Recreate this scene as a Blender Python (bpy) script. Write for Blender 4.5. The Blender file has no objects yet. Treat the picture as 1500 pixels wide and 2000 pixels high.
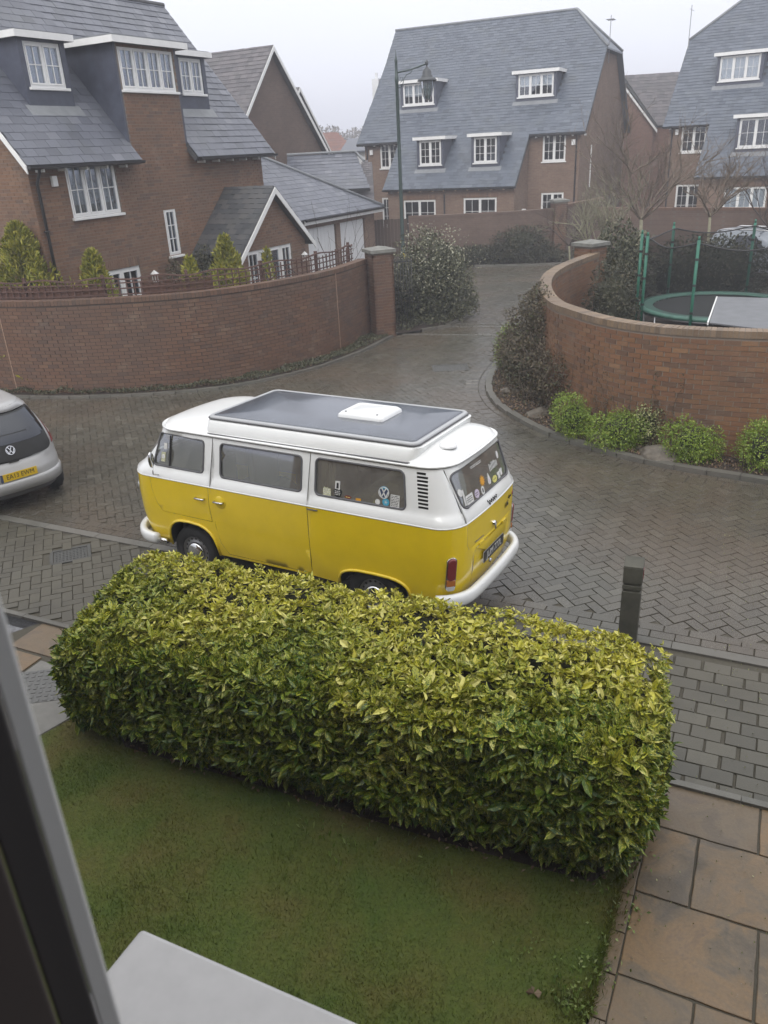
import bpy, bmesh, math, random
import numpy as np
from mathutils import Vector, Matrix, noise
from mathutils.geometry import delaunay_2d_cdt
PI = math.pi
random.seed(7); RNG = np.random.default_rng(7)
SC = bpy.context.scene
COL = SC.collection

# ---------------------------------------------------------------- camera, sky, sun, exposure
cam_data = bpy.data.cameras.new('camera')
cam = bpy.data.objects.new('camera', cam_data); COL.objects.link(cam); SC.camera = cam
PITCH, ROLL, CAMH = 0.42626, -0.0534, 4.53
fw = Vector((0, math.cos(PITCH), -math.sin(PITCH)))
r0 = Vector((1, 0, 0)); u0 = Vector((0, math.sin(PITCH), math.cos(PITCH)))
rt = r0 * math.cos(ROLL) + u0 * math.sin(ROLL); up = -r0 * math.sin(ROLL) + u0 * math.cos(ROLL)
m3 = Matrix((rt, up, -fw)).transposed()
cam.matrix_world = Matrix.Translation((0, 0, CAMH)) @ m3.to_4x4()
cam_data.sensor_fit = 'HORIZONTAL'; cam_data.sensor_width = 36.0
cam_data.lens = 1560.0 / 1500.0 * 36.0
cam_data.clip_start = 0.02; cam_data.clip_end = 2000
cam_data.dof.use_dof = True; cam_data.dof.focus_distance = 9.0; cam_data.dof.aperture_fstop = 9.0

world = bpy.data.worlds.new('World'); SC.world = world; world.use_nodes = True
wn, wl = world.node_tree.nodes, world.node_tree.links
wn.clear()
SUN_EL, SUN_ROT = math.radians(38), math.radians(200)
sky = wn.new('ShaderNodeTexSky'); sky.sky_type = 'NISHITA'; sky.sun_disc = False
sky.sun_elevation = SUN_EL; sky.sun_rotation = SUN_ROT; sky.dust_density = 4.0; sky.air_density = 1.2
hs = wn.new('ShaderNodeHueSaturation'); hs.inputs['Saturation'].default_value = 0.25
bg1 = wn.new('ShaderNodeBackground'); bg1.inputs['Strength'].default_value = 0.05
tc = wn.new('ShaderNodeTexCoord'); sx = wn.new('ShaderNodeSeparateXYZ')
ramp = wn.new('ShaderNodeValToRGB')                       # even overcast: paler and brighter towards the zenith all round
ramp.color_ramp.elements[0].position = 0.0; ramp.color_ramp.elements[0].color = (0.43, 0.44, 0.505, 1)
ramp.color_ramp.elements[1].position = 1.0; ramp.color_ramp.elements[1].color = (1.25, 1.24, 1.22, 1)
e = ramp.color_ramp.elements.new(0.35); e.color = (0.52, 0.53, 0.59, 1)
nz = wn.new('ShaderNodeTexNoise'); nz.inputs['Scale'].default_value = 1.6; nz.inputs['Detail'].default_value = 3
mxn = wn.new('ShaderNodeMixRGB'); mxn.blend_type = 'OVERLAY'; mxn.inputs[0].default_value = 0.10
bg2 = wn.new('ShaderNodeBackground'); bg2.inputs['Strength'].default_value = 1.15
add = wn.new('ShaderNodeAddShader'); wo = wn.new('ShaderNodeOutputWorld')
wl.new(sky.outputs[0], hs.inputs['Color']); wl.new(hs.outputs[0], bg1.inputs[0])
wl.new(tc.outputs['Generated'], sx.inputs[0]); wl.new(sx.outputs[2], ramp.inputs[0])
wl.new(tc.outputs['Generated'], nz.inputs[0])
wl.new(ramp.outputs[0], mxn.inputs[1]); wl.new(nz.outputs['Fac'], mxn.inputs[2]); wl.new(mxn.outputs[0], bg2.inputs[0])
wl.new(bg1.outputs[0], add.inputs[0]); wl.new(bg2.outputs[0], add.inputs[1]); wl.new(add.outputs[0], wo.inputs[0])

sun_d = bpy.data.lights.new('sun', 'SUN'); sun_d.energy = 0.6; sun_d.angle = math.radians(25); sun_d.color = (1, .97, .93)
sun = bpy.data.objects.new('sun', sun_d); COL.objects.link(sun)
sd = Vector((math.sin(SUN_ROT) * math.cos(SUN_EL), math.cos(SUN_ROT) * math.cos(SUN_EL), math.sin(SUN_EL)))
sun.rotation_euler = sd.to_track_quat('Z', 'Y').to_euler()
SC.view_settings.view_transform = 'Standard'; SC.view_settings.look = 'None'
SC.view_settings.exposure = 0.5; SC.view_settings.gamma = 1.0; SC.view_settings.use_curve_mapping = False
SC.render.engine = 'CYCLES'
SC.cycles.max_bounces = 7; SC.cycles.diffuse_bounces = 3; SC.cycles.glossy_bounces = 3
SC.cycles.transparent_max_bounces = 12; SC.cycles.volume_bounces = 0; SC.cycles.transmission_bounces = 4
SC.cycles.use_denoising = True
SC.cycles.volume_step_rate = 4

# ---------------------------------------------------------------- material helpers
MATS = {}
class NT:
    def __init__(s, name):
        s.m = bpy.data.materials.new(name); s.m.use_nodes = True
        s.n = s.m.node_tree.nodes; s.l = s.m.node_tree.links; s.n.clear()
        s.out = s.n.new('ShaderNodeOutputMaterial'); s.p = s.n.new('ShaderNodeBsdfPrincipled')
        s.l.new(s.p.outputs[0], s.out.inputs[0]); MATS[name] = s.m
    def new(s, t, **k):
        n = s.n.new('ShaderNode' + t)
        for a, b in k.items(): setattr(n, a, b)
        return n
    def set(s, node, inp, v):
        if isinstance(v, bpy.types.NodeSocket): s.l.new(v, node.inputs[inp])
        else: node.inputs[inp].default_value = v
    def P(s, inp, v): s.set(s.p, inp, v)
    def coord(s, kind='Object'):
        if kind == 'World': return s.new('NewGeometry').outputs['Position']
        return s.new('TexCoord').outputs[kind]
    def noise(s, scale, detail=4, rough=.55, vec=None, dist=0):
        n = s.new('TexNoise'); n.inputs['Scale'].default_value = scale; n.inputs['Detail'].default_value = detail
        n.inputs['Roughness'].default_value = rough; n.inputs['Distortion'].default_value = dist
        if vec is not None: s.l.new(vec, n.inputs['Vector'])
        return n.outputs['Fac']
    def ramp(s, fac, stops):
        r = s.new('ValToRGB'); cr = r.color_ramp
        while len(cr.elements) < len(stops): cr.elements.new(.5)
        for e, (p, c) in zip(cr.elements, stops):
            e.position = p; e.color = (*c, 1) if len(c) == 3 else c
        s.l.new(fac, r.inputs[0]); return r.outputs[0]
    def mix(s, f, a, b, mode='MIX'):
        n = s.new('MixRGB', blend_type=mode)
        for i, v in enumerate((f, a, b)):
            if isinstance(v, bpy.types.NodeSocket): s.l.new(v, n.inputs[i])
            else: n.inputs[i].default_value = v if i == 0 else (*v, 1)
        return n.outputs[0]
    def math(s, op, a, b=0.0):
        n = s.new('Math', operation=op)
        for i, v in enumerate((a, b)):
            if isinstance(v, bpy.types.NodeSocket): s.l.new(v, n.inputs[i])
            else: n.inputs[i].default_value = v
        return n.outputs[0]
    def rnd(s):          # one number per loose piece and per object
        g = s.new('NewGeometry').outputs['Random Per Island']; o = s.new('ObjectInfo').outputs['Random']
        return s.math('FRACT', s.math('ADD', g, o))
    def bump(s, h, strength=.3, dist=.01):
        b = s.new('Bump'); b.inputs['Strength'].default_value = strength; b.inputs['Distance'].default_value = dist
        s.l.new(h, b.inputs['Height']); s.l.new(b.outputs[0], s.p.inputs['Normal'])

def M(name): return MATS[name]
def simple(name, col, rough=.5, metal=0, spec=.5, nscale=0, namt=.15, bump=0, coat=0):
    t = NT(name); c = col
    if nscale:
        v = t.coord(); f = t.noise(nscale, 5, .6, v)
        lo = tuple(x * (1 - namt) for x in col); hi = tuple(min(1, x * (1 + namt)) for x in col)
        t.P('Base Color', t.ramp(f, [(.3, lo), (.7, hi)]))
        if bump: t.bump(f, bump, .004)
    else: t.P('Base Color', (*col, 1))
    t.P('Roughness', rough); t.P('Metallic', metal); t.P('Specular IOR Level', spec)
    if coat: t.P('Coat Weight', coat); t.P('Coat Roughness', .05)
    return t.m

# --- masonry
def brick_island(name, stops, rough=.85):
    t = NT(name); r = t.rnd(); w = t.coord('World')
    big = t.noise(.9, 3, .5, w); fine = t.noise(60, 4, .7, w)
    c = t.ramp(r, stops)
    c = t.mix(t.math('MULTIPLY', t.ramp(big, [(.35, (0, 0, 0)), (.7, (1, 1, 1))]), .45), c, (.075, .06, .05))
    c = t.mix(.5, c, t.ramp(fine, [(.25, (.35, .3, .28)), (.75, (.75, .7, .68))]), 'OVERLAY')
    ef = t.noise(2.3, 5, .7, w); c = t.mix(t.math('MULTIPLY', t.ramp(ef, [(.56, (0, 0, 0)), (.74, (1, 1, 1))]), .35), c, (.25, .2, .155))
    t.P('Base Color', c); t.P('Roughness', rough); t.bump(fine, .6, .004)
    return t.m
brick_island('brick_garden', [(0, (.15, .075, .035)), (.35, (.185, .098, .046)), (.7, (.165, .08, .038)), (.9, (.105, .062, .038)), (1, (.22, .125, .062))], .7)
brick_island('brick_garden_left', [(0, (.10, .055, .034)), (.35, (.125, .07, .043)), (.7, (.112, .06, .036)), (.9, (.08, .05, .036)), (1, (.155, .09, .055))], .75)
brick_island('brick_house', [(0, (.155, .09, .055)), (.35, (.19, .115, .072)), (.7, (.168, .095, .058)), (.9, (.12, .08, .06)), (1, (.225, .145, .09))])
brick_island('brick_coping', [(0, (.17, .12, .075)), (.4, (.2, .15, .095)), (.8, (.13, .10, .07)), (1, (.24, .18, .12))], .6)
def mortar(name, col):
    t = NT(name); w = t.coord('World'); f = t.noise(40, 4, .7, w); t.P('Base Color', t.ramp(f, [(.3, tuple(x * .75 for x in col)), (.7, col)])); t.P('Roughness', .95)
mortar('mortar', (.21, .175, .145)); mortar('mortar_dark', (.075, .055, .044)); mortar('joint_buff', (.30, .20, .14))
def brick_far(name, c1, c2, mor):
    t = NT(name); v = t.coord('Object'); s = t.new('SeparateXYZ'); t.l.new(v, s.inputs[0])
    cmb = t.new('CombineXYZ'); t.l.new(t.math('ADD', s.outputs[0], s.outputs[1]), cmb.inputs[0]); t.l.new(s.outputs[2], cmb.inputs[1])
    b = t.new('TexBrick'); t.l.new(cmb.outputs[0], b.inputs['Vector'])
    b.inputs['Color1'].default_value = (*c1, 1); b.inputs['Color2'].default_value = (*c2, 1); b.inputs['Mortar'].default_value = (*mor, 1)
    b.inputs['Scale'].default_value = 1; b.inputs['Brick Width'].default_value = .225; b.inputs['Row Height'].default_value = .075; b.inputs['Mortar Size'].default_value = .006
    n = t.noise(.8, 4, .6, v); n2 = t.noise(9, 4, .7, v)
    c = t.mix(t.math('MULTIPLY', t.ramp(n, [(.35, (0, 0, 0)), (.75, (1, 1, 1))]), .5), b.outputs[0], tuple(x * .6 for x in c1))
    c = t.mix(.35, c, t.ramp(n2, [(.3, (.35, .33, .32)), (.7, (.65, .63, .6))]), 'OVERLAY')
    t.P('Base Color', c); t.P('Roughness', .9); t.bump(b.outputs['Fac'], -.4, .006)
brick_far('brick_far', (.155, .095, .066), (.195, .13, .09), (.18, .15, .125))
brick_far('brick_far_red', (.18, .09, .062), (.22, .12, .082), (.18, .15, .125))
brick_far('brick_far_dark', (.105, .07, .055), (.13, .088, .068), (.12, .1, .085))
# --- slate
def slate(name, stops, rough=.34):
    t = NT(name); r = t.rnd(); w = t.coord('World'); fine = t.noise(25, 5, .65, w); big = t.noise(1.1, 4, .6, w)
    c = t.ramp(r, stops)
    c = t.mix(.5, c, t.ramp(fine, [(.3, (.38, .38, .38)), (.7, (.62, .62, .62))]), 'OVERLAY')
    c = t.mix(t.math('MULTIPLY', t.ramp(big, [(.5, (0, 0, 0)), (.8, (1, 1, 1))]), .3), c, (.075, .082, .062))
    t.P('Base Color', c); t.P('Roughness', t.math('ADD', t.math('MULTIPLY', fine, .3), rough - .12)); t.bump(fine, .35, .004)
slate('slate', [(0, (.066, .072, .092)), (.5, (.104, .112, .138)), (.85, (.085, .092, .115)), (1, (.138, .145, .17))], .38)
slate('slate_blue', [(0, (.048, .060, .082)), (.5, (.082, .098, .126)), (.85, (.065, .08, .105)), (1, (.096, .113, .142))], .45)
slate('slate_dark', [(0, (.035, .038, .042)), (.5, (.05, .052, .056)), (1, (.07, .068, .068))], .5)
slate('tile_brown', [(0, (.062, .058, .064)), (.5, (.085, .078, .084)), (1, (.11, .10, .105))], .55)
slate('tile_red', [(0, (.15, .075, .06)), (.5, (.18, .09, .07)), (1, (.14, .08, .07))], .7)
simple('slate_hung', (.055, .062, .088), .45, nscale=3, namt=.25)
simple('lead', (.17, .18, .19), .5, nscale=5, namt=.15)
simple('white_paint', (.70, .70, .69), .4, nscale=4, namt=.06)
simple('white_wall', (.62, .63, .64), .6, nscale=2, namt=.06)
simple('black_pipe', (.022, .022, .024), .35)
simple('dark_room', (.022, .02, .019), .9)
simple('curtain', (.52, .52, .54), .9, nscale=9, namt=.1)
def curtain():
    t = NT('net_curtain'); v = t.coord('World'); w = t.new('TexWave'); w.inputs['Scale'].default_value = 6; w.inputs['Distortion'].default_value = 2
    t.l.new(v, w.inputs[0]); t.P('Base Color', t.ramp(w.outputs['Fac'], [(.2, (.74, .75, .77)), (.8, (.86, .86, .87))])); t.P('Roughness', .95)
curtain()
def glass(name, tint=(.75, .8, .84), refl=.12, rough=.02, refl_veil=0):
    t = NT(name); t.n.remove(t.p)
    tr = t.new('BsdfTransparent'); tr.inputs[0].default_value = (*tint, 1)
    gl = t.new('BsdfGlossy'); gl.inputs['Roughness'].default_value = rough; gl.inputs[0].default_value = (.9, .93, 1, 1)
    lw = t.new('LayerWeight'); lw.inputs[0].default_value = .35
    f = t.math('MINIMUM', t.math('ADD', t.math('MULTIPLY', lw.outputs['Fresnel'], .8), refl), .85)
    mx = t.new('MixShader'); t.l.new(f, mx.inputs[0]); t.l.new(tr.outputs[0], mx.inputs[1]); t.l.new(gl.outputs[0], mx.inputs[2])
    if refl_veil:                                   # pale diffuse veil painted in for grey reflections on the panes
        df = t.new('BsdfDiffuse'); df.inputs[0].default_value = (.55, .55, .5, 1); m2 = t.new('MixShader'); t.l.new(t.math('MULTIPLY', t.ramp(t.noise(5, 4, .6, t.coord()), [(.3, (.55,) * 3), (.7, (1.3,) * 3)]), refl_veil), m2.inputs[0]); t.l.new(mx.outputs[0], m2.inputs[1]); t.l.new(df.outputs[0], m2.inputs[2]); mx = m2
    t.l.new(mx.outputs[0], t.out.inputs[0])
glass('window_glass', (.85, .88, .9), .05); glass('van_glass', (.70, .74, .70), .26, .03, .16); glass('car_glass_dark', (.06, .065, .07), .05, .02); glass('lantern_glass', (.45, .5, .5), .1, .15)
# --- ground
def paver(name, stops, warm, wetlo=.11):
    t = NT(name); r = t.rnd(); w = t.coord('World'); fine = t.noise(90, 4, .75, w); big = t.noise(.38, 3, .5, w); mid = t.noise(2.2, 4, .6, w)
    c = t.ramp(r, stops)
    wf = t.ramp(big, [(.42, (0, 0, 0)), (.62, (1, 1, 1))])
    c = t.mix(t.math('MULTIPLY', wf, .75), c, warm)
    c = t.mix(.55, c, t.ramp(fine, [(.3, (.32, .32, .32)), (.68, (.68, .68, .67))]), 'OVERLAY')
    sp = t.new('TexVoronoi'); sp.inputs['Scale'].default_value = 38; t.l.new(w, sp.inputs[0])       # pale lichen spots and grit
    spm = t.math('MULTIPLY', t.ramp(sp.outputs['Distance'], [(.05, (1, 1, 1)), (.10, (0, 0, 0))]), t.ramp(mid, [(.52, (0, 0, 0)), (.66, (1, 1, 1))]))
    c = t.mix(t.math('MULTIPLY', spm, .55), c, (.34, .33, .29))
    t.P('Base Color', c)
    t.P('Roughness', t.ramp(t.mix(.4, t.mix(.5, mid, big), fine), [(.3, (wetlo,) * 3), (.65, (wetlo + .26,) * 3)]))
    st = t.noise(1.1, 5, .65, w); c = t.mix(t.math('MULTIPLY', t.ramp(st, [(.48, (0, 0, 0)), (.68, (1, 1, 1))]), .4), c, (.035, .032, .026)); t.P('Base Color', c)
    t.P('Specular IOR Level', .5); t.bump(fine, .4, .004)
paver('paver_road', [(0, (.060, .057, .045)), (.3, (.080, .076, .060)), (.7, (.072, .069, .055)), (1, (.104, .099, .080))], (.088, .069, .050))
paver('paver_footway', [(0, (.054, .051, .038)), (.5, (.070, .065, .048)), (1, (.092, .086, .064))], (.075, .066, .046), .3)
paver('kerb_stone', [(0, (.105, .105, .09)), (1, (.135, .13, .112))], (.12, .11, .095), .35)
mortar('joint_sand', (.078, .070, .052))
def flag():
    t = NT('sandstone'); r = t.rnd(); w = t.coord('World'); fine = t.noise(50, 5, .7, w); band = t.noise(2.2, 6, .68, w, 1.2); mid = t.noise(5, 4, .6, w)
    a = t.ramp(band, [(.28, (.068, .056, .040)), (.42, (.115, .088, .056)), (.56, (.19, .12, .056)), (.70, (.10, .072, .050))])
    b = t.ramp(band, [(.3, (.078, .058, .042)), (.48, (.13, .10, .064)), (.72, (.075, .06, .045))])
    c = t.mix(r, a, b); c = t.mix(.5, c, t.ramp(fine, [(.3, (.36, .36, .36)), (.7, (.64, .64, .64))]), 'OVERLAY')
    sp = t.new('TexVoronoi'); sp.inputs['Scale'].default_value = 26; t.l.new(w, sp.inputs[0])
    spm = t.math('MULTIPLY', t.ramp(sp.outputs['Distance'], [(.05, (1, 1, 1)), (.09, (0, 0, 0))]), t.ramp(mid, [(.5, (0, 0, 0)), (.62, (1, 1, 1))]))
    c = t.mix(t.math('MULTIPLY', spm, .5), c, (.3, .29, .26))
    t.P('Base Color', c); t.P('Roughness', t.ramp(mid, [(.3, (.3,) * 3), (.7, (.55,) * 3)])); t.bump(t.mix(.5, band, fine), .35, .01)
flag()
simple('concrete', (.17, .165, .15), .6, nscale=8, namt=.15, bump=.2)
simple('soil', (.042, .03, .022), .95, nscale=14, namt=.5, bump=.8)
simple('earth', (.10, .10, .075), .95, nscale=3, namt=.3)
simple('gravel_grey', (.15, .15, .16), .8, nscale=30, namt=.4)
def rock():
    t = NT('rock'); v = t.coord(); a = t.noise(6, 5, .65, v); t.P('Base Color', t.ramp(a, [(.3, (.075, .065, .05)), (.55, (.13, .112, .088)), (.75, (.17, .15, .125))])); t.P('Roughness', .6); t.bump(a, .6, .02)
rock()
def lawn():
    t = NT('turf'); w = t.coord('World'); a = t.noise(1.5, 4, .6, w); b = t.noise(45, 4, .7, w)
    c = t.ramp(a, [(.3, (.050, .086, .010)), (.5, (.072, .090, .013)), (.7, (.098, .086, .020))])
    c = t.mix(.6, c, t.ramp(b, [(.3, (.25, .25, .25)), (.7, (.7, .7, .7))]), 'OVERLAY'); t.P('Base Color', c); t.P('Roughness', .95); t.bump(b, .6, .01)
    t = NT('grass_blade'); w = t.coord('World'); a = t.noise(1.5, 4, .6, w); r = t.new('NewGeometry').outputs['Random Per Island']
    c = t.ramp(a, [(.3, (.070, .118, .014)), (.5, (.10, .122, .018)), (.7, (.135, .115, .028))])
    c = t.mix(.75, c, t.ramp(r, [(0, (.3, .3, .3)), (1, (.68, .68, .6))]), 'OVERLAY'); t.P('Base Color', c); t.P('Roughness', .7); t.P('Specular IOR Level', .25)
lawn()
# --- foliage: colour varies per leaf
def leafmat(name, stops, rough=.4, spec=.5, trans=.15, dark=.0):
    t = NT(name); r = t.rnd(); c = t.ramp(r, stops)
    w = t.coord('World'); cl = t.noise(2.4, 3, .6, w)
    c = t.mix(.5, c, t.ramp(cl, [(.3, (.34, .36, .34)), (.7, (.64, .62, .56))]), 'OVERLAY')
    t.P('Base Color', c); t.P('Roughness', rough); t.P('Specular IOR Level', spec)
    return t
leafmat('leaf_box', [(0, (.09, .15, .012)), (.5, (.15, .23, .022)), (.85, (.22, .30, .035)), (1, (.30, .34, .07))])
leafmat('leaf_variegated', [(0, (.11, .14, .05)), (.5, (.26, .28, .12)), (.9, (.40, .38, .2)), (1, (.2, .22, .1))])
leafmat('leaf_conifer', [(0, (.12, .14, .014)), (.5, (.22, .22, .025)), (1, (.32, .29, .04))], .6)
leafmat('leaf_bush', [(0, (.028, .034, .014)), (.5, (.052, .056, .026)), (.8, (.085, .085, .045)), (1, (.15, .145, .09))], .5)
leafmat('leaf_pale', [(0, (.16, .17, .12)), (.5, (.26, .26, .19)), (1, (.36, .35, .28))], .6)
leafmat('leaf_dark', [(0, (.022, .026, .012)), (.5, (.04, .042, .02)), (1, (.065, .055, .028))], .6)
leafmat('leaf_ivy', [(0, (.04, .033, .018)), (.5, (.065, .052, .028)), (.85, (.10, .075, .045)), (1, (.05, .07, .022))], .6)
leafmat('leaf_dead', [(0, (.10, .06, .035)), (.5, (.17, .11, .07)), (1, (.24, .18, .12))], .8)
leafmat('leaf_weed', [(0, (.08, .13, .02)), (.5, (.14, .20, .04)), (1, (.24, .28, .11))], .5)
leafmat('leaf_far', [(0, (.10, .09, .08)), (.5, (.14, .12, .105)), (1, (.18, .155, .13))], .9)
simple('bark', (.085, .068, .05), .9, nscale=20, namt=.3); simple('twig', (.145, .115, .088), .85, nscale=9, namt=.3); simple('twig_dark', (.05, .036, .028), .85)
simple('bark_green', (.2, .19, .13), .85, nscale=9, namt=.3)
def laurel():
    t = NT('leaf_laurel')                     # spotted laurel: green blade, yellow spots, paler midrib; a few leaves nearly all yellow
    uv = t.coord('UV'); r = t.rnd(); w = t.coord('World')
    att = t.new('Attribute'); att.attribute_name = 'gold'; gold = att.outputs['Fac']
    g = t.ramp(r, [(0, (.022, .06, .008)), (.3, (.045, .105, .012)), (.6, (.095, .16, .016)), (.85, (.18, .23, .02)), (1, (.055, .09, .014))])
    vv = t.new('VectorMath', operation='ADD'); t.l.new(uv, vv.inputs[0]); cb = t.new('CombineXYZ'); t.l.new(t.math('MULTIPLY', r, 37.0), cb.inputs[0]); t.l.new(t.math('MULTIPLY', r, 11.0), cb.inputs[2]); t.l.new(cb.outputs[0], vv.inputs[1])
    sp = t.noise(7.5, 2, .6, vv.outputs[0])
    thr = t.math('SUBTRACT', .60, t.math('MULTIPLY', gold, .22))
    spot = t.math('MULTIPLY', t.math('GREATER_THAN', sp, thr), .85)
    y = t.ramp(r, [(0, (.36, .37, .035)), (.5, (.54, .50, .05)), (1, (.64, .60, .20))])
    c = t.mix(spot, g, y)
    s = t.new('SeparateXYZ'); t.l.new(uv, s.inputs[0])
    rib = t.math('LESS_THAN', t.math('ABSOLUTE', t.math('SUBTRACT', s.outputs[1], .5)), .035)
    c = t.mix(t.math('MULTIPLY', rib, .35), c, (.22, .26, .06))
    full = t.math('GREATER_THAN', t.math('ADD', gold, t.math('MULTIPLY', r, .5)), 1.02)
    c = t.mix(t.math('MULTIPLY', full, .8), c, y)
    t.P('Base Color', c); t.P('Roughness', .34); t.P('Specular IOR Level', .4)
    t.P('Transmission Weight', 0.0)
laurel()
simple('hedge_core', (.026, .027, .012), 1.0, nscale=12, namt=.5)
# --- vehicles and objects
def paint(name, col, rough=.25, dirt=.12, coat=.5):
    t = NT(name); v = t.coord(); n = t.noise(2.5, 5, .6, v)
    t.P('Base Color', t.ramp(n, [(.3, tuple(x * (1 - dirt) for x in col)), (.7, col)])); t.P('Roughness', rough)
    t.P('Coat Weight', coat); t.P('Coat Roughness', .08)
    t.bump(t.noise(220, 2, .5, v), .03, .001)
paint('van_yellow', (.84, .61, .014), .22, .12, .8); paint('van_white', (.76, .77, .76), .3, .05); paint('pop_panel', (.088, .10, .122), .16, .35, .3)
paint('car_silver', (.36, .36, .36), .35, .08); paint('car_silver_blue', (.30, .33, .37), .3, .08)
simple('car_grille', (.018, .018, .018), .6); simple('rubber', (.02, .02, .021), .55); simple('rubber_grey', (.10, .10, .105), .5)
simple('chrome', (.62, .62, .62), .14, 1.0); simple('steel', (.32, .32, .33), .35, .9); simple('tyre', (.022, .022, .022), .8, nscale=12, namt=.3)
simple('tail_red', (.19, .028, .03), .25, coat=.4); simple('tail_amber', (.42, .14, .03), .2); simple('tail_white', (.5, .5, .5), .2)
simple('skylight_white', (.72, .73, .73), .3); simple('plate_yellow', (.62, .42, .02), .4); simple('plate_black', (.02, .02, .02), .4); simple('ink_black', (.012, .012, .012), .5)
simple('silver_print', (.62, .62, .6), .5); simple('sticker_white', (.62, .62, .6), .5, nscale=30, namt=.2); simple('sticker_blue', (.06, .33, .48), .5); simple('sticker_orange', (.62, .30, .03), .5)
simple('sticker_yellow', (.62, .58, .18), .5); simple('sticker_lilac', (.55, .48, .58), .5); simple('sticker_cream', (.5, .5, .34), .6, nscale=60, namt=.5); simple('sticker_navy', (.04, .06, .12), .5)
simple('cushion', (.36, .32, .2), .9, nscale=5, namt=.2); simple('cushion_dark', (.06, .055, .045), .9); simple('van_trim', (.3, .29, .26), .9)
simple('post_wood', (.07, .068, .052), .75, nscale=6, namt=.35, bump=.3); simple('trellis_wood', (.085, .045, .035), .8, nscale=8, namt=.3); simple('screen_wood', (.12, .06, .042), .85, nscale=18, namt=.4)
simple('lamp_green', (.035, .055, .05), .5); simple('lamp_top', (.05, .055, .06), .5); simple('yellow_tape', (.55, .42, .03), .6)
simple('tramp_green', (.02, .13, .085), .5, nscale=6, namt=.2); simple('tramp_pad', (.05, .13, .10), .5, nscale=5, namt=.25); simple('tramp_mat', (.02, .022, .022), .8)
simple('table_grey', (.13, .135, .145), .6, nscale=4, namt=.15); simple('ply', (.17, .10, .05), .8, nscale=3, namt=.2); simple('wood_dark', (.06, .04, .03), .8)
simple('cap_stone', (.15, .15, .135), .7, nscale=7, namt=.25, bump=.3); simple('iron_cover', (.06, .06, .055), .6, nscale=20, namt=.2); simple('cover_grey', (.115, .115, .11), .55, nscale=20, namt=.15)
simple('ledge_white', (.44, .44, .44), .55, nscale=18, namt=.05); simple('frame_grey', (.72, .72, .70), .5); simple('frame_shade', (.07, .065, .065), .6); simple('reveal_brown_shade', (.085, .07, .066), .7); simple('rim_grey', (.40, .41, .42), .35)  # gasket and reveal colours are darkened to carry the indoor shade
simple('hills_far', (.12, .12, .13), 1.0)
def netmat():
    t = NT('net_mesh'); t.n.remove(t.p); tr = t.new('BsdfTransparent'); tr.inputs[0].default_value = (1, 1, 1, 1)
    d = t.new('BsdfDiffuse'); d.inputs[0].default_value = (.018, .02, .02, 1); mx = t.new('MixShader'); mx.inputs[0].default_value = .34
    t.l.new(tr.outputs[0], mx.inputs[1]); t.l.new(d.outputs[0], mx.inputs[2]); t.l.new(mx.outputs[0], t.out.inputs[0])
netmat()
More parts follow.
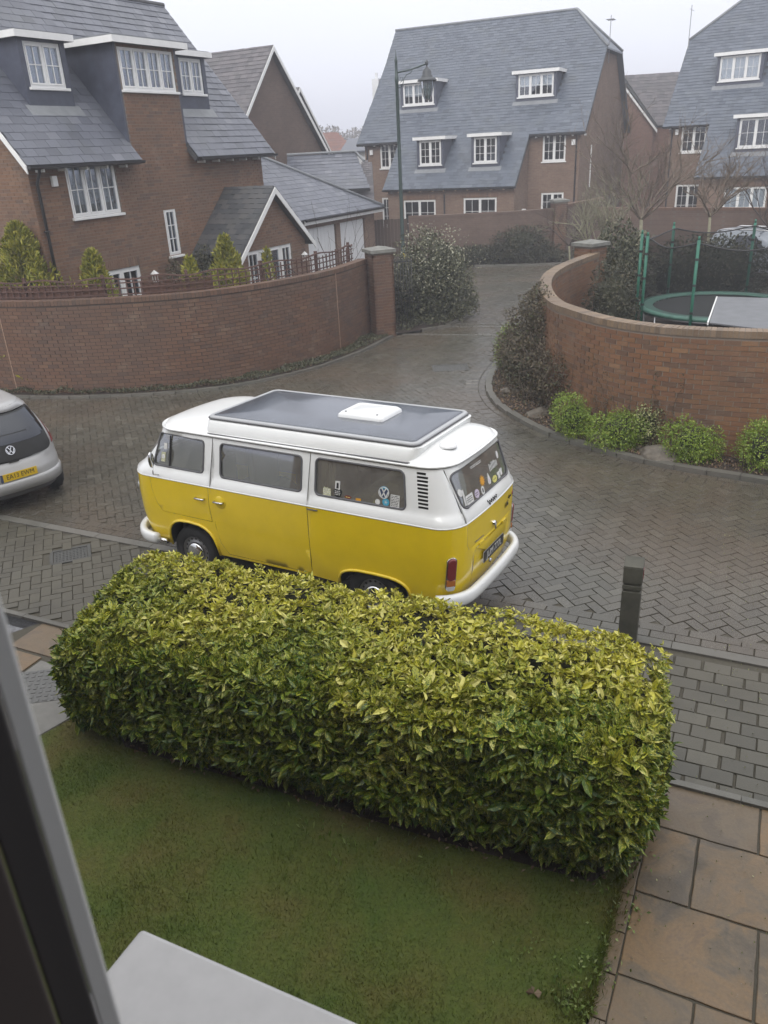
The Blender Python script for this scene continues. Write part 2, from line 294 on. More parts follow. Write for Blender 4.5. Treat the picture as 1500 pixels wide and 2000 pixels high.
# ---------------------------------------------------------------- geometry helpers
def link(name, me, mat, parent=None, smooth=False):
    o = bpy.data.objects.new(name, me); COL.objects.link(o)
    if mat is not None:
        for m in (mat if isinstance(mat, (list, tuple)) else [mat]): me.materials.append(M(m))
    if smooth: me.polygons.foreach_set('use_smooth', [True] * len(me.polygons))
    if parent is not None: o.parent = parent
    return o
class MB:
    def __init__(s): s.v = []; s.f = []; s.mi = []; s.cur = 0
    def quadbox(s, c8):      # 8 corners, bottom 0-3, top 4-7
        b = len(s.v); s.v += [tuple(c) for c in c8]
        for f in ((0, 3, 2, 1), (4, 5, 6, 7), (0, 1, 5, 4), (1, 2, 6, 5), (2, 3, 7, 6), (3, 0, 4, 7)):
            s.f.append(tuple(b + i for i in f)); s.mi.append(s.cur)
        return s
    def box(s, x0, x1, y0, y1, z0, z1):
        return s.quadbox([(x0, y0, z0), (x1, y0, z0), (x1, y1, z0), (x0, y1, z0), (x0, y0, z1), (x1, y0, z1), (x1, y1, z1), (x0, y1, z1)])
    def obox(s, o, a, b, c):     # origin corner and three edge vectors
        o, a, b, c = map(Vector, (o, a, b, c))
        return s.quadbox([o, o + a, o + a + b, o + b, o + c, o + a + c, o + a + b + c, o + b + c])
    def poly(s, pts):
        b = len(s.v); s.v += [tuple(p) for p in pts]; s.f.append(tuple(range(b, b + len(pts)))); s.mi.append(s.cur); return s
    def slab(s, pts, off):       # planar polygon extruded by a vector
        b = len(s.v); n = len(pts); off = Vector(off)
        s.v += [tuple(p) for p in pts] + [tuple(Vector(p) + off) for p in pts]
        s.f.append(tuple(range(b, b + n))[::-1]); s.f.append(tuple(range(b + n, b + 2 * n))); s.mi += [s.cur] * 2
        for i in range(n):
            j = (i + 1) % n; s.f.append((b + i, b + j, b + n + j, b + n + i)); s.mi.append(s.cur)
        return s
    def tube(s, pts, r, n=8, closed=False, cap=True):
        pts = [Vector(p) for p in pts]; m = len(pts); rs = r if isinstance(r, (list, tuple)) else [r] * m
        b = len(s.v); ref = None
        for i, p in enumerate(pts):
            if closed: t = pts[(i + 1) % m] - pts[i - 1]
            else: t = pts[min(i + 1, m - 1)] - pts[max(i - 1, 0)]
            t.normalize()
            if ref is None:
                ref = Vector((0, 0, 1)) if abs(t.z) < .9 else Vector((1, 0, 0))
            a = t.cross(ref).normalized(); bb = a.cross(t).normalized(); ref = bb
            for k in range(n):
                th = 2 * PI * k / n; s.v.append(tuple(p + (a * math.cos(th) + bb * math.sin(th)) * rs[i]))
        for i in range(m if closed else m - 1):
            i2 = (i + 1) % m
            for k in range(n):
                k2 = (k + 1) % n; s.f.append((b + i * n + k, b + i * n + k2, b + i2 * n + k2, b + i2 * n + k)); s.mi.append(s.cur)
        if cap and not closed:
            s.f.append(tuple(b + k for k in range(n))[::-1]); s.f.append(tuple(b + (m - 1) * n + k for k in range(n))); s.mi += [s.cur] * 2
        return s
    def sweep(s, pts, prof, up=(0, 0, 1), closed=False):   # prof: (out, up) offsets
        pts = [Vector(p) for p in pts]; m = len(pts); b = len(s.v); n = len(prof); up = Vector(up)
        for i, p in enumerate(pts):
            t = (pts[(i + 1) % m] - pts[i - 1]) if closed else (pts[min(i + 1, m - 1)] - pts[max(i - 1, 0)])
            t.normalize(); o = t.cross(up).normalized()
            for a, z in prof: s.v.append(tuple(p + o * a + up * z))
        for i in range(m if closed else m - 1):
            i2 = (i + 1) % m
            for k in range(n):
                k2 = (k + 1) % n; s.f.append((b + i * n + k, b + i2 * n + k, b + i2 * n + k2, b + i * n + k2)); s.mi.append(s.cur)
        if not closed:
            s.f.append(tuple(b + k for k in range(n))); s.f.append(tuple(b + (m - 1) * n + k for k in range(n))[::-1]); s.mi += [s.cur] * 2
        return s
    def lathe(s, prof, n=24, M4=None, a0=0, a1=2 * PI):   # prof: (r, z)
        b = len(s.v); full = abs(a1 - a0 - 2 * PI) < 1e-6; cnt = n if full else n + 1; M4 = M4 or Matrix.Identity(4)
        for r, z in prof:
            for k in range(cnt):
                th = a0 + (a1 - a0) * k / n; s.v.append(tuple(M4 @ Vector((r * math.cos(th), r * math.sin(th), z))))
        for i in range(len(prof) - 1):
            for k in range(n):
                k2 = (k + 1) % cnt; s.f.append((b + i * cnt + k, b + i * cnt + k2, b + (i + 1) * cnt + k2, b + (i + 1) * cnt + k)); s.mi.append(s.cur)
        return s
    def mesh(s, name):
        me = bpy.data.meshes.new(name); me.from_pydata(s.v, [], s.f)
        if any(s.mi): me.polygons.foreach_set('material_index', s.mi)
        me.update(); return me
    def build(s, name, mat, parent=None, smooth=False, bevel=0, kind=None, label=None):
        o = link(name, s.mesh(name), mat, parent, smooth)
        if bevel:
            md = o.modifiers.new('bevel', 'BEVEL'); md.width = bevel; md.segments = 2; md.limit_method = 'ANGLE'
        if kind: o['kind'] = kind
        if label: o['label'] = label
        return o
def autosmooth(o, ang=35):
    bm = bmesh.new(); bm.from_mesh(o.data)
    for f in bm.faces: f.smooth = True
    for e in bm.edges:
        if len(e.link_faces) == 2 and e.calc_face_angle(0) > math.radians(ang): e.smooth = False
    bm.to_mesh(o.data); bm.free(); return o
def thing(name, label, cat, loc=(0, 0, 0), rotz=0, group=None):
    o = bpy.data.objects.new(name, None); COL.objects.link(o); o.location = loc; o.rotation_euler = (0, 0, rotz); o.empty_display_size = .2
    o['label'] = label; o['category'] = cat
    if group: o['group'] = group
    return o
def tag(o, label, cat, group=None):
    o['label'] = label; o['category'] = cat
    if group: o['group'] = group
    return o
def structure(name, loc=(0, 0, 0)):
    o = bpy.data.objects.new(name, None); COL.objects.link(o); o['kind'] = 'structure'; o.location = loc; return o
def copy_tree(o, parent=None):
    c = o.copy(); COL.objects.link(c); c.parent = parent
    for ch in list(o.children): copy_tree(ch, c)
    return c
def inpoly(x, y, poly):
    c = False; n = len(poly); j = n - 1
    for i in range(n):
        xi, yi = poly[i]; xj, yj = poly[j]
        if (yi > y) != (yj > y) and x < (xj - xi) * (y - yi) / (yj - yi) + xi: c = not c
        j = i
    return c
def tri2d(outer, holes=(), grid=0, bounds=None):
    pts = [Vector(p) for p in outer]; edges = [(i, (i + 1) % len(outer)) for i in range(len(outer))]
    for h in holes:
        b = len(pts); pts += [Vector(p) for p in h]; edges += [(b + i, b + (i + 1) % len(h)) for i in range(len(h))]
    if grid:
        xs = [p[0] for p in outer]; ys = [p[1] for p in outer]
        nx = max(1, int((max(xs) - min(xs)) / grid)); ny = max(1, int((max(ys) - min(ys)) / grid))
        for i in range(nx + 1):
            for j in range(ny + 1):
                x = min(xs) + (max(xs) - min(xs)) * (i + .5 * (j % 2)) / nx; y = min(ys) + (max(ys) - min(ys)) * j / ny
                if inpoly(x, y, outer) and not any(inpoly(x, y, h) for h in holes): pts.append(Vector((x, y)))
    V, E, F, *_ = delaunay_2d_cdt(pts, edges, [], 0, 1e-5)
    out = []
    for f in F:
        cx = sum(V[i][0] for i in f) / len(f); cy = sum(V[i][1] for i in f) / len(f)
        if inpoly(cx, cy, outer) and not any(inpoly(cx, cy, h) for h in holes): out.append(tuple(f))
    return V, out
def rect(x0, x1, y0, y1): return [(x0, y0), (x1, y0), (x1, y1), (x0, y1)]
def rrect(x0, x1, y0, y1, r, n=5, sh=0):   # rounded rectangle, sheared by sh per unit height
    out = []
    for cx, cy, a in ((x1 - r, y0 + r, -PI / 2), (x1 - r, y1 - r, 0), (x0 + r, y1 - r, PI / 2), (x0 + r, y0 + r, PI)):
        for k in range(n + 1):
            t = a + PI / 2 * k / n; x, y = cx + r * math.cos(t), cy + r * math.sin(t); out.append((x + sh * (y - y0), y))
    return out
def wall_panel(mb, outer, holes, o, U, V, N, th):   # polygon in (u,v) with openings, thickness th along N (N points into the building)
    o, U, V, N = map(Vector, (o, U, V, N)); vs, fs = tri2d(outer, holes)
    b = len(mb.v); n = len(vs)
    mb.v += [tuple(o + U * p[0] + V * p[1]) for p in vs] + [tuple(o + U * p[0] + V * p[1] + N * th) for p in vs]
    cnt = {}
    for f in fs:
        mb.f.append(tuple(b + i for i in f)); mb.f.append(tuple(b + n + i for i in f[::-1])); mb.mi += [mb.cur] * 2
        for a, c in zip(f, f[1:] + f[:1]): cnt[(a, c)] = 1
    for a, c in cnt:
        if (c, a) not in cnt: mb.f.append((b + a, b + n + a, b + n + c, b + c)); mb.mi.append(mb.cur)
def piece_mesh(name, me_v, me_f, mat):
    me = bpy.data.meshes.new(name); me.from_pydata(me_v, [], me_f); me.materials.append(M(mat)); me.update(); return me
BOXF = ((0, 3, 2, 1), (4, 5, 6, 7), (0, 1, 5, 4), (1, 2, 6, 5), (2, 3, 7, 6), (3, 0, 4, 7))
def chamfer_unit():    # unit block x,y in -.5..+.5, top at z=0, chamfered rim
    v = []
    for k, z in ((.5, -1.0), (.5, -.14), (.478, 0.0)):
        v += [(-k, -k, z), (k, -k, z), (k, k, z), (-k, k, z)]
    f = [(8, 9, 10, 11)]
    for l in (0, 4):
        for i in range(4):
            j = (i + 1) % 4; f.append((l + i, l + j, l + 4 + j, l + 4 + i))
    return v, f
def scatter_pieces(name, places, unit, mat, parent, viewer=(0, 0, 4.5), limit=300, label=None):
    """places: list of 4x4 matrices in parent's local space; nearest `limit` become parts, the rest one stuff mesh"""
    if not places: return
    vw = parent.matrix_basis.inverted() @ Vector(viewer)
    places = sorted(places, key=lambda m: (m.translation - vw).length_squared)
    uv, uf = unit; me = piece_mesh(name, uv, uf, mat)
    for m in places[:limit]:
        o = bpy.data.objects.new(name, me); COL.objects.link(o); o.parent = parent; o.matrix_basis = m
    rest = places[limit:]
    if rest:
        A = np.array([[*p, 1.0] for p in uv]); Ms = np.array([np.array(m) for m in rest])
        allv = np.einsum('kij,nj->kni', Ms, A)[:, :, :3].reshape(-1, 3)
        nf = len(uf); nv = len(uv); faces = []
        base = np.arange(len(rest)) * nv
        for f in uf: faces.append(base[:, None] + np.array(f)[None, :])
        big = fast_mesh(name + '_rest', allv, [q for q in faces]); big.materials.append(M(mat))
        o = bpy.data.objects.new('more_' + name + 's', big); COL.objects.link(o); o.parent = parent; o['kind'] = 'stuff'
def fast_mesh(name, verts, face_arrays, uvs=None, smooth=False):
    me = bpy.data.meshes.new(name); me.vertices.add(len(verts)); me.vertices.foreach_set('co', np.asarray(verts, dtype=np.float32).ravel())
    loops = np.concatenate([a.ravel() for a in face_arrays]); sizes = np.concatenate([np.full(a.shape[0], a.shape[1]) for a in face_arrays])
    me.loops.add(len(loops)); me.loops.foreach_set('vertex_index', loops.astype(np.int32))
    me.polygons.add(len(sizes)); st = np.concatenate([[0], np.cumsum(sizes)[:-1]])
    me.polygons.foreach_set('loop_start', st.astype(np.int32))
    me.polygons.foreach_set('use_smooth', [smooth] * len(sizes))
    me.update(calc_edges=True)
    if uvs is not None:
        l = me.uv_layers.new(name='UVMap'); l.data.foreach_set('uv', np.asarray(uvs, dtype=np.float32)[loops].ravel())
    return me
def mat4(o, X, Y, Z):
    return Matrix(((X[0], Y[0], Z[0], o[0]), (X[1], Y[1], Z[1], o[1]), (X[2], Y[2], Z[2], o[2]), (0, 0, 0, 1)))

# slates on a roof plane: origin P, unit vectors U (along eave) and V (up slope), polygon in (u,v)
def slates(parent, P, U, V, poly, w=.28, g=.2, mat='slate', limit=300, under='slate_dark', name='slate', holes=(), thick=.12):
    P, U, V = map(Vector, (P, U, V)); N = U.cross(V).normalized()
    if N.z < 0: N = -N
    mb = MB(); mb.slab([P + U * a + V * b - N * .012 for a, b in poly], -N * thick)
    mb.build('roof', under, parent)
    us = [p[0] for p in poly]; vs = [p[1] for p in poly]; places = []
    tilt = .016 / g; Vt = (V - N * 0).normalized(); row = 0; v = min(vs)
    while v < max(vs) - .03:
        u = min(us) - (w / 2 if row % 2 else 0) - .001
        while u < max(us):
            a0, a1 = u, u + w; cv = v + g * .5
            # trim at the polygon's sides
            ins = [inpoly(a, cv, poly) for a in (a0 + .01, (a0 + a1) / 2, a1 - .01)]
            if any(ins) and not any(inpoly((a0 + a1) / 2, cv, h) for h in holes):
                if not all(ins):
                    xs = [a0 + (a1 - a0) * k / 12 for k in range(13)]; xs = [x for x in xs if inpoly(x, cv, poly)]
                    if len(xs) < 3: u += w; continue
                    a0, a1 = xs[0], xs[-1]
                wd = a1 - a0 - .006
                L = min(g * 1.25, max(vs) - v)
                X = U * wd; Y = (V * L - N * .017 * random.uniform(.8, 1.25)); Z = N * .009
                o = P + U * (a0 + .003 + random.uniform(-.0015, .0015)) + V * (v + random.uniform(-.004, .004)) + N * (.016 + random.uniform(0, .003))
                places.append(mat4(o, X, Y, Z))
            u += w
        v += g; row += 1
    unit = ([(0, 0, 0), (1, 0, 0), (1, 1, 0), (0, 1, 0), (0, 0, 1), (1, 0, 1), (1, 1, 1), (0, 1, 1)], BOXF)
    scatter_pieces(name, places, unit, mat, parent, limit=limit)

def brickface(parent, o, U, N, poly, holes, mat, limit=300, name='brick'):
    """brick skin on a plane: u along U, v up; proud of the mortar bed by 8 mm"""
    o, U, N = map(Vector, (o, U, N)); Vz = Vector((0, 0, 1)); places = []
    us = [p[0] for p in poly]; vs = [p[1] for p in poly]; row = 0; v = min(vs)
    while v < max(vs) - .05:
        u = min(us) - (.1125 if row % 2 else 0)
        while u < max(us):
            a0, a1 = max(u, min(us)), min(u + .215, max(us)); cv = v + .035
            ok = lambda x: inpoly(x, cv, poly) and not any(inpoly(x, cv, h) for h in holes)
            if a1 - a0 > .04:
                ins = [ok(a0 + .005), ok((a0 + a1) / 2), ok(a1 - .005)]
                if any(ins):
                    if not all(ins):
                        xs = [a0 + (a1 - a0) * k / 10 for k in range(11)]; xs = [x for x in xs if ok(x)]
                        if len(xs) < 3: u += .225; continue
                        a0, a1 = xs[0], xs[-1]
                    places.append(mat4(o + U * a0 + Vz * v - N * (.004 + random.uniform(0, .004)), U * (a1 - a0), N * .012, Vz * .065))
            u += .225
        v += .075; row += 1
    unit = ([(0, 0, 0), (1, 0, 0), (1, 1, 0), (0, 1, 0), (0, 0, 1), (1, 0, 1), (1, 1, 1), (0, 1, 1)], BOXF)
    scatter_pieces(name, places, unit, mat, parent, limit=limit)

def window(parent, u0, u1, z0, z1, y, cas=2, nx=2, nz=3, net=.0, sill=True, name='window', transom=None, fr=.055, out=-1):
    """white casement window in the plane y; room side is +y"""
    mb = MB(); d0, d1 = y + .03, y + .10
    mb.box(u0, u1, d0, d1, z1 - fr, z1); mb.box(u0, u1, d0, d1, z0, z0 + fr); mb.box(u0, u0 + fr, d0, d1, z0 + fr, z1 - fr); mb.box(u1 - fr, u1, d0, d1, z0 + fr, z1 - fr)
    W = (u1 - u0 - 2 * fr) / cas; root = mb.build(name, 'white_paint', parent, bevel=.006)
    mu = MB()
    for i in range(1, cas): x = u0 + fr + W * i; mu.box(x - fr * .5, x + fr * .5, d0 + .003, d1 - .003, z0 + fr, z1 - fr)
    if cas > 1: mu.build('mullion', 'white_paint', root)
    for i in range(cas):
        a, b = u0 + fr + W * i + (fr * .5 if i else 0), u0 + fr + W * (i + 1) - (fr * .5 if i < cas - 1 else 0); c, e = z0 + fr, z1 - fr
        cf = .035; m2 = MB(); q0, q1 = d0 - .012, d1 - .03
        m2.box(a, b, q0, q1, e - cf, e); m2.box(a, b, q0, q1, c, c + cf); m2.box(a, a + cf, q0, q1, c + cf, e - cf); m2.box(b - cf, b, q0, q1, c + cf, e - cf)
        for k in range(1, nx): x = a + cf + (b - a - 2 * cf) * k / nx; m2.box(x - .009, x + .009, q0 + .012, q1 - .01, c + cf, e - cf)
        for k in range(1, nz): z = c + cf + (e - c - 2 * cf) * k / nz; m2.box(a + cf, b - cf, q0 + .014, q1 - .012, z - .009, z + .009)
        if transom: z = z0 + (z1 - z0) * transom; m2.box(a + cf, b - cf, q0 + .005, q1, z - .03, z + .03)
        m2.build('casement', 'white_paint', root)
        g = MB(); g.box(a + cf * .8, b - cf * .8, q1 - .022, q1 - .016, c + cf * .8, e - cf * .8); g.build('pane', 'window_glass', root)
    if net > 0:
        cu = MB(); n = int((u1 - u0) / .06) + 2; zt, zb = z1 - fr, z1 - (z1 - z0) * net
        P = [(u0 + .03 + (u1 - u0 - .06) * k / (n - 1), d1 + .03 + .004 * (k % 2)) for k in range(n)]
        for (xa, ya), (xb, yb) in zip(P, P[1:]): cu.poly([(xa, ya, zb), (xb, yb, zb), (xb, yb, zt), (xa, ya, zt)])
        cu.build('curtain', 'net_curtain', root)
    if sill:
        sb = MB(); sb.box(u0 - .05, u1 + .05, y - .06, y + .05, z0 - .06, z0 - .002); sb.build('sill', 'white_paint', root, bevel=.008)
    return root
# ---------------------------------------------------------------- ground, road, paths, kerbs
D = Vector((.898, -.440, 0)).normalized(); E_ = Vector((D.y, -D.x, 0))      # road edge direction, and towards the house
if E_.y > 0: E_ = -E_
O_E = Vector((.94, 7.44, 0))
def de(a, b, z=0): p = O_E + D * a + E_ * b; return Vector((p.x, p.y, z))
def to_de(x, y): q = Vector((x, y, 0)) - O_E; return q.dot(D), q.dot(E_)
mb = MB(); mb.poly([(-500, -60, -.12), (500, -60, -.12), (500, 700, -.12), (-500, 700, -.12)]); o = mb.build('ground', 'earth'); o['kind'] = 'structure'

LK = [(-14, 19.2), (-11.5, 18.3), (-9.6, 17.6), (-8.26, 17.12), (-7.2, 16.82), (-6.2, 16.68), (-4.76, 16.62), (-3.17, 16.92), (-1.58, 17.95), (-.42, 19.4), (.55, 21.25)]
BEDB = [(1.3, 21.55), (1.95, 21.95), (2.7, 23.1), (3.15, 24.6), (3.2, 26.5), (2.6, 29), (1.5, 33.0), (2.2, 33.4)]
BK = [(4.2, 33.55), (5.9, 33.1), (7.6, 32.9), (9.5, 33.0), (14, 33.2)]
RK_far = [(14, 24.5), (9, 23.6), (6.4, 22.6), (4.9, 21.0), (3.7, 19.4)]
RK = [(2.85, 18.0), (2.42, 16.8), (2.2, 15.75), (2.2, 14.7), (2.4, 13.82), (2.72, 12.96), (3.08, 12.33), (3.62, 11.62), (4.22, 11.03), (4.82, 10.6), (5.39, 10.23), (6.6, 9.6), (9, 8.6)]
def catmull(pts, n=6):
    out = []; P = [Vector((*p, 0)) if len(p) == 2 else Vector(p) for p in pts]; P = [2 * P[0] - P[1]] + P + [2 * P[-1] - P[-2]]
    for i in range(1, len(P) - 2):
        for k in range(n):
            t = k / n; a, b, c, d = P[i - 1:i + 3]
            out.append(.5 * ((2 * b) + (c - a) * t + (2 * a - 5 * b + 4 * c - d) * t * t + (3 * b - a - 3 * c + d) * t ** 3))
    out.append(P[-2]); return out
LKc, RKc = catmull(LK), catmull(RK)
t2 = lambda L: [(p[0], p[1]) for p in L]
e0 = de(12, 0); e1 = de(-16, 0)
road_poly = t2(LKc) + BEDB + BK + RK_far + t2(RKc) + [(9.5, 3.5), (de(9, 0).x, de(9, 0).y), (e1.x, e1.y)]
road = structure('road')
mb = MB(); vs, fs = tri2d(road_poly)
for f in fs: mb.poly([(vs[i][0], vs[i][1], -.014) for i in f])
mb.build('joint_sand', 'joint_sand', road)
UC = chamfer_unit(); TH = .06
from collections import namedtuple
rkpts = [Vector((p.x, p.y)) for p in RKc]
def dist_rk(x, y):
    q = Vector((x, y)); return min((q - p).length for p in rkpts)
cover_rects = []
def cover_at(cx, cy, ang, w, h): cover_rects.append((cx, cy, ang, w, h))
cover_at(1.66, 17.6, .0, .72, .5); cover_at(-4.04, 9.18, math.atan2(-.44, .898) + .8, .42, .34)
def in_cover(x, y, m=.07):
    for cx, cy, a, w, h in cover_rects:
        dx, dy = x - cx, y - cy; u = dx * math.cos(a) + dy * math.sin(a); v = -dx * math.sin(a) + dy * math.cos(a)
        if abs(u) < w / 2 + m and abs(v) < h / 2 + m: return True
    return False
def block(cx, cy, ang, L, W, z=0):
    j = lambda s: random.uniform(-s, s); c, s_ = math.cos(ang + j(.018)), math.sin(ang + j(.018)); tx, ty = j(.012), j(.012)
    g = .005
    X = Vector((c, s_, tx)) * (L - g); Y = Vector((-s_, c, ty)) * (W - g)
    return mat4((cx + j(.002), cy + j(.002), z + j(.0022)), X, Y, (0, 0, TH))
A45 = math.atan2(D.y, D.x) + PI / 4; ca, sa = math.cos(A45), math.sin(A45); w = .118; places = []
N = 255
for i in range(-N, N):
    for j in range(-N, N):
        k = (i - j) % 4                              # herringbone on a w grid
        if k == 0: cx, cy, hor = (i + 1) * w, (j + .5) * w, True
        elif k == 3: cx, cy, hor = (i + .5) * w, (j + 1) * w, False
        else: continue
        x, y = O_E.x + cx * ca - cy * sa, O_E.y + cx * sa + cy * ca
        if not (-13 < x < 14 and 3 < y < 34): continue
        if not inpoly(x, y, road_poly): continue
        a, b = to_de(x, y)
        if b > -.21 or in_cover(x, y): continue
        dk = dist_rk(x, y) if y < 19 else 9
        if dk < .34: continue
        places.append(block(x, y, A45 + (0 if hor else PI / 2), 2 * w, w, -.005 if b > -.40 or dk < .52 else 0))
# stretcher course along the flush edging and ring courses along the planted island
for k in range(-60, 40):
    for r in range(2):
        p = de(k * .24 + .12 * r, -.07 - .13 * r)
        if inpoly(p.x, p.y, road_poly) : places.append(block(p.x, p.y, math.atan2(D.y, D.x), .24, .13))
def along(pts, step, off=0, start=0):
    out = []; acc = start; 
    for a, b in zip(pts, pts[1:]):
        d = b - a; L = d.length
        if L < 1e-6: continue
        t = d / L; n = Vector((-t.y, t.x, 0))
        while acc < L: p = a + t * acc + n * off; out.append((p, t, n)); acc += step
        acc -= L
    return out
for off in (-.085, -.225, -.355):
    for p, t, n in along(RKc, .245, off, .12 * (off < -.2)):
        if p.y < 21: places.append(block(p.x, p.y, math.atan2(t.y, t.x), .24, .135))
scatter_pieces('paver', places, UC, 'paver_road', road)
# rumble bands at the neck of the close
for (x0, y0, x1, y1) in ((.75, 21.35, 3.9, 20.35), (2.2, 22.35, 4.3, 21.7), (2.0, 22.05, 4.2, 21.4)):
    a, b = Vector((x0, y0, 0)), Vector((x1, y1, 0)); mb = MB(); n = int((b - a).length / .12); t = (b - a).normalized(); nn = Vector((-t.y, t.x, 0))
    for k in range(n): mb.obox(a + t * (k * .12) - nn * .04 + Vector((0, 0, -.02)), t * .105, nn * .09, (0, 0, .032 + random.uniform(0, .006)))
    o = mb.build('rumble_strip', 'kerb_stone', road); o['kind'] = 'stuff'; o['label'] = 'pale row of raised setts across the road'

# footway of coursed setts between the edging and the gardens
foot = structure('footway')
W2 = 1.95
mb = MB(); mb.poly([de(-16, 0, -.012), de(12, 0, -.012), de(12, W2 + .2, -.012), de(-16, W2 + .2, -.012)]); mb.build('joint_sand', 'joint_sand', foot)
places = []; r = 0; b = .24
while b < W2 - .05:
    for k in range(-16, 52):
        a = k * .245 + (.12 if r % 2 else 0) + random.uniform(-.01, .01)
        if a < -2.2: continue
        p = de(a, b + .08)
        places.append(block(p.x, p.y, math.atan2(D.y, D.x), .24, .16, .002))
    b += .162; r += 1
for i in range(-90, 60):                                   # herringbone on the left stretch
    for j in range(-90, 60):
        k = (i - j) % 4
        if k not in (0, 3): continue
        cx, cy = ((i + 1) * w, (j + .5) * w) if k == 0 else ((i + .5) * w, (j + 1) * w)
        x, y = O_E.x + cx * ca - cy * sa, O_E.y + cx * sa + cy * ca
        a, b = to_de(x, y)
        if -11 < a < -2.15 and .2 < b < W2 - .06 and not in_cover(x, y): places.append(block(x, y, A45 + (0 if k == 0 else PI / 2), 2 * w, w, .002))
scatter_pieces('sett', places, UC, 'paver_footway', foot)
# flush kerb (edging) along the road and along the gardens
edg = structure('kerb')
UB = ([(0, 0, 0), (1, 0, 0), (1, 1, 0), (0, 1, 0), (0, 0, 1), (1, 0, 1), (1, 1, 1), (0, 1, 1)], BOXF)
pl_ = []
for k in range(-17, 14):
    p = de(k * .915 + .2, .02, -.05); pl_.append(mat4(p, D * .908, E_ * .125, (0, 0, .062)))
for k in range(-17, 14):
    p = de(k * .915, W2 + .0, -.05); pl_.append(mat4(p, D * .908, E_ * .06, (0, 0, .075)))
for p, t, n in along(RKc, .46, 0):
    pl_.append(mat4(p + Vector((0, 0, -.05)) + n * .0, t * .452, n * .13, (0, 0, .115)))
for p, t, n in along(LKc, .46, 0):
    pl_.append(mat4(p + Vector((0, 0, -.05)), t * .452, n * .10, (0, 0, .095)))
for L in ([Vector((*q, 0)) for q in BEDB], [Vector((*q, 0)) for q in BK]):
    for p, t, n in along(catmull(t2(L)), .46, 0): pl_.append(mat4(p + Vector((0, 0, -.05)), t * .452, n * .11, (0, 0, .12)))
scatter_pieces('kerbstone', pl_, UB, 'kerb_stone', edg)

# inspection covers
for i, (cx, cy, a, w_, h_) in enumerate(cover_rects):
    t = thing('inspection_cover', ['large rectangular cover set in the road beyond the camper van', 'small square drain cover in the footway left of the camper van'][i], 'drain cover', (cx, cy, .0), a)
    mb = MB()
    for q in ((-w_ / 2 - .04, w_ / 2 + .04, -h_ / 2 - .04, -h_ / 2), (-w_ / 2 - .04, w_ / 2 + .04, h_ / 2, h_ / 2 + .04), (-w_ / 2 - .04, -w_ / 2, -h_ / 2, h_ / 2), (w_ / 2, w_ / 2 + .04, -h_ / 2, h_ / 2)): mb.box(*q, -.03, .002)
    mb.build('frame', 'iron_cover', t)
    mb = MB(); mb.box(-w_ / 2 + .008, w_ / 2 - .008, -h_ / 2 + .008, h_ / 2 - .008, -.03, -.004)
    for k in range(9):
        for l in range(6):
            x = -w_ / 2 + .04 + (w_ - .08) * k / 8; y = -h_ / 2 + .04 + (h_ - .08) * l / 5; mb.box(x - .012, x + .012, y - .006, y + .006, -.004, .001)
    mb.build('lid', 'iron_cover', t)

# lawn
lawnp = [(1.95, 4.80), (1.48, 3.88), (.99, 2.90), (.2, 1.33), (-4.6, 3.3), (-3.45, 5.15), (-3.12, 5.6), (-2.82, 5.92), (-2.55, 6.75), (-2.4, 6.95)]
lawn_o = structure('lawn')
mb = MB(); vs, fs = tri2d(lawnp, grid=.25)
mb.v = [(p[0], p[1], .005 + .012 * noise.noise((p[0] * 1.5, p[1] * 1.5, 0))) for p in vs]; mb.f = [tuple(f) for f in fs]; mb.mi = [0] * len(fs)
mb.build('turf', 'turf', lawn_o, smooth=True)
n = 210000; x = RNG.uniform(-3.6, 2.1, n); y = RNG.uniform(2.2, 7, n)
inside = np.ones(n, bool)
px = np.array([p[0] for p in lawnp]); py = np.array([p[1] for p in lawnp]); c = np.zeros(n, bool); j = len(lawnp) - 1
for i in range(len(lawnp)):
    cond = ((py[i] > y) != (py[j] > y)) & (x < (px[j] - px[i]) * (y - py[i]) / (py[j] - py[i] + 1e-12) + px[i]); c ^= cond; j = i
x, y = x[c], y[c]; n = len(x); a = RNG.uniform(0, 2 * PI, n); h = RNG.uniform(.010, .028, n) * (1 + .9 * np.array([max(0, noise.noise((a_ * 3, b_ * 3, 0))) for a_, b_ in zip(x, y)])); wd = RNG.uniform(.0015, .003, n); ln = RNG.uniform(-.018, .018, (n, 2))
v = np.zeros((n, 3, 3)); v[:, 0, 0] = x - np.cos(a) * wd; v[:, 0, 1] = y - np.sin(a) * wd; v[:, 1, 0] = x + np.cos(a) * wd; v[:, 1, 1] = y + np.sin(a) * wd; v[:, 2, 0] = x + ln[:, 0]; v[:, 2, 1] = y + ln[:, 1]; v[:, 2, 2] = h + .004
me = fast_mesh('grass', v.reshape(-1, 3), [np.arange(n * 3).reshape(-1, 3)]); o = link('grass', me, 'grass_blade'); o['kind'] = 'stuff'

# longer blades leaning over the lawn edge
n = 5200; t_ = RNG.uniform(0, 1, n); ex, ey = 1.95 + (.99 - 1.95) * t_, 4.80 + (2.90 - 4.80) * t_; ex += RNG.normal(size=n) * .018 - .01; h = RNG.uniform(.02, .055, n) * (1.2 - .4 * t_); a = RNG.uniform(0, 2 * PI, n)
v = np.zeros((n, 3, 3)); v[:, 0, 0] = ex - np.cos(a) * .0022; v[:, 0, 1] = ey - np.sin(a) * .0022; v[:, 1, 0] = ex + np.cos(a) * .0022; v[:, 1, 1] = ey + np.sin(a) * .0022; v[:, 2, 0] = ex + RNG.normal(size=n) * .022 + .008; v[:, 2, 1] = ey + RNG.normal(size=n) * .022; v[:, 2, 2] = h
o = link('grass', fast_mesh('grass', v.reshape(-1, 3), [np.arange(n * 3).reshape(-1, 3)]), 'grass_blade'); o['kind'] = 'stuff'
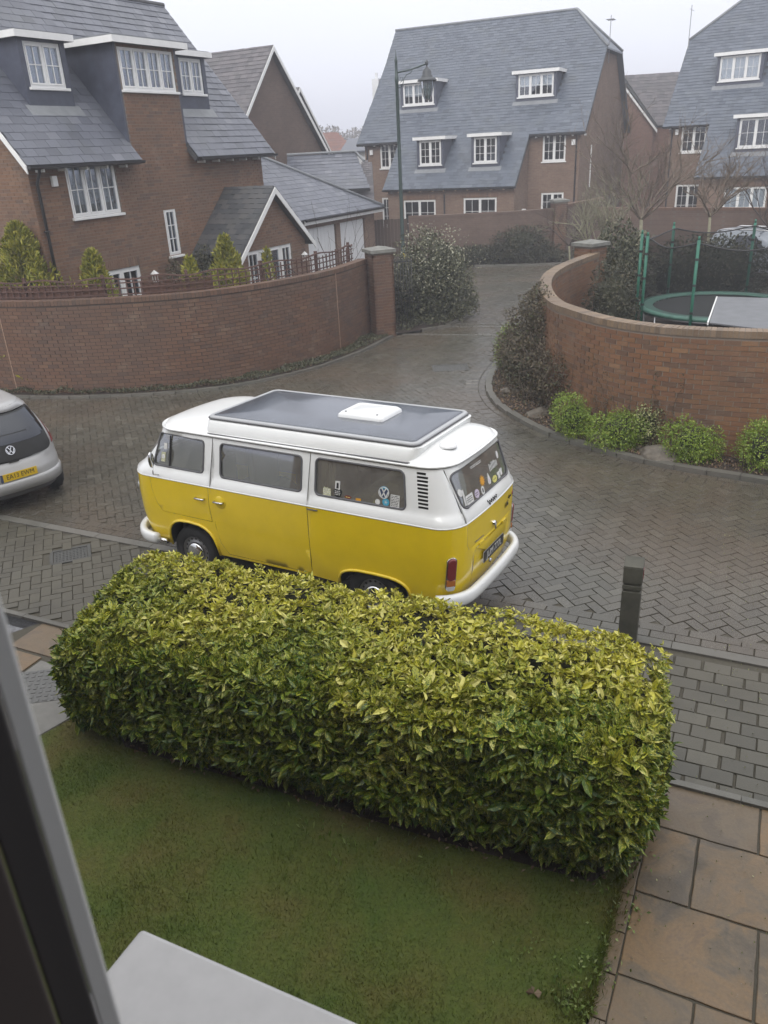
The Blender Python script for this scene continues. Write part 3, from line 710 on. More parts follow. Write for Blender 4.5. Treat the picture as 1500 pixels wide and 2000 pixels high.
# path of sandstone flags on the right, with a brick-on-end edge to the lawn
path = structure('path')
pd = Vector((-.447, -.894, 0)); pn = Vector((.894, -.447, 0)); po = Vector((2.03, 4.76, 0))
def pp(a, b, z=0): p = po + pd * a + pn * b; return Vector((p.x, p.y, z))
mb = MB(); mb.poly([pp(-.1, -.09, -.009), pp(7, -.09, -.009), pp(7, 3.6, -.009), pp(-.1, 3.6, -.009)]); mb.build('bedding', 'joint_sand', path)
rows = [(0, .53, [0, .72, 1.3, 2.0, 2.9]), (.53, 1.15, [.0, .34, 1.0, 1.7, 2.6]), (1.15, 1.78, [.0, .75, 1.35, 2.2, 2.9]), (1.78, 2.4, [.0, .44, 1.05, 1.8, 2.6]), (2.4, 3.0, [0, .7, 1.4, 2.2]), (3.0, 3.6, [0, .4, 1.1, 2.0])]
for a0, a1, bs in rows:
    for b0, b1 in zip(bs, bs[1:]):
        g = .0075; mb = MB(); q = [pp(a0 + g, b0 + g), pp(a1 - g, b0 + g), pp(a1 - g, b1 - g), pp(a0 + g, b1 - g)]; dz = random.uniform(-.002, .003)
        pts = []
        for i in range(4):                                            # slightly irregular hand-cut edges
            p, r_ = q[i], q[(i + 1) % 4]
            for k in range(7): s = p.lerp(r_, k / 7); pts.append(Vector((s.x + random.uniform(-.003, .003), s.y + random.uniform(-.003, .003), dz)))
        mb.slab([p + Vector((0, 0, -.05)) for p in pts], (0, 0, .05)); mb.build('flagstone', 'sandstone', path, bevel=.006)
for k in range(16): mb = MB(); mb.obox(pp(k * .3 + .004, -.085, -.06), pd * .292, pn * .085, (0, 0, .065 + random.uniform(-.003, .003))); mb.build('edging_stone', 'sandstone', path, bevel=.004)
# path on the left with flags, a patterned access cover, concrete and a gravel corner
lp = structure('side_path')
def slabq(name, q, mat, z0=-.05, z1=0, bev=.006, par=None):
    mb = MB(); mb.slab([(x, y, z0) for x, y in q], (0, 0, z1 - z0)); return mb.build(name, mat, par or lp, bevel=bev)
mb = MB(); mb.poly([(-6.5, 8.6, -.013), (-3.72, 7.62, -.013), (-2.4, 6.95, -.013), (-2.82, 5.92, -.013), (-4.6, 3.0, -.013), (-8, 3, -.013)]); mb.build('bedding', 'joint_sand', lp)
P0_ = Vector((-3.74, 7.60, 0)); 
def lq(a, b): p = P0_ + D * a + E_ * b; return (p.x, p.y)
def flagq(a0, a1, b0, b1, nm='flagstone', m='sandstone'): g = .01; slabq(nm, [lq(a0 + g, b0 + g), lq(a1 - g, b0 + g), lq(a1 - g, b1 - g), lq(a0 + g, b1 - g)], m)
flagq(-.02, .75, .05, .55); flagq(.75, 1.5, .05, .6); flagq(-.34, .50, .57, 1.1)
flagq(-1.2, -.34, .62, 1.1)
slabq('concrete_strip', [lq(-1.5, 1.12), lq(.52, 1.12), lq(.52, .62), lq(1.5, .62), (-2.5, 6.5), (-2.84, 5.97), (-3.15, 5.62), (-3.5, 5.12), (-4.6, 3.4), (-6.2, 4.3)], 'concrete', -.05, -.006)
slabq('gravel_corner', [lq(-1.6, .05), lq(-.04, .05), lq(-.34, .6), lq(-1.7, .5)], 'gravel_grey', -.04, -.012, 0)
t = thing('access_cover', 'grey patterned access cover in the path left of the hedge', 'drain cover', (-3.36, 6.38, 0), .12)
mb = MB(); mb.box(-.30, .30, -.27, .27, -.04, -.002); mb.build('cover_plate', 'cover_grey', t, bevel=.004)
mb = MB()
for i in range(9):
    for j in range(8): x, y = -.27 + i * .0675, -.24 + j * .0685; q_ = .022 if (i + j) % 2 else .014; mb.box(x - q_, x + q_, y - .036 + q_, y + .036 - q_, -.012, .002)
mb.build('raised_bars', 'cover_grey', t, kind='stuff')

# ---------------------------------------------------------------- garden walls
def offs(pts, d):
    out = []
    for i, p in enumerate(pts):
        t = (pts[min(i + 1, len(pts) - 1)] - pts[max(i - 1, 0)]).normalized(); out.append(p + Vector((-t.y, t.x, 0)) * d)
    return out
def garden_wall(name, label, pts, h, mat, side, piers=(), joints=(), pieces=True, mortar_='mortar', copm='brick_coping', thick=.215, group=None, lim=300):
    """pts: line of the outer face; side=+1 when the thickness lies to the left of the direction of travel"""
    root = thing(name, label, 'garden wall', tuple(pts[0]), 0, group); o0 = Vector(pts[0])
    P = [p - o0 for p in pts]; ctr = offs(P, side * thick / 2); zt = h - .105
    core = MB(); core.sweep(ctr, [(-thick / 2 + .006, -.1), (thick / 2 - .006, -.1), (thick / 2 - .006, zt), (-thick / 2 + .006, zt)]); core.build('wall_core', mortar_, root)
    if pieces:
        pl = []
        for row in range(int(zt / .075)):
            for p, t, n in along(ctr, .225, 0, 0 if row % 2 == 0 else .1125):
                jj = random.uniform(-.0025, .0025)
                pl.append(mat4(p - n * (thick / 2 + jj) + Vector((0, 0, row * .075)) + t * .005, t * .214, n * thick, (0, 0, .065)))
        scatter_pieces('brick', pl, UB, mat, root, limit=lim)
    pl = []
    for p, t, n in along(ctr, .0755, 0):
        pl.append(mat4(p - n * (thick / 2 + .012) + Vector((0, 0, zt + .004 + random.uniform(0, .003))), t * .066, n * (thick + .024 + random.uniform(0, .004)), (0, 0, .10)))
    scatter_pieces('coping_brick', pl, UB, copm, root, limit=300 if pieces else 0)
    cm = MB(); cm.sweep([p + Vector((0, 0, zt)) for p in ctr], [(-thick / 2 - .006, 0), (thick / 2 + .006, 0), (thick / 2 + .006, .098), (-thick / 2 - .006, .098)]); cm.build('coping_bed', mortar_, root)
    for jx in joints:
        q = min(range(len(pts)), key=lambda i: abs(pts[i].x - jx)); p = P[q]; t = (P[min(q + 1, len(P) - 1)] - P[max(0, q - 1)]).normalized(); n = Vector((-t.y, t.x, 0)) * side
        mb = MB(); mb.obox(p - t * .012 - n * .008 + Vector((0, 0, 0)), t * .024, n * .02, (0, 0, h - .1)); mb.build('movement_joint', 'joint_buff', root)
    return root
def pier(name, label, x, y, ang, w, h, mat, capm='cap_stone', z0=0, over=.06, lim=150):
    root = thing(name, label, 'brick pier', (x, y, z0), ang)
    mb = MB(); mb.box(-w / 2 + .009, w / 2 - .009, -w / 2 + .009, w / 2 - .009, 0, h - .08); mb.build('pier_core', 'mortar', root)
    pl = []
    for row in range(int((h - .08) / .075)):
        for s in range(4):
            c_, s_ = math.cos(s * PI / 2), math.sin(s * PI / 2); X = Vector((c_, s_, 0)); Y = Vector((-s_, c_, 0)); n = max(1, round(w / .225)); st = 0 if (row + s) % 2 == 0 else .1125
            for k in range(n + 1):
                a0 = max(-w / 2, -w / 2 + k * .225 - st); a1 = min(w / 2, -w / 2 + k * .225 - st + .215)
                if a1 - a0 > .05: pl.append(mat4(X * a0 - Y * (w / 2) + Vector((0, 0, row * .075)), X * (a1 - a0), Y * .05, (0, 0, .065)))
    scatter_pieces('brick', pl, UB, mat, root, limit=lim)
    mb = MB(); q = w / 2 + over; mb.box(-q, q, -q, q, h - .08, h); b = len(mb.v); mb.v += [(-q, -q, h), (q, -q, h), (q, q, h), (-q, q, h), (0, 0, h + .07)]
    for i in range(4): mb.f.append((b + i, b + (i + 1) % 4, b + 4)); mb.mi.append(0)
    mb.build('cap', capm, root); return root
LW = [(-14, 19.6), (-11.5, 18.7), (-9.6, 17.95), (-8.35, 17.45), (-7.06, 17.05), (-5.97, 16.95), (-4.83, 16.95), (-3.75, 17.12), (-2.71, 17.65), (-1.63, 18.6), (-.85, 19.6), (-.25, 20.9), (-.12, 21.25)]
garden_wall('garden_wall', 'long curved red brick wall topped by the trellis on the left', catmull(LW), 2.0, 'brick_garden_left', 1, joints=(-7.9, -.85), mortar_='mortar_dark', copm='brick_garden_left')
pier('wall_pier', 'tall brick pier with stone cap ending the curved left wall', .22, 21.35, .35, .56, 2.22, 'brick_garden_left')
pier('wall_pier', 'brick pier with stone cap behind the left end of the curved wall', -8.85, 18.35, .3, .5, 2.12, 'brick_garden_left')
RW = [(5.5, 20.7), (4.85, 19.75), (4.2, 18.7), (3.7, 17.6), (3.34, 16.3), (3.16, 15.1), (3.14, 14.2), (3.28, 13.6), (3.46, 12.98), (3.74, 12.4), (4.1, 11.95), (4.5, 11.62), (4.95, 11.38), (5.6, 11.1), (6.8, 10.7), (9.5, 10.1)]
garden_wall('garden_wall', 'tall curved orange brown brick wall in front of the trampoline on the right', catmull(RW), 1.93, 'brick_garden', 1, joints=(4.52,))
pier('wall_pier', 'brick pier with pale cap at the far end of the right curved wall', 5.55, 20.95, .6, .56, 2.15, 'brick_garden')
CW = [(1.62, 34.35), (2.7, 34.2), (4.2, 34.05), (5.9, 34.05), (7.5, 34.35)]
garden_wall('garden_wall', 'dark brick wall below the middle house across the close', catmull(CW, 3), 2.0, 'brick_far_dark', 1, pieces=False, mortar_='brick_far_dark', copm='brick_far_dark')
pier('wall_pier', 'pier with flat cap in the wall below the middle house', 7.75, 34.45, .1, .55, 2.32, 'brick_garden_left', lim=0)
garden_wall('garden_wall', 'brick wall running back from the pier beside the middle house', [Vector(p) for p in ((8.0, 34.5, 0), (9.2, 36.2, 0), (10.6, 38.0, 0))], 2.1, 'brick_far_dark', 1, pieces=False, mortar_='brick_far_dark', copm='brick_garden_left')
garden_wall('garden_wall', 'dark brick wall behind the parked car below the right house', [Vector(p) for p in ((9.0, 33.8, 0), (10.7, 32.3, 0), (12.5, 30.8, 0), (16.5, 27.4, 0), (19, 25.2, 0))], 2.0, 'brick_far_dark', 1, pieces=False, mortar_='brick_far_dark', copm='brick_garden_left')
# planting beds
def bed(name, poly, z=.0):
    mb = MB(); vs, fs = tri2d(poly, grid=.3); mb.v = [(p[0], p[1], z + .03 * noise.noise((p[0] * 3, p[1] * 3, 1))) for p in vs]; mb.f = [tuple(f) for f in fs]; mb.mi = [0] * len(fs); o = mb.build(name, 'soil'); o['kind'] = 'structure'
rb = t2(offs(RKc, .12)); wl_ = [(p.x, p.y) for p in catmull(RW)][::-1]
bed('flower_bed', rb + wl_ + [(4.9, 21.0), (3.7, 19.4)], .045)
bed('verge', t2(offs(LKc, .09)) + [(q[0], q[1]) for q in t2(catmull(LW))][::-1], .045)
bed('flower_bed', [(.55, 21.3)] + BEDB + [(1.5, 34.3), (-.6, 34.3), (-.3, 22.2)], .045)
bed('flower_bed', BK[:4] + [(7.6, 34.3), (1.5, 34.3), (2.2, 33.4)], .045)
bed('garden_soil', [(5.6, 20.8), (3.6, 17), (3.4, 14.5), (4.3, 12.3), (6.8, 11), (14, 10), (20, 22), (12, 24), (8, 23.5)], .02)
bed('lawn_border', [(-2.75, 6.1), (-2.3, 5.4), (-1.1, 4.87), (.3, 4.2), (1.25, 3.8), (1.5, 3.95), (1.95, 4.82), (-2.4, 6.98)], .016)
# ---------------------------------------------------------------- houses
def dirang(d): return math.atan2(d[1], d[0])
def hgutter(parent, u0, u1, y, z, name='gutter', mat='black_pipe'):
    mb = MB(); mb.sweep([(u0, y, z), (u1, y, z)], [(-.055, 0), (.055, 0), (.05, -.05), (0, -.075), (-.05, -.05)]); mb.build(name, mat, parent)
def brackets(parent, u0, u1, y, z, step, mat='white_paint'):
    u = u0 + .25
    while u < u1: mb = MB(); mb.box(u, u + .055, y - .24, y, z - .12, z - .03); mb.build('rafter_end', mat, parent); u += step
def downpipe(parent, u, y, z0, z1, r=.035):
    mb = MB(); mb.tube([(u, y - .22, z1), (u, y - .2, z1 - .08), (u, y - .06, z1 - .3), (u, y - .06, z0)], r, 8); 
    z = z0 + .4
    while z < z1 - .5: mb.box(u - .05, u + .05, y - .1, y, z, z + .03); z += 1.4
    mb.build('downpipe', 'black_pipe', parent, smooth=True)
def flat_dormer(parent, u0, u1, zb, zt, y, back, win, cheek='slate_hung', over=.14, sill_z=None, nxz=(3, 2, 2), net=0, fas=.12, rz=None):
    """box dormer with lead-flat roof; win=(u0,u1,z0,z1)"""
    fz = rz(y) - .05; zb = fz
    mb = MB(); wall_panel(mb, rect(u0, u1, fz, zt), [rect(*win)], (0, y, 0), (1, 0, 0), (0, 0, 1), (0, 1, 0), .1)
    mb.box(u0, u0 + .08, y + .101, back, zb, zt); mb.box(u1 - .08, u1, y + .101, back, zb, zt)
    root = mb.build('dormer', cheek, parent)
    rb = MB(); rb.box(u0 - over, u1 + over, y - over, back + .3, zt + .002, zt + .03); rb.box(u0 - over + .03, u1 + over - .03, y - over + .03, back + .3, zt + .03 + fas - .03, zt + fas + .02); rb.build('dormer_roof', 'lead', root)
    fb = MB(); fb.box(u0 - over - .02, u1 + over + .02, y - over - .025, y - over, zt - .015, zt + fas); fb.box(u0 - over - .025, u0 - over - .001, y - over, back, zt - .015, zt + fas); fb.box(u1 + over + .001, u1 + over + .025, y - over, back, zt - .015, zt + fas)
    fb.build('fascia', 'white_paint', root)
    ap = MB(); ap.slab([(u0 - .12, y - .17, rz(y - .17) + .03), (u1 + .12, y - .17, rz(y - .17) + .03), (u1 + .12, y + .01, rz(y + .01) + .035), (u0 - .12, y + .01, rz(y + .01) + .035)], (0, 0, .012)); ap.build('lead_apron', 'lead', root)
    db = MB(); db.box(u0 + .09, u1 - .09, y + .55, y + .56, zb, zt); db.build('dark_interior', 'dark_room', root)
    w = window(parent, *win, y, cas=nxz[0], nx=nxz[1], nz=nxz[2], net=net); return root

# --- left house ------------------------------------------------------------
HL = thing('brick_house', 'large brick house with slate roof and three dormers behind the left wall', 'house', (-5.884, 21.347, 0), dirang((.48644, .87372)))
wins = [rect(-1.83, -.31, 3.42, 4.60), rect(1.16, 1.62, 2.2, 3.38), rect(-1.9, -.02, .1, 2.13)]
wm = MB(); hole_bay = []
front = [(-2.85, -.1), (5.7, -.1), (5.7, 4.82), (2.4, 4.82), (2.4, 7.1), (.37, 7.1), (.37, 4.82), (-2.85, 4.82)]
bayw = rect(.42, 2.33, 6.12, 7.05)
wall_panel(wm, front, wins + [bayw], (0, .02, 0), (1, 0, 0), (0, 0, 1), (0, 1, 0), .25)
gab = [(0.02, -.1), (6.5, -.1), (6.5, 4.82), (3.25, 8.55), (0.02, 4.82)]
wall_panel(wm, gab, [], (-2.85, 0, 0), (0, 1, 0), (0, 0, 1), (1, 0, 0), .25); wall_panel(wm, gab, [], (5.7, 0, 0), (0, 1, 0), (0, 0, 1), (-1, 0, 0), .25)
wm.box(-2.6, 5.45, 6.25, 6.5, -.1, 4.82); wm.box(-2.6, 5.45, .9, .95, -.1, 5.6)
wm.build('wall', 'mortar', HL)
brickface(HL, (0, .02, 0), (1, 0, 0), (0, -1, 0), [(p[0], p[1]) for p in front], wins + [bayw], 'brick_house')
brickface(HL, (-2.85, 0, 0), (0, 1, 0), (-1, 0, 0), [(0.02, 0), (6.5, 0), (6.5, 4.8), (3.25, 8.5), (0.02, 4.8)], [], 'brick_house', limit=0)
SL = 1.18; al = math.atan(SL); cA, sA = math.cos(al), math.sin(al)
V = (0, cA, sA); Pz = lambda o: 4.86 + SL * (o + .05)
top = (3.25 + .3) / cA; vb = lambda z: (z - Pz(-.3)) / sA
roofpoly = [(-3.1, 0), (.36, 0), (.36, vb(7.1)), (2.42, vb(7.1)), (2.42, 0), (6.0, 0), (6.0, top), (-3.1, top)]
holeL = rect(-1.82, -.52, vb(5.8), vb(7.15)); holeR = rect(3.2, 4.45, vb(5.8), vb(7.1))
slates(HL, (0, -.3, Pz(-.3)), (1, 0, 0), V, roofpoly, .32, .215, 'slate', holes=[holeL, holeR])
mb = MB(); zr = Pz(3.25); mb.slab([(-3.1, 3.25, zr), (6.0, 3.25, zr), (6.0, 6.8, zr - SL * 3.55), (-3.1, 6.8, zr - SL * 3.55)], (0, 0, -.14)); mb.build('rear_roof', 'slate', HL)
mb = MB(); mb.tube([(-3.1, 3.25, zr + .0), (6.02, 3.25, zr)], .07, 8); mb.build('ridge_tiles', 'slate_dark', HL, smooth=True)
for u in (-3.12, 6.0):
    mb = MB(); mb.obox((u, -.3, Pz(-.3) - .16), (.03, 0, 0), (0, 3.55, 3.55 * SL), (0, 0, .15)); mb.build('bargeboard', 'white_paint', HL)
hgutter(HL, -3.1, .34, -.36, Pz(-.3) + .0); hgutter(HL, 2.46, 6.0, -.36, Pz(-.3)); brackets(HL, -2.9, .3, .0, Pz(-.3) - .02, .62); brackets(HL, 2.5, 5.8, .0, Pz(-.3) - .02, .62)
downpipe(HL, -2.72, .0, 0, 4.5)
flat_dormer(HL, -1.83, -.52, 5.6, 7.12, .7, 2.4, (-1.69, -.66, 6.16, 7.06), nxz=(2, 2, 2), net=.96, rz=Pz)
flat_dormer(HL, 3.22, 4.44, 5.6, 7.08, .7, 2.4, (3.36, 4.3, 6.17, 7.03), nxz=(2, 2, 2), net=.45, rz=Pz)
mb = MB(); mb.box(.3, .369, .02, 2.6, 4.9, 7.1); mb.box(2.401, 2.47, .02, 2.6, 4.9, 7.1); mb.box(.37, 2.4, .6, .62, 5, 7.1); mb.build('bay_cheeks', 'slate_hung', HL)
mb = MB(); mb.box(.1, 2.67, -.2, 2.8, 7.11, 7.14); mb.box(.14, 2.63, -.16, 2.8, 7.14, 7.26); mb.build('bay_roof', 'lead', HL)
mb = MB(); mb.box(.08, 2.69, -.225, -.2, 7.08, 7.22); mb.box(.075, .099, -.2, 2.4, 7.08, 7.22); mb.box(2.671, 2.695, -.2, 2.4, 7.08, 7.22); mb.build('bay_fascia', 'white_paint', HL)
window(HL, .42, 2.33, 6.12, 7.05, .0, cas=4, nx=2, nz=2, net=.5)
window(HL, -1.83, -.31, 3.42, 4.60, .0, cas=3, nx=2, nz=2, net=.78)
window(HL, 1.16, 1.62, 2.2, 3.38, .0, cas=1, nx=2, nz=3)
window(HL, -1.9, -.02, .1, 2.13, .0, cas=3, nx=2, nz=3, sill=False, name='french_door', fr=.07)
mb = MB(); mb.box(-2.3, -2.16, -.08, -.0, 4.12, 4.34); mb.build('alarm_box', 'white_paint', HL, bevel=.01)
mb = MB()
for k in range(26): mb.box(-2.0 + k * .0765, -2.0 + k * .0765 + .066, -.012, .01, 2.14, 2.35)
mb.build('soldier_course', 'brick_house', HL)
def wall_lantern(u, y, z, par, nm='wall_lantern'):
    t = MB(); t.box(u - .05, u + .05, y - .14, y - .04, z, z + .02); t.box(u - .006, u + .006, y - .04, y, z + .2, z + .215)
    for a in (-.05, .04):
        for b in (-.14, -.05): t.box(u + a, u + a + .01, y + b, y + b + .01, z + .02, z + .2)
    b = len(t.v); t.v += [(u - .08, y - .17, z + .2), (u + .08, y - .17, z + .2), (u + .08, y - .01, z + .2), (u - .08, y - .01, z + .2), (u, y - .09, z + .3)]
    for i in range(4): t.f.append((b + i, b + (i + 1) % 4, b + 4)); t.mi.append(0)
    t.f.append((b, b + 1, b + 2, b + 3)); t.mi.append(0)
    t.build(nm, 'white_paint', par)
wall_lantern(.36, 0, 1.66, HL)
# gabled wing (porch) with french doors
o_ = -1.5; pg = [(2.25, -.1), (5.4, -.1), (5.4, 2.3), (3.82, 3.62), (2.25, 2.3)]
gd = rect(2.52, 4.66, .05, 2.16)
mb = MB(); wall_panel(mb, pg, [gd], (0, o_, 0), (1, 0, 0), (0, 0, 1), (0, 1, 0), .2); mb.box(2.25, 2.45, o_ + .2, .0, -.1, 2.3); mb.box(5.2, 5.4, o_ + .2, .0, -.1, 2.3); wing = mb.build('wing', 'mortar', HL)
brickface(wing, (0, o_, 0), (1, 0, 0), (0, -1, 0), pg, [gd], 'brick_house')
mb = MB(); mb.box(2.46, 5.19, -.3, -.28, 0, 2.3); mb.build('dark_interior', 'dark_room', wing)
d1 = window(wing, 2.52, 3.06, .05, 2.14, o_, cas=1, nx=2, nz=3, sill=False, name='side_light', transom=.45); window(wing, 4.12, 4.66, .05, 2.14, o_, cas=1, nx=2, nz=3, sill=False, name='side_light', transom=.45)
window(wing, 3.07, 4.11, .05, 2.14, o_, cas=2, nx=1, nz=1, sill=False, name='french_door', net=.9)
sl = (3.78 - 2.2) / (3.82 - 2.05); a2 = math.atan(sl); L2 = (3.82 - 2.0) / math.cos(a2)
slates(wing, (2.0, o_ - .2, 3.74 - sl * 1.82), (0, 1, 0), (math.cos(a2), 0, math.sin(a2)), [(0, 0), (1.72, 0), (1.72, L2), (0, L2)], .27, .18, 'slate_dark', limit=150)
slates(wing, (5.64, o_ - .2, 3.74 - sl * 1.82), (0, 1, 0), (-math.cos(a2), 0, math.sin(a2)), [(0, 0), (1.72, 0), (1.72, L2), (0, L2)], .27, .18, 'slate', limit=150)
for s in (-1, 1):
    mb = MB(); mb.obox((3.82, o_ - .225, 3.55), (s * 1.85, 0, -sl * 1.85), (0, .025, 0), (0, 0, .17)); mb.build('bargeboard', 'white_paint', wing)
wall_lantern(5.2, o_, 1.55, wing)

# --- garage with two white doors -------------------------------------------
HG = thing('garage', 'double garage with white doors and hipped slate roof beside the left house', 'garage', (-5.884, 21.347, 0), dirang((.48644, .87372)))
gw = [(8.9, -.1), (14.2, -.1), (14.2, 2.35), (8.9, 2.35)]; g1 = rect(9.24, 11.2, 0, 2.08); g2 = rect(11.5, 13.4, 0, 2.08)
mb = MB(); wall_panel(mb, gw, [g1, g2], (0, .9, 0), (1, 0, 0), (0, 0, 1), (0, 1, 0), .2); mb.box(14.0, 14.2, 1.1, 5.8, -.1, 2.35); mb.box(8.9, 9.1, 1.1, 5.8, -.1, 2.35); mb.box(9.1, 14.0, 5.6, 5.8, -.1, 2.35); mb.build('wall', 'brick_far', HG)
for gx in (9.24, 11.5):
    mb = MB(); W_ = 1.96 if gx < 10 else 1.9
    for k in range(8): mb.box(gx + .01 + (W_ - .02) * k / 8, gx + .01 + (W_ - .02) * (k + 1) / 8 - .012, .97, 1.0, .02, 2.06)
    mb.box(gx, gx + W_, 1.0, 1.03, 0, 2.08); mb.build('garage_door', 'white_wall', HG)
mb = MB(); mb.box(8.7, 14.5, .62, .645, 2.24, 2.38); mb.build('fascia', 'white_paint', HG); hgutter(HG, 8.7, 14.5, .56, 2.42)
ga = math.atan2(4.5 - 2.42, 3.3 - .62); gL = (3.3 - .62) / math.cos(ga)
slates(HG, (0, .62, 2.42), (1, 0, 0), (0, math.cos(ga), math.sin(ga)), [(5.9, 0), (14.5, 0), (10.1, gL), (5.9, gL)], .33, .22, 'slate')
mb = MB(); mb.slab([(14.5, .62, 2.42), (14.5, 6.0, 2.42), (10.1, 3.3, 4.5)], (0, 0, -.1)); mb.slab([(14.5, 6.0, 2.42), (5.9, 6.0, 2.42), (5.9, 3.3, 4.5), (10.1, 3.3, 4.5)], (0, 0, -.1)); mb.build('rear_roof', 'slate', HG)
mb = MB(); mb.tube([(5.9, 3.3, 4.52), (10.1, 3.3, 4.52), (14.5, .62, 2.45)], .075, 8); mb.build('ridge_tiles', 'lead', HG, smooth=True)

# --- gabled houses behind ----------------------------------------------------
def gable_house(label, u_ap, off, z_ap, z_e, half, depth, wallm, roofm, zb=-.1, verge=True, loc=(-5.884, 21.347, 0), d=(.48644, .87372), sl_w=.3, nwin=()):
    r = thing('gabled_house', label, 'house', (loc[0], loc[1], 0), dirang(d)); s = (z_ap - z_e) / half
    pg = [(u_ap - half + .15, zb), (u_ap + half - .15, zb), (u_ap + half - .15, z_e + .02), (u_ap, z_ap - .14), (u_ap - half + .15, z_e + .02)]
    mb = MB(); wall_panel(mb, pg, list(nwin), (0, off, 0), (1, 0, 0), (0, 0, 1), (0, 1, 0), .25); mb.box(u_ap - half + .15, u_ap - half + .4, off + .25, off + depth, zb, z_e); mb.box(u_ap + half - .4, u_ap + half - .15, off + .25, off + depth, zb, z_e)
    wall_panel(mb, pg, [], (0, off + depth, 0), (1, 0, 0), (0, 0, 1), (0, 1, 0), .25); mb.build('wall', wallm, r)
    a = math.atan(s); L = half / math.cos(a) + .15
    slates(r, (u_ap - half - .1, off - .25, z_e - .1 * s), (0, 1, 0), (math.cos(a), 0, math.sin(a)), [(0, 0), (depth + .5, 0), (depth + .5, L), (0, L)], sl_w, .22, roofm, limit=120)
    slates(r, (u_ap + half + .1, off - .25, z_e - .1 * s), (0, 1, 0), (-math.cos(a), 0, math.sin(a)), [(0, 0), (depth + .5, 0), (depth + .5, L), (0, L)], sl_w, .22, roofm, limit=60)
    if verge:
        for k in (-1, 1): mb = MB(); mb.obox((u_ap, off - .275, z_ap - .2), (k * (half + .1), 0, -s * (half + .1)), (0, .025, 0), (0, 0, .19)); mb.build('bargeboard', 'white_paint', r)
    return r
gable_house('tall brown gabled house with white bargeboards behind the left house', 16.0, 6.5, 8.68, 4.5, 3.85, 9, 'brick_far_dark', 'tile_brown')
gable_house('further gabled house showing its white bargeboard behind the tall gable', 29.3, 14, 8.1, 4.55, 3.1, 9, 'brick_far_dark', 'tile_brown')
# low tiled roofs between the houses
r = thing('low_house', 'low house with grey slate and brown tile roofs left of the middle house', 'house', (0, 0, 0))
slates(r, (-3.4, 36.2, 3.05), (1, 0, 0), (0, .83, .557), [(0, 0), (3.55, 0), (3.0, 2.5), (0, 2.5)], .3, .22, 'slate', limit=80)
slates(r, (-2.9, 36.0, 2.4), (1, 0, 0), (0, .78, .62), [(.6, 0), (3.2, 0), (3.2, 2.55), (2.9, 2.75), (1.7, 1.3)], .22, .13, 'tile_brown', limit=150)
mb = MB(); mb.box(-3.3, .1, 36.6, 40, -.1, 2.9); mb.build('wall', 'brick_far', r)
mb = MB(); mb.tube([(-3.4, 38.25, 4.5), (-.42, 38.25, 4.5), (-.05, 37.7, 4.1)], .06, 6); mb.build('ridge_tiles', 'lead', r)
r = thing('distant_house', 'distant house with a red tiled roof between the gables', 'house', (-2.6, 72, 0)); slates(r, (-3.0, -2, 4.4), (1, 0, 0), (0, .8, .6), [(0, 0), (5, 0), (3.4, 2.6), (0, 2.6)], .3, .3, 'tile_red', limit=0); mb = MB(); mb.box(-2.9, 1.9, -1.6, 5, -.1, 4.5); mb.build('wall', 'brick_far_red', r)
r = thing('distant_house', 'distant small white house with grey roof left of the middle house', 'house', (-.9, 60, 0)); mb = MB(); mb.box(-.6, 1.6, 0, 5, -.1, 4.45); mb.build('wall', 'white_wall', r)
mb = MB(); mb.slab([(-.8, -.3, 4.4), (1.8, -.3, 4.4), (1.2, 1.5, 5.2), (-.2, 1.5, 5.2)], (0, 0, .1)); mb.build('roof', 'slate', r)

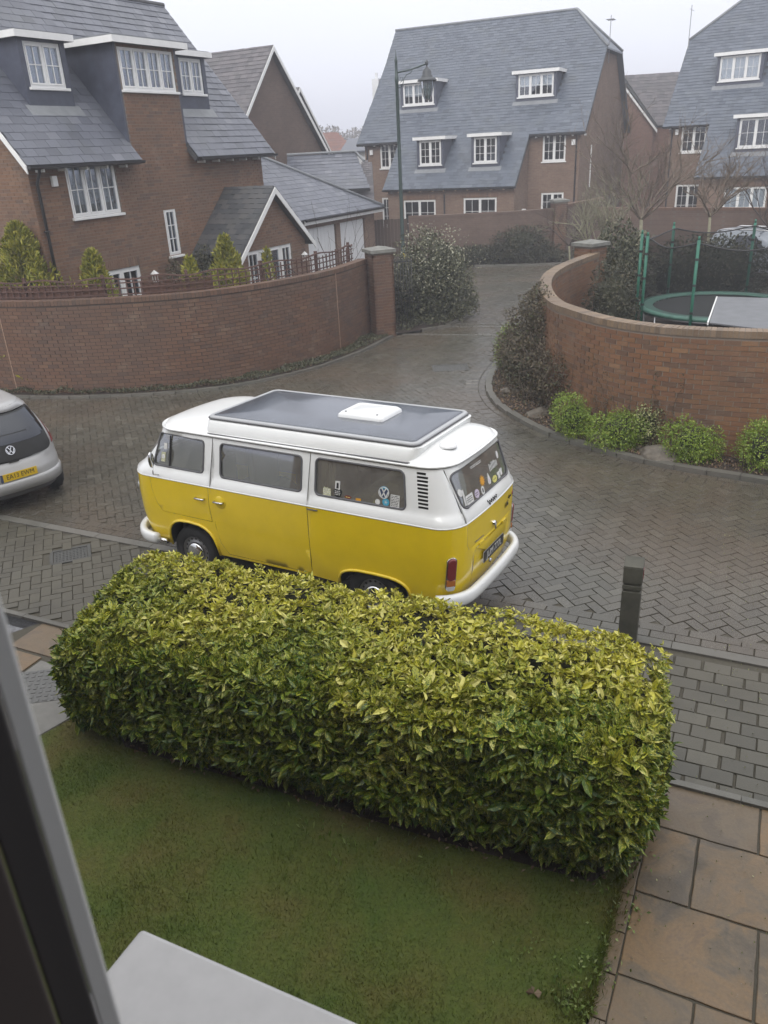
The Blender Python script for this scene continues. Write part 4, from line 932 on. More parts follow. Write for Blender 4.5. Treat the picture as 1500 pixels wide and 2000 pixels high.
# --- middle and right houses: big slate roofs sweeping down as catslides -------------
def catslide_house(label, loc, d, uc0, uc1, um0, um1, hip, z_ridge_o=8.0, o_main=2.3, s=.98, ez=2.58, left_verge=None, cat_wins=(), main_wins=(), cat_dorm=(), top_dorm=(), mat='brick_far', hip_left=False, gable_right=True, ridge_u=(-7.0, 3.36), zoff=0):
    r = thing('slate_house', label, 'house', loc, dirang(d))
    a = math.atan(s); c_, s_ = math.cos(a), math.sin(a); o0 = -.2; Z = lambda o: ez + s * (o - o0); v = lambda o: (o - o0) / c_
    oe = o_main - .25
    if not hip_left: poly = [(uc0 - .22, v(o0)), (uc1 + .12, v(o0)), (uc1 + .12, v(oe)), (um1 + .3, v(oe)), (um1 + .3, v(6)), (ridge_u[1], v(z_ridge_o)), (um0 - .5, v(z_ridge_o)), (um0 - .35, v(6)), (um0 - .4, v(oe)), (uc0 - .22, v(oe))]
    else: poly = [(uc0 - .22, v(o0)), (uc1 + .12, v(o0)), (uc1 + .12, v(z_ridge_o)), (ridge_u[0], v(z_ridge_o)), (um0 - .3, v(6)), (um0 - .3, v(oe)), (uc0 - .22, v(oe))]
    holes = [rect(w[0] - .1, w[1] + .1, v((w[2] - .12 - ez) / s + o0), v((w[3] + .15 - ez) / s + o0)) for w in list(cat_dorm) + list(top_dorm)]
    slates(r, (0, o0, Z(o0)), (1, 0, 0), (0, c_, s_), poly, .3, .2, 'slate_blue', holes=holes)
    zr = Z(z_ridge_o); ob = 2 * z_ridge_o - oe
    mb = MB(); mb.slab([(poly[-2][0] if not hip_left else um0 - .3, ob, Z(oe)), (um1 + .3, ob, Z(oe)), (um1 + .3, 2 * z_ridge_o - 6, Z(6)), (ridge_u[1], z_ridge_o, zr), (ridge_u[0], z_ridge_o, zr)], (0, 0, -.1))
    if not hip_left: mb.slab([(ridge_u[1], z_ridge_o, zr), (um1 + .32, 5.95, Z(5.95)), (um1 + .32, 2 * z_ridge_o - 5.95, Z(5.95))], (0, 0, -.08))
    else: mb.slab([(ridge_u[0], z_ridge_o, zr), (um0 - .32, 5.95, Z(5.95)), (um0 - .32, 2 * z_ridge_o - 5.95, Z(5.95))], (0, 0, -.08))
    mb.build('rear_roof', 'slate_blue', r)
    mb = MB()
    if not hip_left: mb.tube([(um0 - .5, z_ridge_o, zr + .02), (ridge_u[1], z_ridge_o, zr + .02), (um1 + .3, 6, Z(6) + .02)], .08, 6); mb.tube([(ridge_u[1], z_ridge_o, zr + .02), (um1 + .3, 2 * z_ridge_o - 6, Z(6) + .02)], .08, 6)
    else: mb.tube([(um0 - .3, 6, Z(6) + .02), (ridge_u[0], z_ridge_o, zr + .02), (uc1, z_ridge_o, zr + .02)], .08, 6)
    mb.build('ridge_tiles', 'lead', r, smooth=True)
    # walls
    mb = MB(); zc = Z(.0) - .12
    wall_panel(mb, rect(uc0, uc1, -.1, zc), [rect(*w[:4]) for w in cat_wins], (0, 0, 0), (1, 0, 0), (0, 0, 1), (0, 1, 0), .2)
    for uu in (uc0, uc1 - .2): wall_panel(mb, [(.2, -.1), (o_main, -.1), (o_main, Z(o_main) - .2), (.2, Z(.2) - .2)], [], (uu, 0, 0), (0, 1, 0), (0, 0, 1), (1, 0, 0), .2)
    zm = Z(o_main) - .2
    if um0 < uc0: wall_panel(mb, rect(um0, uc0, -.1, zm), [rect(*w[:4]) for w in main_wins if w[1] <= uc0], (0, o_main, 0), (1, 0, 0), (0, 0, 1), (0, 1, 0), .2)
    if um1 > uc1: wall_panel(mb, rect(uc1, um1, -.1, zm), [rect(*w[:4]) for w in main_wins if w[0] >= uc1], (0, o_main, 0), (1, 0, 0), (0, 0, 1), (0, 1, 0), .2)
    oz = 2 * z_ridge_o - o_main
    gp = [(o_main + .2, -.1), (oz, -.1), (oz, Z(o_main) - .15), (2 * z_ridge_o - 6, Z(6) - .15), (6, Z(6) - .15), (o_main + .2, Z(o_main + .2) - .15)]
    wall_panel(mb, gp, [], (um1, 0, 0), (0, 1, 0), (0, 0, 1), (-1, 0, 0), .2); wall_panel(mb, gp, [], (um0, 0, 0), (0, 1, 0), (0, 0, 1), (1, 0, 0), .2)
    mb.box(um0 + .2, um1 - .2, oz - .2, oz, -.1, Z(o_main) - .2); mb.build('wall', mat, r)
    mb = MB(); mb.box(uc0 + .25, uc1 - .25, 1.6, 1.62, 0, 2.5); mb.box(um0 + .3, um1 - .3, o_main + 1.2, o_main + 1.22, 0, 5.2); mb.build('dark_interior', 'dark_room', r)
    for w in cat_wins: window(r, *w[:4], 0, cas=w[4], nx=2, nz=w[5], sill=w[6], transom=w[7] if len(w) > 7 else None, net=w[8] if len(w) > 8 else 0)
    for w in main_wins: window(r, *w[:4], o_main, cas=w[4], nx=2, nz=w[5], sill=w[6])
    for w in list(cat_dorm) + list(top_dorm):
        of = (w[2] - .22 - ez) / s + o0 - .02
        flat_dormer(r, w[0] - .13, w[1] + .13, w[2] - .35, w[3] + .04, of, (w[3] + .2 - ez) / s + o0, (w[0], w[1], w[2], w[3]), nxz=(w[4], 2, w[5]), net=w[6], rz=Z, fas=.13)
    hgutter(r, uc0 - .2, uc1 + .12, o0 - .06, Z(o0)); brackets(r, uc0 - .2, uc1, .0, Z(o0) - .02, .62, 'joint_buff')
    if um0 < uc0: hgutter(r, um0 - .3, uc0 - .2, oe - .06, Z(oe)); brackets(r, um0 - .2, uc0 - .2, o_main, Z(oe) - .02, .6)
    if um1 > uc1: hgutter(r, uc1 + .14, um1 + .3, oe - .06, Z(oe)); brackets(r, uc1 + .14, um1 + .3, o_main, Z(oe) - .02, .6)
    mb = MB()
    for w in cat_wins:
        for k in range(int((w[1] - w[0] + .3) / .0765)): mb.box(w[0] - .15 + k * .0765, w[0] - .15 + k * .0765 + .066, -.012, .004, w[3] + .02, w[3] + .24)
    mb.build('soldier_course', 'brick_house', r)
    return r, Z
HC, ZC = catslide_house('wide slate roofed house with catslide roof facing the close, middle of the photo', (4.786, 42.63, 0), (.89319, -.44968), -4.15, 2.6, -6.5, 5.15, None,
    cat_wins=[(-3.28, -1.5, .3, 2.06, 2, 3, False), (0, 1.73, .3, 2.1, 2, 3, False)],
    main_wins=[(-5.6, -4.5, 3.56, 4.86, 2, 3, True), (3.32, 4.47, 3.56, 4.86, 2, 3, True), (-5.62, -5.1, .6, 2.08, 1, 3, True), (3.32, 4.46, .9, 2.12, 2, 3, True)],
    cat_dorm=[(-2.6, -1.42, 3.67, 4.8, 2, 3, 0), (.31, 1.49, 3.67, 4.82, 2, 3, .0)], top_dorm=[(-4.72, -2.96, 6.57, 7.58, 3, 2, .6), (1.62, 3.42, 6.55, 7.55, 3, 2, .55)])
downpipe(HC, 5.0, 2.3, 0, 4.8); downpipe(HC, -6.35, 2.3, 0, 4.8)
for u in (-6.1, 4.85): mb = MB(); mb.box(u - .09, u + .09, 2.22, 2.3, 4.25, 4.5); mb.build('alarm_box', 'white_paint', HC, bevel=.01)
mb = MB(); mb.box(2.85, 3.02, -.06 + .6, .66, 1.3, 1.5); mb.build('meter_box', 'white_paint', HC)
mb = MB(); mb.tube([(-1.0, -.06, 2.3), (-1.0, -.06, 0)], .035, 6); mb.build('downpipe', 'black_pipe', HC)
mb = MB(); mb.tube([(5.3, 7.2, 8.0), (5.3, 7.2, 10.1)], .02, 5)
for k in range(7): mb.tube([(5.3 - .2, 7.2 - .3 + k * .1, 9.9), (5.3 + .2, 7.2 - .3 + k * .1, 9.9)], .008, 4)
mb.tube([(5.3, 6.9, 9.9), (5.3, 7.85, 9.9)], .01, 4); mb.build('aerial', 'steel', HC)
mb = MB(); mb.box(5.15, 5.19, 4.8, 4.9, 2.2, 4.2); mb.build('cable_pipe', 'white_paint', HC)
for (uu, oo, zz, ww, hh) in ((-7.0, 5.2, 8.1, .5, .9),): mb = MB(); mb.box(uu - .3, uu + .1, oo, oo + .4, zz - 2.5, zz); mb.tube([(uu - .1, oo + .2, zz), (uu - .1, oo + .2, zz + .3)], .08, 8); mb.build('chimney', 'white_wall', HC)

HR, ZR = catslide_house('slate roofed house cut by the right edge of the photo', (15.645 - 2.3 * .54242, 44.08 - 2.3 * .84011, 0), (.84011, -.54242), 1.85, 8.6, -.3, 8.6, None, hip_left=True, ridge_u=(1.9, 8.6), ez=2.55,
    s=1.02,
    cat_wins=[(3.04, 4.92, .3, 2.08, 3, 2, False, .45, .6)],
    main_wins=[(.30, 1.5, 3.62, 5.0, 2, 3, True), (.28, 1.5, .6, 2.12, 2, 3, True)],
    cat_dorm=[(3.25, 4.7, 3.76, 5.0, 2, 2, .0)], top_dorm=[(1.5, 3.35, 6.75, 7.82, 3, 2, .9)])
downpipe(HR, -.15, 2.3, 0, 4.9)
mb = MB(); mb.box(.0, .16, 2.22, 2.3, 4.45, 4.7); mb.build('alarm_box', 'white_paint', HR, bevel=.01)
mb = MB(); mb.tube([(-.55, 5.6, 8.2), (-.55, 5.6, 10.4)], .02, 5); mb.tube([(-.55, 5.2, 10.2), (-.55, 6.2, 10.2)], .01, 4); mb.build('aerial', 'steel', HR)
# red brick house in the gap
r = thing('gabled_house', 'red brick gabled house in the gap between the middle and right houses', 'house', (16.0, 54, 0), -.2)
mb = MB(); wall_panel(mb, [(-3, -.1), (1.7, -.1), (1.7, 5.1), (-.1, 7.2), (-3, 7.2)], [], (0, 0, 0), (1, 0, 0), (0, 0, 1), (0, 1, 0), .25); mb.box(1.75, 6, .5, .8, -.1, 5); mb.build('wall', 'brick_far_red', r)
slates(r, (1.9, -.2, 5.0), (0, 1, 0), (-.62, 0, .785), [(0, 0), (8, 0), (8, 4), (0, 4)], .3, .22, 'tile_brown', limit=0)
slates(r, (1.6, .3, 5.0), (1, 0, 0), (0, .62, .785), [(0, 0), (6, 0), (6, 3.8), (-2.5, 3.8)], .3, .22, 'tile_brown', limit=0)
mb = MB(); mb.obox((-.2, -.26, 7.1), (2.1, 0, -2.5), (0, .03, 0), (0, 0, .17)); mb.build('bargeboard', 'white_paint', r)
# ---------------------------------------------------------------- camper van (x forward, y to its left side, z up)
VAN = thing('camper_van', 'yellow and white classic camper van with pop-up roof parked behind the hedge', 'camper van', (-.786, 8.4205, .004), 0)
VAN.rotation_euler = (0, 0, 0)
VAN.matrix_basis = Matrix.Translation((-.786, 8.4205, .004)) @ Matrix.Rotation(2.6165, 4, 'Z') @ Matrix.Rotation(.035, 4, 'X')
def lerp_t(tab, z):
    if z <= tab[0][0]: return tab[0][1]
    for (a, b), (c, d) in zip(tab, tab[1:]):
        if z <= c: return b + (d - b) * (z - a) / (c - a)
    return tab[-1][1]
def dens(poly, g):
    out = []
    for i, p in enumerate(poly):
        q = poly[(i + 1) % len(poly)]; n = max(1, int(math.hypot(q[0] - p[0], q[1] - p[1]) / g + .5)); out += [(p[0] + (q[0] - p[0]) * k / n, p[1] + (q[1] - p[1]) * k / n) for k in range(n)]
    return out
class Shell:       # body skin: ring of rounded rectangle at each height
    def __init__(s, F, B, W, Rf, Rr, bf, br):
        s.F, s.B, s.W, s.Rf, s.Rr, s.bf, s.br = F, B, W, Rf, Rr, bf, br
        s.W0 = .85; s.L0 = 4.2; s.s1 = s.W0 - Rf; s.s2 = s.s1 + Rf * PI / 2; s.s3 = s.s2 + (s.L0 - Rf - Rr); s.s4 = s.s3 + Rr * PI / 2; s.s5 = s.s4 + s.W0 - Rr
    def pt(s, q, z, off=0):
        sg = 1
        if q > s.s5: q = 2 * s.s5 - q; sg = -1
        F, B, W = lerp_t(s.F, z) , lerp_t(s.B, z), lerp_t(s.W, z); Rf, Rr = s.Rf, s.Rr
        F += off; B += off; W += off; Rf += off; Rr += off
        if q <= s.s1: y = (W - Rf) * q / s.s1; x = F
        elif q <= s.s2: a = (q - s.s1) / (s.s2 - s.s1) * PI / 2; x, y = F - Rf + Rf * math.cos(a), W - Rf + Rf * math.sin(a)
        elif q <= s.s3: t = (q - s.s2) / (s.s3 - s.s2); x = (F - Rf) + t * (-(B - Rr) - (F - Rf)); y = W
        elif q <= s.s4: a = (q - s.s3) / (s.s4 - s.s3) * PI / 2; x, y = -(B - Rr) - Rr * math.sin(a), W - Rr + Rr * math.cos(a)
        else: t = (q - s.s4) / (s.s5 - s.s4); x = -B; y = (W - Rr) * (1 - t)
        if x > 0: x -= s.bf * (y / W) ** 2 * min(1, max(0, (x - (F - 1.0)) / 1.0))
        else: x += s.br * (y / W) ** 2 * min(1, max(0, (-x - (B - 1.0)) / 1.0))
        y -= .018 * (x / 2.1) ** 2 * (1 if y > W - Rr - .01 else y / W)
        return Vector((x, sg * y, z))
    def qx(s, x, z):        # side coordinate for a given x
        F, B = lerp_t(s.F, z), lerp_t(s.B, z); t = ((F - s.Rf) - x) / ((F - s.Rf) + (B - s.Rr)); return s.s2 + t * (s.s3 - s.s2)
    def qy(s, y, z):        # rear coordinate for a given y
        W = lerp_t(s.W, z); k = abs(y) / (W - s.Rr); t = 1 - min(k, 1); q = s.s4 + t * (s.s5 - s.s4)
        if k > 1: q = s.s4 - (abs(y) - (W - s.Rr)) / s.Rr * (s.s4 - s.s3)
        return q if y >= 0 else 2 * s.s5 - q
    def qf(s, y, z):
        W = lerp_t(s.W, z); q = abs(y) / (W - s.Rf) * s.s1 if abs(y) < W - s.Rf else s.s1 + (abs(y) - (W - s.Rf)) / s.Rf * (s.s2 - s.s1)
        return q if y >= 0 else 2 * s.s5 - q
    def skin(s, name, outer, holes, mat, parent, grid=.07, off=0, smooth=True):
        outer = dens(outer, grid); vs, fs = tri2d(outer, holes, grid); me = bpy.data.meshes.new(name)
        me.from_pydata([tuple(s.pt(p[0], p[1], off)) for p in vs], [], fs); me.update(); return link(name, me, mat, parent, smooth)
VS = Shell(F=[(.3, 1.98), (.45, 2.07), (.7, 2.14), (1.0, 2.155), (1.2, 2.145), (1.26, 2.14), (1.3, 2.08), (1.36, 2.02), (1.76, 1.74)],
           B=[(.3, 2.02), (.45, 2.11), (.7, 2.16), (1.0, 2.17), (1.21, 2.17), (1.25, 2.17), (1.3, 2.14), (1.72, 2.02), (1.76, 2.00)],
           W=[(.3, .79), (.4, .825), (.55, .85), (.9, .862), (1.2, .862), (1.25, .862), (1.285, .835), (1.32, .805), (1.70, .738), (1.76, .72)],
           Rf=.30, Rr=.25, bf=.10, br=.05)
QT = 2 * VS.s5
def sidep(pts, mirror=False):
    out = [(VS.qx(x, z), z) for x, z in pts]
    return [(QT - q, z) for q, z in out][::-1] if mirror else out
def rearp(pts): return [(VS.qy(y, z), z) for y, z in pts]
ZB = 1.212
def arch(x0, x1, zb, zt, flat, n=8, g=0):
    c = (x0 + x1) / 2; h = (x1 - x0) / 2; out = []
    for k in range(n + 1):
        a = PI * k / n; ca_, sa_ = math.cos(a), math.sin(a); e_ = 2 / flat
        out.append((c - h * (abs(ca_) ** e_) * (1 if ca_ > 0 else -1), zb + (zt - zb) * abs(sa_) ** e_))
    return out
archF = arch(.80, 1.58, .38, .735, 2.8, 12); archR = arch(-1.66, -.80, .38, .60, 3.2, 12)
# lower body: bottom edge runs front -> rear with the wheel arches let in
def lowpoly():
    pts = [(0, .36)]
    for q in (.2, .4, VS.s1, (VS.s1 + VS.s2) / 2): pts.append((q, .36))
    for x, z in [(1.7, .385)] + [(p[0], p[1]) for p in archF[::-1]] + [(.5, .39), (0, .395), (-.5, .40)] + [(p[0], p[1]) for p in archR[::-1]] + [(-1.8, .43)]: pts.append((VS.qx(x, z), z))
    pts += [(VS.s4, .44), (VS.s5, .44)]
    full = pts + [(QT - q, z) for q, z in pts[::-1][1:]]
    return full + [(QT, ZB), (QT * .75, ZB), (QT / 2, ZB), (QT / 4, ZB), (0, ZB)]
g = .006
fd_low = sidep([(.835, ZB - .001), (.845, 1.0), (.83, .80), (1.62, .80), (1.70, .9), (1.755, 1.05), (1.77, ZB - .001)])
sd_low = sidep([(-.475, ZB - .001), (-.475, .8), (-.465, .43), (.66, .42), (.745, .55), (.79, .75), (.80, ZB - .001)])
tg_low = rearp([(-.62, ZB - .001), (-.62, 1.0), (-.58, .93), (.58, .93), (.62, 1.0), (.62, ZB - .001)])
lid = rearp([(-.44, .46), (.44, .46), (.46, .60), (.46, .84), (.41, .885), (-.41, .885), (-.46, .84), (-.46, .60)])
def shrink(poly, d):     # move a polygon inwards
    n = len(poly); A = sum(poly[i][0] * poly[(i + 1) % n][1] - poly[(i + 1) % n][0] * poly[i][1] for i in range(n)); sg = 1 if A > 0 else -1; out = []
    for i in range(n):
        p, a, b = Vector(poly[i]), Vector(poly[i - 1]), Vector(poly[(i + 1) % n]); e1_, e2_ = (p - a).normalized(), (b - p).normalized()
        n1, n2 = Vector((-e1_.y, e1_.x)) * sg, Vector((-e2_.y, e2_.x)) * sg; m_ = (n1 + n2); m_ = m_ / max(.3, m_.length_squared / 2) ; out.append(tuple(p + m_ * d))
    return out
H_low = [fd_low, sd_low, tg_low, lid]
VS.skin('lower_body', lowpoly(), H_low, 'van_yellow', VAN)
for nm, pl_, in (('front_door', fd_low), ('sliding_door', sd_low), ('tailgate', tg_low), ('engine_lid', lid)):
    globals()['P_' + nm] = VS.skin(nm, shrink(pl_, .004), [], 'van_yellow', VAN)
# upper body in white with window openings, door gaps and air louvres
w1 = rrect(.93, 1.74, 1.345, 1.70, .045, 4); w1 = [(x - (z - 1.345) * (.16 if x > 1.3 else .0), z) for x, z in w1]
w2 = rrect(-.375, .69, 1.335, 1.70, .045, 4); w3 = rrect(-1.60, -.545, 1.335, 1.705, .05, 5)
w3 = [(x + (max(0, z - 1.5) * .18 if x < -1.3 else 0), z) for x, z in w3]
wr = rrect(-.585, .585, 1.345, 1.70, .06, 5); wf = rrect(-.66, .66, 1.36, 1.70, .07, 5)
gap = lambda x0, x1: [(x0, 1.21301), (x1, 1.21301), (x1 - .00, 1.745), (x0 - .00, 1.745)]
louv = []
for k in range(10):
    z = 1.375 + k * .0355; x0, x1 = -1.745 + (z - 1.37) * .12, -1.855 + (z - 1.37) * .10
    if k == 9: x1 += .02
    louv.append(sidep([(x1, z), (x0, z), (x0, z + .021), (x1, z + .021)]))
rearH = rearp(wr)
holesU = [sidep(w1), sidep(w2), sidep(w3), sidep(w2, True), sidep(w3, True), sidep(w1, True), rearH, sidep(gap(.802, .811)), sidep(gap(-.479, -.471))] + louv
holesU += [[(VS.qf(y, z), z) for y, z in rrect(-.02 + .02, .66, 1.36, 1.70, .07, 5)]]
holesU += [rearp([(.625, 1.2131), (.632, 1.2131), (.60, 1.735), (.593, 1.735)]), rearp([(-.632, 1.2131), (-.625, 1.2131), (-.593, 1.735), (-.60, 1.735)])]
VS.skin('upper_body', [(0, ZB), (QT / 4, ZB), (QT / 2, ZB), (QT * .75, ZB), (QT, ZB), (QT, 1.76), (QT * .75, 1.76), (QT / 2, 1.76), (QT / 4, 1.76), (0, 1.76)], holesU, 'van_white', VAN, grid=.045)
# belt moulding line, inner liner, floor
mb = MB(); N_ = 160; mb.tube([VS.pt(QT * k / N_, 1.216, -.001) for k in range(N_)], .008, 6, closed=True); mb.build('belt_trim', 'van_white', VAN, True)
VS.skin('inner_lining', [(0, .82), (QT / 2, .82), (QT, .82), (QT, 1.32), (QT / 2, 1.32), (0, 1.32)], [], 'van_trim', VAN, grid=.08, off=-.07)
mb = MB(); mb.box(-1.75, 1.55, -.66, .66, .42, .47); mb.build('underfloor', 'rubber', VAN)
VS.skin('louvre_backing', sidep([(-1.9, 1.36), (-1.7, 1.36), (-1.7, 1.74), (-1.9, 1.74)]), [], 'dark_room', VAN, off=-.03)
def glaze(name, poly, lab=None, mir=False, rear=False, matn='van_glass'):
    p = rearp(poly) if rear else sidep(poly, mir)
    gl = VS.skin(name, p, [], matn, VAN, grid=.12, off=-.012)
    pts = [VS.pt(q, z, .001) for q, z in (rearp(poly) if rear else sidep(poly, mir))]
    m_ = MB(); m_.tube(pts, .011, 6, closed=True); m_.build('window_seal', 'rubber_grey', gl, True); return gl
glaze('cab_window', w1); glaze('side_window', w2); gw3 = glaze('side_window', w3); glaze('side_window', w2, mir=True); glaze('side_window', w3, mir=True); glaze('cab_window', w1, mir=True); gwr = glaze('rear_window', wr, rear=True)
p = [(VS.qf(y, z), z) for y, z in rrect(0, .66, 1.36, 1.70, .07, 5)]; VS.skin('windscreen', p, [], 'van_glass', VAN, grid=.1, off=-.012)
mb = MB(); mb.tube([VS.pt(VS.qx(1.475, 1.35), 1.35, .0), VS.pt(VS.qx(1.475, 1.70), 1.70, .0)], .009, 6); mb.build('quarterlight_bar', 'rubber', VAN)
# arch lips
for ap in (archF, archR):
    for sgn in (1, -1):
        pts = [VS.pt(VS.qx(x, z), z, .006) for x, z in ap]; pts = [Vector((p.x, sgn * p.y, p.z)) for p in pts]; mb = MB(); mb.tube(pts, .016, 8); mb.build('arch_lip', 'van_yellow', VAN, True)
        ins = [Vector((p.x, sgn * (abs(p.y) - .30), p.z)) for p in pts]; m_ = MB(); b = len(m_.v); m_.v = [tuple(p) for p in pts] + [tuple(p) for p in ins]; n_ = len(pts)
        m_.f = [(i, i + 1, n_ + i + 1, n_ + i) for i in range(n_ - 1)] + [tuple(range(n_, 2 * n_))]; m_.mi = [0] * len(m_.f); m_.build('wheel_housing', 'rubber', VAN)
# roof
def van_roof():
    ring = [VS.pt(QT * k / 160, 1.76) for k in range(160)]; v = []; f = []; K = 12; n = len(ring)
    for i in range(K + 1):
        a = (i / K) ** 1.4
        for p in ring:
            cx = max(-1.35, min(.75, p.x)); e = 1 - a
            h = (1 - e ** 2.6) ** (1 / 2.2) if i else 0
            q = Vector((cx + (p.x - cx) * e, p.y * e, 1.765 + .115 * h)); v.append(tuple(q))
    for i in range(K):
        for k in range(n): k2 = (k + 1) % n; f.append((i * n + k, i * n + k2, (i + 1) * n + k2, (i + 1) * n + k))
    me = bpy.data.meshes.new('roof_panel'); me.from_pydata(v, [], f); me.update(); return link('roof_panel', me, 'van_white', VAN, True)
van_roof()
ringo = [VS.pt(QT * k / 160, 1.76, .012) for k in range(160)]
mb = MB(); mb.sweep(ringo, [(-.014, .0), (.016, .0), (.018, .016), (.006, .02), (-.014, .012)], closed=True); mb.build('rain_gutter', 'van_white', VAN, True)
mb = MB(); mb.tube([p + Vector((0, 0, -.006)) for p in [VS.pt(QT * k / 160, 1.76, .006) for k in range(160)]], .006, 5, closed=True); mb.build('gutter_seal', 'rubber_grey', VAN, True)
# pop-up roof: skirt, rim, grey panel, skylight
def rr3(x0, x1, y0, y1, r, z, n=6): return [Vector((x, y, z)) for x, y in rrect(x0, x1, y0, y1, r, n)]
def loft(rings, cap=True):
    mb = MB(); n = len(rings[0])
    for r_ in rings: mb.v += [tuple(p) for p in r_]
    for i in range(len(rings) - 1):
        for k in range(n): k2 = (k + 1) % n; mb.f.append((i * n + k, i * n + k2, (i + 1) * n + k2, (i + 1) * n + k)); mb.mi.append(0)
    if cap: mb.f.append(tuple(range((len(rings) - 1) * n, len(rings) * n))); mb.mi.append(0)
    return mb
X0, X1 = -1.64, .93
PR_ = VAN
sk = loft([rr3(X0 + .01, X1 + .02, -.70, .70, .10, 1.775), rr3(X0, X1 + .02, -.70, .70, .10, 1.80), rr3(X0 - .02, X1 + .01, -.665, .665, .1, 1.90), rr3(X0 - .03, X1, -.65, .65, .09, 1.915), rr3(X0 + .02, X1 - .04, -.60, .60, .07, 1.925)])
autosmooth(sk.build('popup_roof_base', 'van_white', VAN), 40)
# cut-away corners at the rear of the skirt are covered by the seal line
mb = MB(); mb.tube([p for p in rr3(X0 + .005, X1 + .02, -.705, .705, .10, 1.782)], .008, 6, closed=True); mb.build('base_seal', 'rubber_grey', VAN, True)
rimp = rr3(X0 + .03, X1 - .02, -.615, .615, .07, 1.945)
mb = MB(); mb.sweep(rimp, [(-.025, -.022), (.022, -.022), (.025, .0), (.012, .014), (-.02, .014)], closed=True); mb.build('popup_roof_rim', 'rim_grey', VAN, True)
mb = MB(); mb.tube([p + Vector((0, 0, -.012)) for p in rr3(X0 + .005, X1 + .005, -.64, .64, .08, 1.945)], .009, 6, closed=True); mb.build('rim_seal', 'rubber_grey', VAN, True)
pn = loft([rr3(X0 + .05, X1 - .04, -.597, .597, .06, 1.93), rr3(X0 + .055, X1 - .045, -.592, .592, .06, 1.957), rr3(X0 + .09, X1 - .08, -.56, .56, .05, 1.962), rr3(X0 + .5, X1 - .5, -.2, .2, .05, 1.966)]); pn.build('popup_roof_panel', 'pop_panel', VAN, True)
def ctr(x, y): return x, y
sx0, sx1, sy0, sy1 = -.96, -.46, -.30, .12
a_ = loft([rr3(sx0 - .03, sx1 + .03, sy0 - .03, sy1 + .03, .05, 1.96), rr3(sx0 - .025, sx1 + .025, sy0 - .025, sy1 + .025, .05, 1.99), rr3(sx0, sx1, sy0, sy1, .05, 2.015), rr3(sx0 + .04, sx1 - .04, sy0 + .04, sy1 - .04, .04, 2.02), rr3(sx0 + .055, sx1 - .055, sy0 + .055, sy1 - .055, .04, 2.012), rr3(sx0 + .07, sx1 - .07, sy0 + .07, sy1 - .07, .04, 2.022)])
sky_o = autosmooth(a_.build('skylight', 'skylight_white', VAN), 40)
for x, y in ((sx0 + .06, sy1 - .03), (sx1 - .06, sy1 - .03)): mb = MB(); mb.lathe([(0, .006), (.012, .006), (.014, 0)], 8, Matrix.Translation((x, y, 2.018))); mb.build('screw_cap', 'rubber_grey', sky_o)
mb = MB(); mb.lathe([(.09, 0), (.09, .012), (.085, .02), (.05, .034), (.0, .038)], 24, Matrix.Translation((-1.80, .30, 1.858))); mb.build('mushroom_vent', 'skylight_white', VAN, True)
# bumpers
def bumper(zc, h, x_end, off, mat, rear=True):
    pts = []
    S = Shell(VS.F, VS.B, VS.W, VS.Rf, VS.Rr, VS.bf, VS.br)
    if rear: q0 = VS.qx(x_end, zc); qs = [q0 + (QT - 2 * q0) * k / 60 for k in range(61)]; pts = [VS.pt(q, zc, off) for q in qs]
    else: q0 = VS.qx(x_end, zc); qs = [-q0 + 2 * q0 * k / 60 for k in range(61)]; pts = [(lambda p, q: Vector((p.x, p.y if q >= 0 else -p.y, p.z)))(VS.pt(abs(q), zc, off), q) for q in qs]
    prof = []
    for k in range(12):
        a = 2 * PI * k / 12; prof.append((.045 * math.copysign(abs(math.cos(a)) ** .7, math.cos(a)), h / 2 * math.copysign(abs(math.sin(a)) ** .8, math.sin(a))))
    mb = MB(); mb.sweep(pts, prof); return mb.build('bumper', mat, VAN, True)
bumper(.47, .14, -1.95, .10, 'van_white'); bumper(.47, .13, 1.70, .095, 'van_white', False)
mb = MB(); mb.sweep([VS.pt(q, .43, .02) for q in [VS.qx(1.62, .43) * k / 12 for k in range(13)]], [(-.02, -.04), (.05, -.04), (.05, .02), (-.02, .02)]); mb.build('bumper_step', 'chrome', VAN, True)
# wheels
def wheel(x, y, r, side, parent, cap=True, w=.165):
    M4 = Matrix.Translation((x, y, r)) @ Matrix.Rotation(-PI / 2 * side, 4, 'X')
    mb = MB(); mb.lathe([(r * .60, -w / 2), (r * .9, -w / 2), (r * .98, -w * .38), (r, -w * .2), (r, w * .2), (r * .98, w * .38), (r * .9, w / 2), (r * .66, w / 2 + .004), (r * .60, w * .42)], 36, M4); t = mb.build('tyre', 'tyre', parent, True)
    mb = MB(); mb.lathe([(r * .62, -w / 2), (r * .62, w * .38), (r * .58, w * .42), (r * .56, w * .30), (r * .50, w * .26), (r * .42, w * .33), (r * .36, w * .35), (0, w * .35)], 36, M4); rim = mb.build('rim', 'steel', t, True)
    mb = MB()
    for k in range(16):
        a = 2 * PI * k / 16; mb.lathe([(.0, w * .27), (.013, w * .272), (.016, w * .262)], 6, M4 @ Matrix.Translation((r * .49 * math.cos(a), r * .49 * math.sin(a), .004)))
    mb.build('rim_slots', 'rubber', rim)
    if cap: mb = MB(); mb.lathe([(r * .38, w * .35), (r * .37, w * .5), (r * .30, w * .58), (r * .12, w * .62), (0, w * .63)], 28, M4); mb.build('hubcap', 'chrome', t, True)
    return t
for x in (1.22, -1.20):
    for sd in (1, -1): wheel(x, sd * (.70 if x > 0 else .725), .315, sd, VAN)
